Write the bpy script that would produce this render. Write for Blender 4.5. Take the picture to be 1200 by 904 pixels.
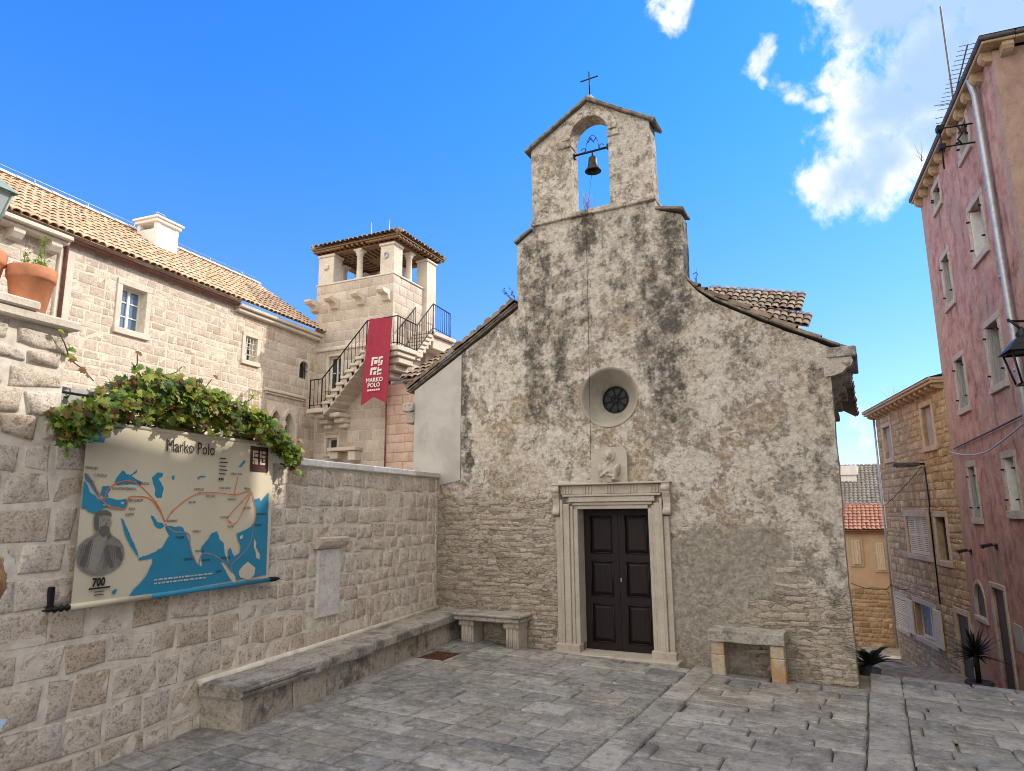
import bpy, bmesh, math, random
import numpy as np
from mathutils import Vector, Matrix, noise
from mathutils.geometry import tessellate_polygon

# ------------------------------------------------------------------ scene, camera, sky, sun, exposure
S = bpy.context.scene
for o in list(bpy.data.objects):
    bpy.data.objects.remove(o)
COL = S.collection
R = math.radians
FOCAL = 800.0 / 1200.0
CAM = Vector((3.2225, -9.2155, 1.9))
PITCH, ROLL, YAW = R(10.5), R(0.53), R(27.5)
SUN_AZ, SUN_EL = R(45.0), R(35.0)          # azimuth from +Y towards +X

def setup_camera():
    f0 = Vector((-math.sin(YAW), math.cos(YAW), 0))
    r0 = Vector((math.cos(YAW), math.sin(YAW), 0))
    fw = f0 * math.cos(PITCH) + Vector((0, 0, 1)) * math.sin(PITCH)
    u0 = r0.cross(fw)
    rr = r0 * math.cos(ROLL) - u0 * math.sin(ROLL)
    uu = r0 * math.sin(ROLL) + u0 * math.cos(ROLL)
    c = bpy.data.cameras.new('camera')
    c.sensor_width = 36.0
    c.lens = 36.0 * FOCAL
    c.clip_start = 0.05
    c.clip_end = 3000
    o = bpy.data.objects.new('camera', c)
    COL.objects.link(o)
    m = Matrix((rr, uu, -fw)).transposed().to_4x4()
    m.translation = CAM
    o.matrix_world = m
    S.camera = o
setup_camera()

S.view_settings.view_transform = 'Standard'
S.view_settings.look = 'None'
S.view_settings.gamma = 1.0
S.view_settings.use_curve_mapping = False
S.view_settings.exposure = 0.95
S.render.engine = 'CYCLES'
S.cycles.use_denoising = True
S.cycles.filter_width = 1.0
S.cycles.max_bounces = 8
S.cycles.diffuse_bounces = 5
S.cycles.sample_clamp_indirect = 8.0


class NT:
    """small helper round a node tree"""
    def __init__(s, tree):
        s.t = tree
        s.n = tree.nodes
        s.l = tree.links

    def put(s, sock, v):
        if hasattr(v, 'is_linked') or isinstance(v, bpy.types.NodeSocket):
            s.l.new(v, sock)
        else:
            if sock.type == 'RGBA' and len(v) == 3:
                v = (*v, 1)
            sock.default_value = v

    def math(s, op, a, b=0.0, c=0.0, clamp=False):
        n = s.n.new('ShaderNodeMath')
        n.operation = op
        n.use_clamp = clamp
        s.put(n.inputs[0], a)
        s.put(n.inputs[1], b)
        s.put(n.inputs[2], c)
        return n.outputs[0]

    def vmath(s, op, a, b=(0, 0, 0)):
        n = s.n.new('ShaderNodeVectorMath')
        n.operation = op
        s.put(n.inputs[0], a)
        s.put(n.inputs[1], b)
        return n.outputs['Value'] if op in ('DOT_PRODUCT', 'LENGTH', 'DISTANCE') else n.outputs[0]

    def noise(s, vec, scale, detail=5.0, rough=0.55, dist=0.0, out='Fac'):
        n = s.n.new('ShaderNodeTexNoise')
        s.put(n.inputs['Vector'], vec)
        n.inputs['Scale'].default_value = scale
        n.inputs['Detail'].default_value = detail
        n.inputs['Roughness'].default_value = rough
        n.inputs['Distortion'].default_value = dist
        return n.outputs[0 if out == 'Fac' else 1]

    def voro(s, vec, scale, feature='F1', out=0, rand=1.0):
        n = s.n.new('ShaderNodeTexVoronoi')
        n.feature = feature
        s.put(n.inputs['Vector'], vec)
        n.inputs['Scale'].default_value = scale
        n.inputs['Randomness'].default_value = rand
        return n.outputs[out]

    def ramp(s, fac, stops, interp='LINEAR'):
        n = s.n.new('ShaderNodeValToRGB')
        n.color_ramp.interpolation = interp
        e = n.color_ramp.elements
        while len(e) < len(stops):
            e.new(0.5)
        for i, (p, c) in enumerate(stops):
            e[i].position = p
            e[i].color = (*c, 1) if len(c) == 3 else c
        s.put(n.inputs[0], fac)
        return n.outputs[0]

    def mix(s, fac, a, b, mode='MIX'):
        n = s.n.new('ShaderNodeMixRGB')
        n.blend_type = mode
        s.put(n.inputs[0], fac)
        s.put(n.inputs[1], a)
        s.put(n.inputs[2], b)
        return n.outputs[0]

    def smooth(s, x, lo, hi, a=0.0, b=1.0):
        n = s.n.new('ShaderNodeMapRange')
        n.interpolation_type = 'SMOOTHSTEP'
        s.put(n.inputs[0], x)
        n.inputs[1].default_value = lo
        n.inputs[2].default_value = hi
        n.inputs[3].default_value = a
        n.inputs[4].default_value = b
        return n.outputs[0]

    def bump_at(s, x, x0, w):
        d = s.math('ABSOLUTE', s.math('SUBTRACT', x, x0))
        return s.smooth(d, w, w * 0.25)

    def xyz(s, v):
        n = s.n.new('ShaderNodeSeparateXYZ')
        s.put(n.inputs[0], v)
        return n.outputs


def setup_world():
    w = bpy.data.worlds.new('World')
    S.world = w
    w.use_nodes = True
    h = NT(w.node_tree)
    bg = w.node_tree.nodes['Background']
    sky = h.n.new('ShaderNodeTexSky')
    sky.sky_type = 'NISHITA'
    sky.sun_disc = False
    sky.sun_elevation = SUN_EL
    sky.sun_rotation = SUN_AZ
    sky.air_density = 1.0
    sky.dust_density = 0.15
    sky.ozone_density = 2.0
    tc = h.n.new('ShaderNodeTexCoord')
    d = tc.outputs['Generated']
    tint = h.mix(h.smooth(h.xyz(d)[2], 0.0, 0.62), (0.53, 0.63, 1.06), (0.225, 0.78, 1.50))
    col = h.mix(1.0, sky.outputs[0], tint, 'MULTIPLY')
    # drifting clouds: soft blobs at fixed compass directions, torn by noise
    blobs = [((0.125, 0.860, 0.497), 0.115), ((0.22, 0.80, 0.56), 0.24), ((0.055, 0.880, 0.47), 0.085), ((0.03, 0.905, 0.424), 0.075), ((0.10, 0.895, 0.425), 0.06),
             ((0.06, 0.815, 0.577), 0.075), ((0.012, 0.850, 0.526), 0.035),
             ((-0.068, 0.826, 0.559), 0.030), ((-0.040, 0.852, 0.522), 0.026), ((-0.075, 0.842, 0.534), 0.016), ((-0.02, 0.862, 0.505), 0.020),
             ((-0.188, 0.769, 0.611), 0.026), ((-0.17, 0.757, 0.631), 0.028), ((0.30, 0.80, 0.52), 0.2), ((0.10, 0.76, 0.64), 0.10),
             ((-0.01, 0.992, 0.115), 0.035)]
    dd = h.vmath('ADD', d, h.vmath('MULTIPLY', h.vmath('SUBTRACT', h.noise(d, 14, 3, 0.5, 0, 'Color'), (0.5, 0.5, 0.5)), (0.085, 0.085, 0.085)))
    m = 0.0
    for c, r in blobs:
        c = Vector(c).normalized()
        k = h.smooth(h.vmath('DISTANCE', dd, tuple(c)), r * 1.55, 0.0)
        if r < 0.036:
            k = h.math('MULTIPLY', k, 0.66)
        m = h.math('MAXIMUM', m, k)
    # a broad bank of bright cloud, added unseen behind the photographer as fill light
    fill_bank = h.math('MAXIMUM', h.smooth(h.vmath('DOT_PRODUCT', dd, (0.25, -0.87, 0.42)), -0.05, 0.40), h.smooth(h.vmath('DOT_PRODUCT', dd, tuple(Vector((0.85, 0.15, 0.5)).normalized())), 0.72, 0.92))
    ds = h.vmath('MULTIPLY', d, (1.25, 1.0, 1.0))
    n1 = h.noise(ds, 21, 10, 0.64, 0.25)
    n3 = h.noise(h.vmath('ADD', ds, (3.3, 1.2, 0.4)), 7, 6, 0.6, 0.3)
    dens = h.math('ADD', h.math('MULTIPLY', h.math('MAXIMUM', m, fill_bank), 1.48), h.math('ADD', h.math('MULTIPLY', h.math('SUBTRACT', n1, 0.5), 2.2), h.math('MULTIPLY', h.math('SUBTRACT', n3, 0.5), 0.8)))
    a = h.math('MULTIPLY', h.smooth(dens, 0.30, 1.22), h.smooth(h.math('MAXIMUM', m, fill_bank), 0.03, 0.22))
    # bright torn rims, thin blue-grey body
    n2 = h.noise(ds, 6, 6, 0.55, 0.2)
    core = h.smooth(h.math('ADD', h.math('MULTIPLY', m, 1.0), h.math('MULTIPLY', h.math('SUBTRACT', n2, 0.5), 1.3)), 0.42, 1.0)
    cc = h.mix(core, (5.4, 5.4, 5.4), (2.3, 3.05, 3.8))
    cc = h.mix(fill_bank, cc, (9.0, 8.7, 8.2))
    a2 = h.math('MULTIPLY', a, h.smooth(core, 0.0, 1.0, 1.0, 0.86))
    a2 = h.math('MAXIMUM', a2, h.math('MULTIPLY', a, fill_bank))
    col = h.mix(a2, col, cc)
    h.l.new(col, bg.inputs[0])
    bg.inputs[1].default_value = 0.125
setup_world()

def setup_sun():
    l = bpy.data.lights.new('sun', 'SUN')
    l.energy = 2.15
    l.angle = R(0.53)
    l.color = (1.0, 0.91, 0.78)
    o = bpy.data.objects.new('sun', l)
    COL.objects.link(o)
    d = Vector((math.sin(SUN_AZ) * math.cos(SUN_EL), math.cos(SUN_AZ) * math.cos(SUN_EL), math.sin(SUN_EL)))
    o.rotation_euler = d.to_track_quat('Z', 'Y').to_euler()
    o.location = d * 60
setup_sun()

# ------------------------------------------------------------------ mesh and object helpers
ORIGIN = {}

def thing(name, label, cat, loc=(0, 0, 0), rot=0.0, group=None, world=True):
    """Empty at the base of a thing; with world=True its parts are authored in world coordinates"""
    o = bpy.data.objects.new(name, None)
    COL.objects.link(o)
    o.empty_display_size = 0.2
    o.location = loc
    o.rotation_euler = (0, 0, rot)
    o['label'] = label
    o['category'] = cat
    if group:
        o['group'] = group
    ORIGIN[o.name] = Vector(loc) if world and rot == 0.0 else Vector((0, 0, 0))
    return o

def tag(o, label, cat, group=None):
    o['label'] = label
    o['category'] = cat
    if group:
        o['group'] = group
    return o

def kind(o, k='structure'):
    o['kind'] = k
    return o

def root_of(o):
    while o.parent:
        o = o.parent
    return o


class MB:
    def __init__(s):
        s.v = []
        s.f = []
        s.s = []

    def add(s, vs, fs, smooth=False):
        b = len(s.v)
        s.v.extend([tuple(v) for v in vs])
        s.f.extend([tuple(i + b for i in f) for f in fs])
        s.s.extend([smooth] * len(fs))
        return s

    def box(s, x0, x1, y0, y1, z0, z1, M=None):
        vs = [Vector((x, y, z)) for x in (x0, x1) for y in (y0, y1) for z in (z0, z1)]
        if M:
            vs = [M @ v for v in vs]
        return s.add(vs, [(0, 1, 3, 2), (4, 6, 7, 5), (0, 4, 5, 1), (2, 3, 7, 6), (0, 2, 6, 4), (1, 5, 7, 3)])

    def rbox(s, x0, x1, y0, y1, z0, z1, b=0.008, M=None, seg=1, cut=0, amp=0.0, freq=6.0):
        """bevelled, optionally roughened block"""
        bm = bmesh.new()
        bmesh.ops.create_cube(bm, size=1.0)
        for v in bm.verts:
            v.co = Vector(((x0 + x1) / 2 + v.co.x * (x1 - x0), (y0 + y1) / 2 + v.co.y * (y1 - y0), (z0 + z1) / 2 + v.co.z * (z1 - z0)))
        b = min(b, 0.45 * min(abs(x1 - x0), abs(y1 - y0), abs(z1 - z0)))
        if b > 0:
            bmesh.ops.bevel(bm, geom=bm.edges[:], offset=b, segments=seg, affect='EDGES', profile=0.6)
        if cut:
            L = max(abs(x1 - x0), abs(y1 - y0), abs(z1 - z0)) / (cut + 1)
            for _ in range(3):
                ed = [e for e in bm.edges if e.calc_length() > L * 1.6]
                if not ed:
                    break
                bmesh.ops.subdivide_edges(bm, edges=ed, cuts=1, use_grid_fill=True)
            bmesh.ops.triangulate(bm, faces=[f for f in bm.faces if len(f.verts) > 4])
        if amp:
            for v in bm.verts:
                p = v.co * freq
                v.co += noise.noise_vector(p) * amp + noise.noise_vector(p * 2.7) * amp * 0.5
        bm.verts.index_update()
        vs = [v.co.copy() for v in bm.verts]
        if M:
            vs = [M @ v for v in vs]
        s.add(vs, [[v.index for v in f.verts] for f in bm.faces])
        bm.free()
        return s

    def tube(s, pts, r, n=8, cap=True, smooth=True):
        pts = [Vector(p) for p in pts]
        k = len(pts)
        rs = r if isinstance(r, (list, tuple)) else [r] * k
        ref = None
        vs, fs = [], []
        for i, p in enumerate(pts):
            t = (pts[min(i + 1, k - 1)] - pts[max(i - 1, 0)])
            t = t.normalized() if t.length > 1e-9 else Vector((0, 0, 1))
            if ref is None:
                ref = Vector((0, 0, 1)) if abs(t.z) < 0.9 else Vector((1, 0, 0))
            a = (ref - t * ref.dot(t))
            a = a.normalized() if a.length > 1e-6 else t.orthogonal().normalized()
            ref = a
            b = t.cross(a)
            for j in range(n):
                w = 2 * math.pi * j / n
                vs.append(p + (a * math.cos(w) + b * math.sin(w)) * rs[i])
        for i in range(k - 1):
            for j in range(n):
                fs.append((i * n + j, i * n + (j + 1) % n, (i + 1) * n + (j + 1) % n, (i + 1) * n + j))
        if cap:
            fs.append(tuple(range(n - 1, -1, -1)))
            fs.append(tuple((k - 1) * n + j for j in range(n)))
        return s.add(vs, fs, smooth)

    def lathe(s, prof, c=(0, 0, 0), n=20, M=None, smooth=True):
        c = Vector(c)
        vs, fs = [], []
        k = len(prof)
        for r, z in prof:
            for j in range(n):
                w = 2 * math.pi * j / n
                v = Vector((r * math.cos(w), r * math.sin(w), z))
                vs.append((M @ v if M else v) + c)
        for i in range(k - 1):
            for j in range(n):
                fs.append((i * n + j, i * n + (j + 1) % n, (i + 1) * n + (j + 1) % n, (i + 1) * n + j))
        return s.add(vs, fs, smooth)

    def prism(s, outer, holes=(), y0=0.0, y1=0.1, M=None, sides=True, back=True):
        """outline in X,Z with holes, extruded along Y"""
        loops = [list(outer)] + [list(q) for q in holes]
        flat = [Vector((p[0], p[1], 0)) for q in loops for p in q]
        tri = tessellate_polygon([[Vector((p[0], p[1], 0)) for p in q] for q in loops])
        N = len(flat)
        vs = [Vector((p.x, y0, p.y)) for p in flat] + [Vector((p.x, y1, p.y)) for p in flat]
        fs = []
        for a, b, c in tri:
            e1, e2 = flat[b] - flat[a], flat[c] - flat[a]
            if e1.x * e2.y - e1.y * e2.x > 0:
                fs.append((a, b, c))
                if back:
                    fs.append((c + N, b + N, a + N))
            else:
                fs.append((c, b, a))
                if back:
                    fs.append((a + N, b + N, c + N))
        if sides:
            o = 0
            for q in loops:
                k = len(q)
                area = sum(q[i][0] * q[(i + 1) % k][1] - q[(i + 1) % k][0] * q[i][1] for i in range(k))
                rev = (area < 0) == (o == 0)
                for i in range(k):
                    a, b = o + i, o + (i + 1) % k
                    fs.append((a, a + N, b + N, b) if not rev else (b, b + N, a + N, a))
                o += k
        if M:
            vs = [M @ v for v in vs]
        return s.add(vs, fs)

    def patch(s, u0, v0, w, h, depth, rough=0.01, seed=0, nu=None, nv=None, M=None, edge=0.025, jit=0.008, y=0.0, back=0.012, freq=7.0):
        """one hewn stone: pillow standing proud of the plane y (towards -y)"""
        nu = nu or max(3, int(w / 0.075))
        nv = nv or max(3, int(h / 0.075))
        e = min(edge, w * 0.3, h * 0.3)
        us = [0, e * 0.35, e] + [e + (w - 2 * e) * i / (nu - 1) for i in range(1, nu - 1)] + [w - e, w - e * 0.35, w]
        ws = [0, e * 0.35, e] + [e + (h - 2 * e) * i / (nv - 1) for i in range(1, nv - 1)] + [h - e, h - e * 0.35, h]
        A, B = len(us), len(ws)
        rnd = random.Random(seed)
        cj = [(rnd.uniform(-jit, jit), rnd.uniform(-jit, jit)) for _ in range(4)]
        tilt = (rnd.uniform(-1, 1) * rough * 0.7, rnd.uniform(-1, 1) * rough * 0.7)
        off = Vector((rnd.uniform(0, 99), rnd.uniform(0, 99), rnd.uniform(0, 99)))
        vs, fs = [], []
        for j, b in enumerate(ws):
            for i, a in enumerate(us):
                fu, fv = a / w, b / h
                ju = (cj[0][0] * (1 - fu) + cj[1][0] * fu) * (1 - fv) + (cj[2][0] * (1 - fu) + cj[3][0] * fu) * fv
                jv = (cj[0][1] * (1 - fu) + cj[1][1] * fu) * (1 - fv) + (cj[2][1] * (1 - fu) + cj[3][1] * fu) * fv
                ring = min(i, j, A - 1 - i, B - 1 - j)
                p = Vector((u0 + a, v0 + b, 0)) * freq + off
                nz = noise.noise(p) + 0.5 * noise.noise(p * 2.3) + 0.25 * noise.noise(p * 5.1)
                if ring == 0:
                    d = -back
                elif ring == 1:
                    d = depth * 0.62
                else:
                    d = depth + rough * nz + tilt[0] * (fu - 0.5) + tilt[1] * (fv - 0.5)
                q = noise.noise(p * 1.7 + Vector((7, 3, 1))) * (0.6 if ring < 2 else 0.2) * e * 0.5
                vs.append(Vector((u0 + a + ju + q, y - d, v0 + b + jv + q)))
        for j in range(B - 1):
            for i in range(A - 1):
                k = j * A + i
                fs.append((k, k + 1, k + A + 1, k + A))
        if M:
            vs = [M @ v for v in vs]
        return s.add(vs, fs, True)

    def build(s, name, mat, parent=None, label=None, origin=None):
        me = bpy.data.meshes.new(name)
        o = bpy.data.objects.new(name, me)
        COL.objects.link(o)
        vs = s.v
        if parent is not None:
            off = ORIGIN.get(root_of(parent).name, Vector((0, 0, 0)))
            o.parent = parent
        else:
            off = Vector(origin) if origin else Vector((0, 0, 0))
            o.location = off
        if off.length > 0:
            vs = [(v[0] - off.x, v[1] - off.y, v[2] - off.z) for v in vs]
        me.from_pydata([tuple(v) for v in vs], [], s.f)
        me.polygons.foreach_set('use_smooth', s.s)
        me.materials.append(mat)
        me.update()
        if label:
            o['label'] = label
        return o


def ashlar(x0, x1, z0, z1, hr, wr, holes=(), seed=1, gap=0.012, ztop=None):
    """courses of stones as rectangles, cut round rectangular openings"""
    rnd = random.Random(seed)
    out = []
    z = z0
    while z < z1 - 0.05:
        h = rnd.uniform(*hr)
        if z1 - (z + h) < hr[0] * 0.6:
            h = z1 - z
        x = x0 - rnd.uniform(0, wr[0])
        while x < x1:
            w = rnd.uniform(*wr)
            if x1 - (x + w) < wr[0] * 0.5:
                w = x1 - x + 0.001
            rects = [(max(x, x0), min(x + w, x1), z, z + h)]
            for (a, b, c, d) in holes:
                nxt = []
                for (p, q, r_, t) in rects:
                    if q <= a or p >= b or t <= c or r_ >= d:
                        nxt.append((p, q, r_, t))
                        continue
                    if p < a:
                        nxt.append((p, a, r_, t))
                    if q > b:
                        nxt.append((b, q, r_, t))
                    if r_ < c:
                        nxt.append((max(p, a), min(q, b), r_, c))
                    if t > d:
                        nxt.append((max(p, a), min(q, b), d, t))
                rects = nxt
            for (p, q, r_, t) in rects:
                if ztop:
                    t = min(t, ztop((p + q) / 2))
                if q - p > 0.05 and t - r_ > 0.05:
                    out.append((p + gap / 2, r_ + gap / 2, q - p - gap, t - r_ - gap))
            x += w
        z += h
    return out

def rough_line(pts, step=0.12, amp=0.012, seed=0, closed=True):
    out = []
    k = len(pts)
    for i in range(k if closed else k - 1):
        a, b = Vector(pts[i]), Vector(pts[(i + 1) % k])
        L = (b - a).length
        n = max(1, int(L / step))
        d = (b - a).normalized() if L > 0 else Vector((1, 0))
        nn = Vector((-d.y, d.x))
        for j in range(n):
            p = a.lerp(b, j / n)
            t = noise.noise(Vector((p.x * 3.1 + seed, p.y * 3.1, seed * 1.7))) + 0.6 * noise.noise(Vector((p.x * 9 + seed, p.y * 9, 3.3)))
            out.append(tuple(p + nn * t * amp * (1 if j else 0.4)))
    if not closed:
        out.append(tuple(pts[-1]))
    return out

def arch(cx, z0, zs, r, n=14):
    """opening outline: jambs from z0 to the spring zs, round head"""
    return [(cx - r, z0), (cx + r, z0)] + [(cx + r * math.cos(math.pi * i / n), zs + r * math.sin(math.pi * i / n)) for i in range(n + 1)]

def circle(cx, cz, r, n=40):
    return [(cx + r * math.cos(2 * math.pi * i / n), cz + r * math.sin(2 * math.pi * i / n)) for i in range(n)]

def rect(x0, x1, z0, z1):
    return [(x0, z0), (x1, z0), (x1, z1), (x0, z1)]

def text(body, size, mat, parent, M, name='lettering', extrude=0.001, align='LEFT', shear=0.0, sx=1.0, bold=0.0):
    c = bpy.data.curves.new(name, 'FONT')
    c.body = body
    c.size = size
    c.extrude = extrude
    c.align_x = align
    c.shear = shear
    c.offset = bold
    c.resolution_u = 3
    t = bpy.data.objects.new(name, c)
    COL.objects.link(t)
    dg = bpy.context.evaluated_depsgraph_get()
    me = bpy.data.meshes.new_from_object(t.evaluated_get(dg))
    bpy.data.objects.remove(t)
    off = ORIGIN.get(root_of(parent).name, Vector((0, 0, 0)))
    for v in me.vertices:
        q = M @ Vector((v.co.x * sx, v.co.y, v.co.z))
        v.co = q - off
    me.materials.clear()
    me.materials.append(mat)
    o = bpy.data.objects.new(name, me)
    COL.objects.link(o)
    o.parent = parent
    return o

def text_into(mb, body, size, M, align='LEFT', sx=1.0, bold=0.0, extrude=0.0008, shear=0.0):
    """lettering collected into one mesh"""
    c = bpy.data.curves.new('t', 'FONT')
    c.body = body
    c.size = size
    c.extrude = extrude
    c.align_x = align
    c.offset = bold
    c.shear = shear
    c.resolution_u = 2
    t = bpy.data.objects.new('t', c)
    COL.objects.link(t)
    dg = bpy.context.evaluated_depsgraph_get()
    me = bpy.data.meshes.new_from_object(t.evaluated_get(dg))
    bpy.data.objects.remove(t)
    mb.add([M @ Vector((v.co.x * sx, v.co.y, v.co.z)) for v in me.vertices], [tuple(p.vertices) for p in me.polygons])
    bpy.data.meshes.remove(me)

# ------------------------------------------------------------------ materials
def material(name):
    m = bpy.data.materials.new(name)
    m.use_nodes = True
    h = NT(m.node_tree)
    h.m = m
    h.b = m.node_tree.nodes['Principled BSDF']
    tc = h.n.new('ShaderNodeTexCoord')
    h.co = tc.outputs['Object']
    g = h.n.new('ShaderNodeNewGeometry')
    h.island = g.outputs['Random Per Island']
    return h

def finish(h, col, rough=0.85, height=None, strength=0.5, dist=0.02, metal=0.0, spec=0.3):
    h.put(h.b.inputs['Base Color'], col)
    h.put(h.b.inputs['Roughness'], rough)
    h.b.inputs['Metallic'].default_value = metal
    h.b.inputs['Specular IOR Level'].default_value = spec
    if height is not None:
        n = h.n.new('ShaderNodeBump')
        n.inputs['Strength'].default_value = strength
        n.inputs['Distance'].default_value = dist
        h.put(n.inputs['Height'], height)
        h.l.new(n.outputs[0], h.b.inputs['Normal'])
    return h.m

def stone_mat(name, cols, pit=0.6, scale=1.0, stain=(0.16, 0.14, 0.12), stain_amt=0.5, strength=0.6, tan=None, stain_lo=0.55):
    h = material(name)
    k = len(cols)
    base = h.ramp(h.island, [(i / max(1, k - 1), c) for i, c in enumerate(cols)])
    n1 = h.noise(h.co, 3.2 * scale, 6, 0.6)
    n2 = h.noise(h.co, 17 * scale, 8, 0.68)
    n3 = h.noise(h.co, 70 * scale, 5, 0.7)
    c = h.mix(h.smooth(n1, 0.35, 0.7, 0.0, 0.55), base, h.mix(1.0, base, (0.74, 0.72, 0.70), 'MULTIPLY'))
    if tan:
        c = h.mix(h.smooth(h.noise(h.co, 1.7 * scale, 5, 0.6), 0.52, 0.72, 0, 0.75), c, tan)
    c = h.mix(h.smooth(n2, 0.53, 0.61, 0.0, pit * 0.75), c, h.mix(1.0, c, (0.50, 0.43, 0.36), 'MULTIPLY'))
    c = h.mix(h.smooth(h.noise(h.co, 48 * scale, 7, 0.78), 0.52, 0.59, 0.0, pit * 0.8), c, h.mix(1.0, c, (0.46, 0.39, 0.32), 'MULTIPLY'))
    c = h.mix(h.smooth(n2, 0.45, 0.30, 0.0, 0.35), c, h.mix(1.0, c, (1.25, 1.22, 1.18), 'MULTIPLY'))
    c = h.mix(h.smooth(h.noise(h.co, (0.9 if stain_lo > 0.5 else 2.6) * scale, 9, 0.7), stain_lo, stain_lo + 0.14, 0, stain_amt), c, stain)
    ht = h.math('ADD', h.math('MULTIPLY', n2, -1.0), h.math('MULTIPLY', n3, -0.35))
    return finish(h, c, 0.9, ht, strength, 0.03 / scale)

def plain_mat(name, col, rough=0.6, metal=0.0, var=0.15, scale=8.0, spec=0.4, bump=0.0):
    h = material(name)
    n = h.noise(h.co, scale, 6, 0.62)
    c = h.mix(h.smooth(n, 0.3, 0.75, 0, 1), tuple(min(1, x * (1 + var)) for x in col), tuple(x * (1 - var * 1.6) for x in col))
    return finish(h, c, rough, n if bump else None, bump, 0.02, metal, spec)

def island_mat(name, cols, rough=0.8, var=0.25, scale=12.0, bump=0.4, dirt=None, dirt_lo=0.55, spec=0.3, metal=0.0):
    h = material(name)
    k = len(cols)
    base = h.ramp(h.island, [(i / max(1, k - 1), c) for i, c in enumerate(cols)])
    n = h.noise(h.co, scale, 7, 0.65)
    c = h.mix(h.smooth(n, 0.35, 0.72, 0, 1), base, h.mix(1.0, base, (1 - var, 1 - var, 1 - var), 'MULTIPLY'))
    if dirt:
        c = h.mix(h.smooth(h.noise(h.co, scale * 0.35, 7, 0.7), dirt_lo, dirt_lo + 0.14, 0, 0.8), c, dirt)
    return finish(h, c, rough, n if bump else None, bump, 0.015, metal, spec)

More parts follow.
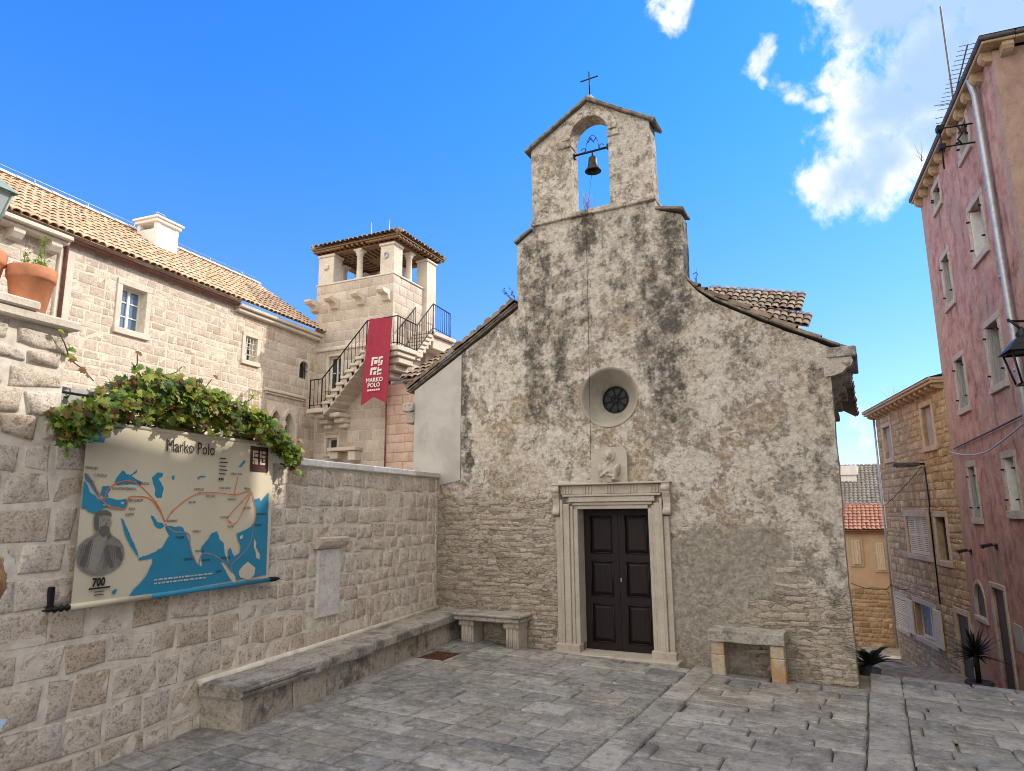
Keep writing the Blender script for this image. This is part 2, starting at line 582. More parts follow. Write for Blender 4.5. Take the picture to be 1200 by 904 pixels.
def facade_mat():
    """old lime render: pale scabs, grey washes, black rain streaks, bare rubble low down"""
    h = material('weathered lime render')
    p = h.co
    x, y, z = h.xyz(p)
    big = h.noise(p, 1.15, 7, 0.62, 0.2)
    mid = h.noise(p, 4.2, 9, 0.66)
    fine = h.noise(p, 21, 9, 0.70)
    grit = h.noise(p, 85, 4, 0.7)
    m2 = h.noise(h.vmath('ADD', p, (11, 3, 5)), 12, 11, 0.78)
    sn = h.noise(h.vmath('ADD', p, (3.1, 7, 1.7)), 2.2, 13, 0.76)
    s2 = h.noise(h.vmath('ADD', p, (8.1, 2, 6.7)), 6.0, 12, 0.76)
    big = h.noise(h.vmath('ADD', p, (9.3, 2, 4.1)), 0.9, 8, 0.66)
    # weathered ground coat, greyer and browner by large areas
    c = h.mix(h.smooth(big, 0.44, 0.58), (0.36, 0.325, 0.28), (0.45, 0.365, 0.275))
    c = h.mix(h.smooth(m2, 0.43, 0.57), h.mix(1.0, c, (0.66, 0.63, 0.60), 'MULTIPLY'), h.mix(1.0, c, (1.22, 1.22, 1.22), 'MULTIPLY'))
    # pale skim left standing in ragged sheets
    scab = h.smooth(h.math('ADD', sn, h.math('MULTIPLY', h.math('SUBTRACT', big, 0.5), -0.25)), 0.465, 0.485)
    c = h.mix(h.math('MULTIPLY', scab, 0.90), c, h.mix(h.smooth(m2, 0.41, 0.56), (0.50, 0.445, 0.375), (0.70, 0.64, 0.56)))
    # whiter flakes, warm washes, bare brown chips
    c = h.mix(h.math('MULTIPLY', h.smooth(s2, 0.565, 0.580), 0.75), c, h.mix(h.smooth(m2, 0.42, 0.56), (0.60, 0.555, 0.49), (0.78, 0.73, 0.655)))
    c = h.mix(h.smooth(h.noise(h.vmath('ADD', p, (1.3, 5, 7.1)), 1.3, 8, 0.68), 0.53, 0.61, 0, 0.55), c, h.mix(h.smooth(m2, 0.42, 0.58), (0.44, 0.355, 0.265), (0.63, 0.535, 0.425)))
    c = h.mix(h.math('MULTIPLY', h.smooth(s2, 0.430, 0.415), 0.72), c, h.mix(m2, (0.17, 0.14, 0.105), (0.36, 0.30, 0.235)))
    # grey cement wash to the right of the door and at the left shoulder
    gr = h.math('MULTIPLY', h.bump_at(x, 1.55, 1.2), h.smooth(z, 2.1, 1.35))
    gr = h.smooth(h.math('ADD', gr, h.math('MULTIPLY', h.math('SUBTRACT', sn, 0.5), 2.2)), 0.45, 0.55)
    c = h.mix(h.math('MULTIPLY', gr, 0.85), c, h.mix(h.smooth(m2, 0.38, 0.62), (0.26, 0.235, 0.19), (0.43, 0.39, 0.33)))
    # bare rubble: flat stones where the render has fallen
    q = h.vmath('MULTIPLY', h.vmath('ADD', p, h.vmath('MULTIPLY', h.noise(p, 3.5, 3, 0.5, 0, 'Color'), (0.30, 0.0, 0.10))), (6.6, 1.0, 19.0))
    edge = h.voro(q, 1.0, 'DISTANCE_TO_EDGE', 0)
    cell = h.voro(q, 1.0, 'F1', 1)
    stones = h.ramp(h.xyz(cell)[0], [(0.0, (0.27, 0.21, 0.155)), (0.35, (0.44, 0.355, 0.265)), (0.7, (0.56, 0.47, 0.365)), (1.0, (0.45, 0.40, 0.335))])
    stones = h.mix(h.smooth(fine, 0.45, 0.7, 0, 0.6), stones, (0.13, 0.11, 0.085))
    stones = h.mix(h.math('MULTIPLY', h.smooth(edge, 0.12, 0.02), h.smooth(fine, 0.35, 0.6, 0.25, 1.0)), stones, h.mix(h.smooth(mid, 0.40, 0.55), (0.12, 0.105, 0.085), (0.36, 0.31, 0.25)))
    area = h.math('MAXIMUM', h.math('MULTIPLY', h.smooth(x, -0.55, -1.1), h.smooth(z, 2.75, 1.7)),
                  h.math('MULTIPLY', h.smooth(x, 1.0, 2.3), h.smooth(z, 1.55, 0.5)))
    bare = h.smooth(h.math('ADD', area, h.math('MULTIPLY', h.math('SUBTRACT', h.noise(p, 1.9, 8, 0.66), 0.5), 1.9)), 0.56, 0.70)
    c = h.mix(h.math('MULTIPLY', bare, 0.80), c, stones)
    # black lichen runs below the copings
    st = h.noise(h.vmath('MULTIPLY', p, (4.6, 1, 0.75)), 1.0, 8, 0.66)
    cols = 0.0
    xd = h.math('ADD', x, h.math('MULTIPLY', h.math('SUBTRACT', h.noise(p, 1.5, 8, 0.7), 0.5), 1.0))
    for (x0, w, z0, z1, amt) in ((-1.17, 0.30, 2.95, 6.3, 0.72), (-0.72, 0.30, 3.1, 5.6, 0.58), (0.86, 0.36, 2.9, 5.2, 0.80), (0.62, 0.24, 3.8, 5.6, 0.62), (1.05, 0.28, 5.0, 6.4, 0.78), (0.2, 0.35, 4.4, 6.3, 0.42), (-0.3, 0.3, 3.9, 5.4, 0.35), (0.55, 0.3, 5.5, 6.2, 0.7),
                             (-2.43, 0.16, 2.0, 4.5, 0.9), (-0.35, 0.28, 5.5, 6.4, 0.85), (-1.1, 0.25, 6.3, 6.8, 0.7), (0.45, 0.45, 6.5, 7.6, 0.30), (2.75, 0.22, 0.2, 3.7, 0.5), (1.9, 0.25, 3.5, 4.3, 0.5)):
        zz = h.math('MULTIPLY', h.smooth(z, z0 - 0.35, z0 + 0.5), h.smooth(z, z1 + 0.3, z1 - 0.3))
        cols = h.math('MAXIMUM', cols, h.math('MULTIPLY', h.math('MULTIPLY', h.bump_at(xd, x0, w * 1.25), zz), amt))
    ln = h.noise(h.vmath('ADD', p, (5, 5, 5)), 4.6, 13, 0.78)
    up = h.math('MULTIPLY', h.math('MULTIPLY', h.smooth(z, 2.6, 4.6), h.smooth(z, 6.7, 6.2)), 0.16)
    lich = h.math('ADD', h.math('ADD', cols, up), h.math('ADD', h.math('MULTIPLY', h.math('SUBTRACT', st, 0.5), 1.3), h.math('MULTIPLY', h.math('SUBTRACT', ln, 0.5), 5.2)))
    c = h.mix(h.smooth(lich, 0.34, 0.62, 0, 0.62), c, h.mix(h.smooth(m2, 0.42, 0.58), (0.20, 0.175, 0.14), (0.38, 0.34, 0.285)))
    c = h.mix(h.math('MULTIPLY', h.smooth(lich, 0.66, 1.12, 0, 0.92), h.smooth(m2, 0.40, 0.52, 0.35, 1.0)), c, h.mix(fine, (0.05, 0.046, 0.041), (0.105, 0.097, 0.086)))
    # grime specks
    c = h.mix(h.smooth(h.noise(p, 9.5, 9, 0.74), 0.53, 0.66, 0, 0.55), c, h.mix(1.0, c, (0.50, 0.47, 0.43), 'MULTIPLY'))
    c = h.mix(h.smooth(fine, 0.55, 0.68, 0, 0.72), c, h.mix(1.0, c, (0.36, 0.33, 0.30), 'MULTIPLY'))
    ht = h.math('ADD', h.math('MULTIPLY', mid, 1.0), h.math('ADD', h.math('MULTIPLY', fine, 1.1), h.math('MULTIPLY', grit, 0.3)))
    ht = h.math('ADD', h.math('ADD', ht, h.math('MULTIPLY', m2, 0.8)), h.math('MULTIPLY', scab, 0.2))
    ht = h.math('SUBTRACT', ht, h.math('MULTIPLY', bare, h.smooth(edge, 0.14, 0.0, 0.10, 0.42)))
    return finish(h, c, 0.93, ht, 0.8, 0.04, 0, 0.12)

def pink_mat():
    h = material('faded pink render')
    p = h.co
    x, y, z = h.xyz(p)
    mid = h.noise(p, 2.4, 9, 0.68, 0.3)
    fine = h.noise(p, 16, 8, 0.7)
    big = h.noise(p, 0.55, 6, 0.6)
    c = h.ramp(mid, [(0.34, (0.25, 0.125, 0.10)), (0.46, (0.45, 0.24, 0.195)), (0.56, (0.53, 0.31, 0.255)), (0.68, (0.58, 0.385, 0.31))])
    c = h.mix(h.smooth(big, 0.48, 0.66, 0, 0.6), c, (0.40, 0.265, 0.235))
    pe = h.smooth(h.noise(h.vmath('MULTIPLY', h.vmath('ADD', p, (4, 1, 9)), (2.4, 2.4, 0.8)), 1.0, 9, 0.7, 0.3), 0.565, 0.60)
    c = h.mix(h.math('MULTIPLY', pe, 0.8), c, h.mix(fine, (0.46, 0.36, 0.27), (0.33, 0.25, 0.18)))
    dk = h.smooth(h.noise(h.vmath('MULTIPLY', p, (3, 3, 0.9)), 1.0, 9, 0.72), 0.53, 0.66)
    c = h.mix(h.math('MULTIPLY', dk, 0.7), c, (0.13, 0.095, 0.085))
    c = h.mix(h.smooth(fine, 0.54, 0.64, 0, 0.6), c, h.mix(1.0, c, (0.5, 0.44, 0.42), 'MULTIPLY'))
    # bare stone quoin strip up the near corner and along the far edge
    qd = h.math('MAXIMUM', h.smooth(h.math('ADD', x, h.math('MULTIPLY', mid, 0.5)), -4.32, -4.22), h.smooth(h.math('ADD', x, h.math('MULTIPLY', mid, -0.9)), -10.7, -10.85))
    c = h.mix(h.math('MULTIPLY', qd, 0.6), c, h.mix(fine, (0.50, 0.38, 0.30), (0.36, 0.26, 0.20)))
    ht = h.math('ADD', h.math('MULTIPLY', mid, 0.9), h.math('SUBTRACT', h.math('MULTIPLY', fine, 0.5), h.math('MULTIPLY', pe, 0.2)))
    return finish(h, c, 0.9, ht, 0.6, 0.04, 0, 0.2)

def plaster_mat(name, a, b, scale=2.0, dark=(0.12, 0.11, 0.10), amt=0.35, streak=(2, 2, 0.7)):
    h = material(name)
    n = h.noise(h.co, scale, 8, 0.66, 0.2)
    f = h.noise(h.co, scale * 8, 7, 0.7)
    c = h.mix(h.smooth(n, 0.35, 0.65), a, b)
    c = h.mix(h.smooth(h.noise(h.vmath('MULTIPLY', h.co, streak), scale * 0.7, 8, 0.68), 0.54, 0.72, 0, amt), c, dark)
    c = h.mix(h.smooth(f, 0.6, 0.75, 0, 0.35), c, h.mix(1.0, c, (0.6, 0.58, 0.55), 'MULTIPLY'))
    return finish(h, c, 0.9, h.math('ADD', n, h.math('MULTIPLY', f, 0.5)), 0.45, 0.03, 0, 0.2)

def paving_mat():
    h = material('worn limestone paving')
    p = h.co
    base = h.ramp(h.island, [(0, (0.195, 0.187, 0.182)), (0.2, (0.315, 0.30, 0.28)), (0.4, (0.25, 0.235, 0.218)), (0.6, (0.385, 0.362, 0.335)), (0.8, (0.285, 0.26, 0.225)), (1, (0.225, 0.217, 0.21))])
    n1 = h.noise(p, 2.0, 9, 0.68, 0.2)
    n2 = h.noise(p, 11, 10, 0.74, 0.3)
    n3 = h.noise(p, 48, 6, 0.74)
    c = h.mix(h.smooth(n1, 0.44, 0.60, 0, 0.65), base, h.mix(1.0, base, (0.58, 0.575, 0.57), 'MULTIPLY'))
    c = h.mix(h.smooth(n2, 0.51, 0.60, 0, 0.62), c, h.mix(1.0, c, (0.42, 0.41, 0.39), 'MULTIPLY'))
    c = h.mix(h.smooth(n2, 0.46, 0.38, 0, 0.5), c, (0.46, 0.44, 0.41))
    c = h.mix(h.smooth(n3, 0.55, 0.64, 0, 0.7), c, h.mix(1.0, c, (0.35, 0.34, 0.32), 'MULTIPLY'))
    c = h.mix(h.smooth(h.noise(p, 0.8, 9, 0.72), 0.54, 0.64, 0, 0.5), c, (0.12, 0.115, 0.105))
    ht = h.math('ADD', h.math('MULTIPLY', n2, -0.9), h.math('ADD', h.math('MULTIPLY', n3, -0.3), h.math('MULTIPLY', n1, -0.5)))
    return finish(h, c, 0.70, ht, 0.5, 0.018, 0, 0.35)

def wood_mat(name, a, b, rough=0.6, axis=(14, 14, 1.2)):
    h = material(name)
    g = h.noise(h.vmath('MULTIPLY', h.co, axis), 3.0, 7, 0.65, 0.4)
    c = h.mix(h.smooth(g, 0.35, 0.68), a, b)
    return finish(h, c, rough, g, 0.35, 0.01, 0, 0.35)

M_FACADE = facade_mat()
M_PINK = pink_mat()
M_PAVE = paving_mat()
M_DIRT = plain_mat('joint dirt', (0.05, 0.045, 0.035), 0.95, 0, 0.3, 20, 0.1, 0.4)
M_STREET = plain_mat('street stone', (0.30, 0.25, 0.19), 0.85, 0, 0.3, 5, 0.2, 0.5)
M_GROUND = plain_mat('earth', (0.20, 0.17, 0.13), 0.95, 0, 0.3, 3, 0.1, 0.4)
M_WALLST = stone_mat('garden wall stone', [(0.62, 0.525, 0.43), (0.78, 0.70, 0.61), (0.68, 0.61, 0.545), (0.80, 0.725, 0.64), (0.65, 0.54, 0.43), (0.74, 0.67, 0.595), (0.70, 0.60, 0.495)], 0.85, 1.0, (0.30, 0.22, 0.14), 0.25, 0.85)
M_MORTAR = plain_mat('lime mortar', (0.68, 0.62, 0.54), 0.92, 0, 0.14, 9, 0.2, 0.5)
M_WALLCAP = stone_mat('wall coping stone', [(0.50, 0.46, 0.40)], 0.35, 1.0, (0.2, 0.18, 0.15), 0.4, 0.5)
M_PALACE = stone_mat('palace limestone', [(0.52, 0.42, 0.335), (0.66, 0.575, 0.49), (0.59, 0.495, 0.41), (0.70, 0.625, 0.54), (0.62, 0.525, 0.44), (0.67, 0.59, 0.505), (0.55, 0.47, 0.41)], 0.6, 0.8, (0.5, 0.38, 0.28), 0.3, 0.6)
M_PALMORT = plain_mat('palace mortar', (0.68, 0.60, 0.49), 0.92, 0, 0.1, 8, 0.2, 0.4)
M_TOWER = stone_mat('tower ashlar', [(0.52, 0.44, 0.37), (0.64, 0.555, 0.475), (0.48, 0.41, 0.35), (0.69, 0.61, 0.53), (0.58, 0.485, 0.405)], 0.4, 0.8, (0.50, 0.38, 0.30), 0.3, 0.35)
M_DRESSED = stone_mat('dressed limestone', [(0.66, 0.59, 0.50), (0.72, 0.65, 0.56)], 0.22, 0.9, (0.45, 0.36, 0.27), 0.3, 0.3)
M_PORTAL = stone_mat('portal limestone', [(0.47, 0.415, 0.345), (0.51, 0.455, 0.38)], 0.25, 1.2, (0.30, 0.22, 0.15), 0.5, 0.35)
M_BENCH = stone_mat('bench limestone', [(0.48, 0.44, 0.385), (0.54, 0.49, 0.42), (0.43, 0.385, 0.325)], 0.75, 1.2, (0.085, 0.078, 0.068), 0.75, 0.7, None, 0.50)
M_BENCHLEG = stone_mat('bench leg limestone', [(0.52, 0.44, 0.33), (0.48, 0.40, 0.29)], 0.5, 1.3, (0.40, 0.22, 0.09), 0.8, 0.5, None, 0.47)
M_BENCHTOP = stone_mat('lichened bench slab', [(0.42, 0.395, 0.355), (0.48, 0.45, 0.405)], 0.85, 1.3, (0.07, 0.066, 0.058), 0.62, 0.8, None, 0.47)
M_OLDHOUSE = stone_mat('ochre rubble', [(0.40, 0.26, 0.13), (0.66, 0.47, 0.26), (0.52, 0.36, 0.19), (0.76, 0.58, 0.36), (0.46, 0.34, 0.20), (0.62, 0.46, 0.28)], 0.85, 0.8, (0.20, 0.13, 0.07), 0.5, 0.8)
M_OLDMORT = plain_mat('ochre mortar', (0.40, 0.29, 0.175), 0.95, 0, 0.2, 8, 0.1, 0.4)
M_OLDTRIM = stone_mat('ochre window stone', [(0.58, 0.45, 0.31), (0.64, 0.52, 0.37)], 0.4, 1.0, (0.30, 0.2, 0.12), 0.4, 0.4)
M_PINKTRIM = stone_mat('weathered window stone', [(0.50, 0.44, 0.38), (0.56, 0.49, 0.42)], 0.55, 1.2, (0.22, 0.17, 0.14), 0.5, 0.5)
M_EAVESTONE = stone_mat('eave stone', [(0.50, 0.36, 0.22), (0.58, 0.44, 0.29)], 0.5, 1.0, (0.25, 0.17, 0.1), 0.5, 0.5)
M_WHITEPL = plaster_mat('grey white render', (0.47, 0.45, 0.41), (0.38, 0.36, 0.325), 1.6, (0.22, 0.205, 0.185), 0.6)
M_PINKPALE = plaster_mat('pale rose render', (0.60, 0.42, 0.34), (0.52, 0.35, 0.28), 1.5, (0.34, 0.24, 0.2), 0.4)
M_ORANGE = plaster_mat('orange render', (0.68, 0.47, 0.30), (0.58, 0.39, 0.24), 1.2, (0.34, 0.2, 0.1), 0.4)
M_TILE = island_mat('new clay tiles', [(0.58, 0.37, 0.22), (0.68, 0.49, 0.33), (0.53, 0.32, 0.19), (0.74, 0.57, 0.41), (0.62, 0.42, 0.27), (0.65, 0.48, 0.33)], 0.75, 0.3, 9, 0.3, (0.42, 0.32, 0.23), 0.53)
M_TILEOLD = island_mat('old lichened tiles', [(0.22, 0.145, 0.095), (0.38, 0.27, 0.18), (0.16, 0.125, 0.095), (0.34, 0.30, 0.235), (0.27, 0.17, 0.115)], 0.85, 0.35, 14, 0.5, (0.075, 0.068, 0.058), 0.50)
M_TILERED = island_mat('red clay tiles', [(0.42, 0.17, 0.10), (0.50, 0.24, 0.15), (0.34, 0.15, 0.10)], 0.75, 0.25, 8, 0.3)
M_TILEMID = island_mat('weathered tan tiles', [(0.36, 0.25, 0.165), (0.52, 0.40, 0.28), (0.28, 0.20, 0.14), (0.58, 0.48, 0.36), (0.44, 0.30, 0.20)], 0.85, 0.3, 14, 0.4, (0.20, 0.16, 0.12), 0.55)
M_ROOFGREY = island_mat('grey stone roof', [(0.24, 0.22, 0.19), (0.32, 0.29, 0.25), (0.20, 0.18, 0.16)], 0.85, 0.3, 8, 0.4)
M_DOOR = wood_mat('dark brown door wood', (0.007, 0.0028, 0.0035), (0.015, 0.0055, 0.0065), 0.55)
M_BEAM = wood_mat('brown roof timber', (0.16, 0.085, 0.04), (0.26, 0.15, 0.08), 0.7)
M_IRON = plain_mat('black iron', (0.022, 0.023, 0.026), 0.5, 0.6, 0.2, 20)
M_RUST = plain_mat('rusty iron', (0.13, 0.055, 0.035), 0.85, 0.3, 0.35, 25)
M_BRONZE = plain_mat('dark bell bronze', (0.045, 0.040, 0.033), 0.5, 0.7, 0.3, 18)
M_ZINC = plain_mat('galvanised pipe', (0.42, 0.43, 0.44), 0.45, 0.5, 0.12, 12)
M_COPPER = plain_mat('brown copper pipe', (0.17, 0.075, 0.06), 0.5, 0.4, 0.2, 12)
M_SLATE = plain_mat('dark roof edging', (0.10, 0.095, 0.10), 0.7, 0.1, 0.25, 10, 0.3, 0.3)
M_COPING = plain_mat('weathered stone coping', (0.20, 0.175, 0.145), 0.9, 0, 0.4, 10, 0.2, 0.5)
M_WHITEWOOD = plain_mat('white painted wood', (0.72, 0.70, 0.66), 0.5, 0, 0.08, 9)
M_CREAMWOOD = wood_mat('weathered cream shutters', (0.80, 0.66, 0.45), (0.64, 0.51, 0.34), 0.7)
M_GREYWOOD = wood_mat('bleached grey shutters', (0.42, 0.40, 0.37), (0.27, 0.26, 0.245), 0.75)
M_DARKWOOD = wood_mat('dark door boards', (0.055, 0.05, 0.05), (0.09, 0.08, 0.075), 0.6)
M_CHIMNEY = plain_mat('white chimney render', (0.78, 0.74, 0.68), 0.85, 0, 0.06, 5)
M_CURTAIN = plain_mat('grey curtain', (0.25, 0.24, 0.23), 0.9, 0, 0.25, 7)
M_TERRA = plain_mat('terracotta', (0.56, 0.235, 0.12), 0.75, 0, 0.16, 6, 0.3, 0.25)
M_SOIL = plain_mat('potting soil', (0.05, 0.035, 0.025), 0.95, 0, 0.3, 30)
M_VERDI = plain_mat('verdigris lantern metal', (0.30, 0.38, 0.34), 0.6, 0.3, 0.15, 14)
M_TWIG = plain_mat('vine wood', (0.14, 0.085, 0.05), 0.85, 0, 0.3, 20)
M_RUBBLE = stone_mat('bare rubble', [(0.40, 0.335, 0.265), (0.52, 0.45, 0.37), (0.34, 0.29, 0.235), (0.57, 0.505, 0.43), (0.45, 0.39, 0.32), (0.48, 0.40, 0.315)], 0.8, 1.2, (0.16, 0.135, 0.105), 0.5, 0.8)
M_DRY = plain_mat('dry stalks', (0.34, 0.25, 0.13), 0.85, 0, 0.2, 20)

def glass_mat(name, col=(0.03, 0.04, 0.05), rough=0.06):
    h = material(name)
    return finish(h, col, rough, None, 0, 0, 0.0, 0.8)
M_GLASS = glass_mat('window glass')
M_DARKGLASS = glass_mat('leaded dark glass', (0.012, 0.014, 0.018), 0.35)
M_DARKGLASS.node_tree.nodes['Principled BSDF'].inputs['Specular IOR Level'].default_value = 0.2
M_SPLAY = plaster_mat('grey splay render', (0.36, 0.325, 0.27), (0.29, 0.26, 0.215), 3.0, (0.12, 0.105, 0.085), 0.6)
M_MAST = plain_mat('dark grey mast', (0.11, 0.11, 0.115), 0.6, 0.4, 0.1, 9)
M_GLASSB = glass_mat('sky blue window glass', (0.10, 0.17, 0.27), 0.12)
M_GLASSCLEAR = glass_mat('lantern glass', (0.42, 0.48, 0.50), 0.1)

def leaf_mat(name, stops):
    h = material(name)
    n = h.noise(h.co, 30, 4, 0.6)
    c = h.ramp(h.island, stops)
    c = h.mix(h.smooth(n, 0.4, 0.7, 0, 0.35), c, h.mix(1.0, c, (0.6, 0.62, 0.5), 'MULTIPLY'))
    finish(h, c, 0.55, None, 0, 0, 0, 0.35)
    # thin leaf: part of the light comes through
    tr = h.n.new('ShaderNodeBsdfTranslucent')
    h.put(tr.inputs['Color'], h.mix(1.0, c, (1.5, 1.6, 0.8), 'MULTIPLY'))
    mx = h.n.new('ShaderNodeMixShader')
    mx.inputs[0].default_value = 0.30
    out = next(q for q in h.n if q.type == 'OUTPUT_MATERIAL')
    h.l.new(h.b.outputs[0], mx.inputs[1])
    h.l.new(tr.outputs[0], mx.inputs[2])
    h.l.new(mx.outputs[0], out.inputs['Surface'])
    return h.m
M_VINE = leaf_mat('vine leaves', [(0.0, (0.045, 0.085, 0.016)), (0.28, (0.09, 0.17, 0.025)), (0.52, (0.20, 0.29, 0.035)), (0.74, (0.36, 0.36, 0.06)), (0.86, (0.22, 0.11, 0.04)), (1.0, (0.12, 0.045, 0.03))])
M_HERB = leaf_mat('pot herbs', [(0.0, (0.10, 0.20, 0.03)), (0.5, (0.22, 0.32, 0.04)), (1.0, (0.34, 0.36, 0.07))])
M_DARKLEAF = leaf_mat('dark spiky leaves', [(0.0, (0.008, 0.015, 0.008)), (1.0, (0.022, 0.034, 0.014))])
M_MOSS = leaf_mat('moss', [(0.0, (0.05, 0.07, 0.02)), (1.0, (0.11, 0.12, 0.04))])
M_FLOWER = plain_mat('white petals', (0.80, 0.78, 0.70), 0.7)

# ------------------------------------------------------------------ ground
def gz(x, y):
    return -0.03 * max(-2.5, min(x, 4.5)) * min(1.0, max(0.0, (y + 6.0) / 5.0))

def street_z(y):
    pts = [(0.75, -0.42), (4.0, -1.15), (9.0, -2.05), (14, -2.75), (22, -3.2), (60, -3.8)]
    for (a, b), (c, d) in zip(pts, pts[1:]):
        if y <= c:
            return b + (d - b) * (y - a) / (c - a)
    return -3.8

def ground_h(x, y):
    if y < 0.75:
        return gz(x, y) - 0.045 if x < 13 else -0.1
    if 2.4 < x < 7.5 or y > 13:
        return street_z(y)
    return -0.05

def make_ground():
    xs = [-900, -300, -90, -40, -22] + [-14 + i for i in range(11)] + [-3 + 0.5 * i for i in range(11)] + [2.41, 3, 4, 5, 6, 7.49, 7.51, 9, 11, 13.5, 20, 40, 90, 300, 900]
    ys = [-900, -300, -90, -40, -20] + [-14 + i for i in range(14)] + [0, 0.749, 0.751] + [1.5 + i for i in range(12)] + [13.01, 15, 18, 22, 30, 60, 100, 300, 900]
    vs = [(x, y, ground_h(x, y)) for y in ys for x in xs]
    n = len(xs)
    fs = [(j * n + i, j * n + i + 1, (j + 1) * n + i + 1, (j + 1) * n + i) for j in range(len(ys) - 1) for i in range(n - 1)]
    m = MB()
    m.add(vs, fs)
    kind(m.build('ground', M_GROUND))

def make_paving():
    """uneven limestone slabs laid in courses along the chapel front, cut by two bands running away from it"""
    rnd = random.Random(11)
    m = MB()
    bands = [(-3.3, -1.75), (-1.75, 1.02), (1.32, 2.98), (3.32, 9.5)]
    def slab(x0, x1, y0, y1, rot=0.0):
        w, d = x1 - x0, y1 - y0
        if w < 0.06 or d < 0.06:
            return
        near = y0 > -6.2
        nu, nv = (max(3, int(w / 0.11)), max(3, int(d / 0.09))) if near else (3, 3)
        us = [0, 0.006, 0.03] + [0.04 + (w - 0.08) * i / (nu - 1) for i in range(1, nu - 1)] + [w - 0.03, w - 0.006, w]
        ws = [0, 0.006, 0.03] + [0.04 + (d - 0.08) * i / (nv - 1) for i in range(1, nv - 1)] + [d - 0.03, d - 0.006, d]
        if w < 0.13 or d < 0.13:
            us = [0, 0.012, w / 2, w - 0.012, w]
            ws = [0, 0.012, d / 2, d - 0.012, d]
        A, B = len(us), len(ws)
        h0 = rnd.uniform(-0.005, 0.006)
        tx, ty = rnd.uniform(-0.009, 0.009), rnd.uniform(-0.009, 0.009)
        cj = [(rnd.uniform(-0.009, 0.009), rnd.uniform(-0.009, 0.009)) for _ in range(4)]
        off = Vector((rnd.uniform(0, 50), rnd.uniform(0, 50), 0))
        vs, fs = [], []
        for j, b in enumerate(ws):
            for i, a in enumerate(us):
                fu, fv = a / w, b / d
                ring = min(i, j, A - 1 - i, B - 1 - j)
                jx = (cj[0][0] * (1 - fu) + cj[1][0] * fu) * (1 - fv) + (cj[2][0] * (1 - fu) + cj[3][0] * fu) * fv
                jy = (cj[0][1] * (1 - fu) + cj[1][1] * fu) * (1 - fv) + (cj[2][1] * (1 - fu) + cj[3][1] * fu) * fv
                p = Vector((x0 + a, y0 + b, 0))
                q = noise.noise(p * 5 + off)
                x, y = p.x + jx + (q * 0.006 if ring < 3 else 0), p.y + jy + (noise.noise(p * 6 - off) * 0.006 if ring < 3 else 0)
                z = gz(x, y) + h0 + tx * (fu - 0.5) + ty * (fv - 0.5) + 0.003 * q + 0.002 * noise.noise(p * 17)
                z -= (0.030, 0.0012, 0.0)[min(ring, 2)]
                vs.append((x, y, z))
        for j in range(B - 1):
            for i in range(A - 1):
                k = j * A + i
                fs.append((k, k + 1, k + A + 1, k + A))
        m.add(vs, fs, True)
    for bi, (bx0, bx1) in enumerate(bands):
        y = 0.72
        while y > -11.0:
            d = rnd.uniform(0.20, 0.36)
            y0 = y - d
            x = bx0 - rnd.uniform(0, 0.5)
            while x < bx1:
                w = rnd.uniform(0.30, 0.85)
                a, b = max(x, bx0), min(x + w, bx1)
                if bx1 - b < 0.18:
                    b = bx1
                ok = True
                if y > -0.02 and a < 2.95:
                    if b <= 2.95:
                        ok = False
                    else:
                        a = 2.95
                wl = -2.925 - 0.1175 * (y0 + y) / 2
                if b < wl + 0.1:
                    ok = False
                if -1.56 < (y0 + y) / 2 < -0.95 and a < -1.75 and b > -2.3:
                    # leave the drain opening free
                    if a < -2.31:
                        slab(a + 0.006, -2.31, y0 + 0.006, y - 0.006)
                    a = -1.77
                    ok = ok and b > a + 0.05
                if ok:
                    slab(a + rnd.uniform(0.002, 0.006), b - rnd.uniform(0.002, 0.006), y0 + rnd.uniform(0.002, 0.006), y - rnd.uniform(0.002, 0.005))
                x += w
                if b == bx1:
                    break
            y = y0
    for (bx0, bx1) in ((1.02, 1.32), (2.98, 3.32)):
        y = 0.72 if bx0 > 2 else -0.02
        while y > -11.0:
            d = rnd.uniform(0.5, 1.0)
            slab(bx0 + 0.006, bx1 - 0.006, y - d + 0.006, y - 0.006)
            y -= d
    # kerb round the drain
    for a, b, c, d in ((-2.31, -2.25, -1.56, -0.95), (-1.83, -1.77, -1.56, -0.95), (-2.25, -1.83, -1.56, -1.50), (-2.25, -1.83, -1.01, -0.95)):
        slab(a, b, c, d)
    kind(m.build('pavement', M_PAVE))

def make_street():
    """the lane dropping away beyond the lip of the square in long cobbled steps"""
    m = MB()
    y = 0.76
    k = 0
    while y < 24:
        d = 0.85 if y < 10 else 1.8
        z = street_z(y)
        m.rbox(2.35, 6.9 if y < 9 else 6.2, y, y + d, z - 0.45, z + 0.03, 0.02, None, 1, 4, 0.012, 3)
        y += d + 0.002
    kind(m.build('street', M_STREET))

make_ground()
make_paving()
make_street()

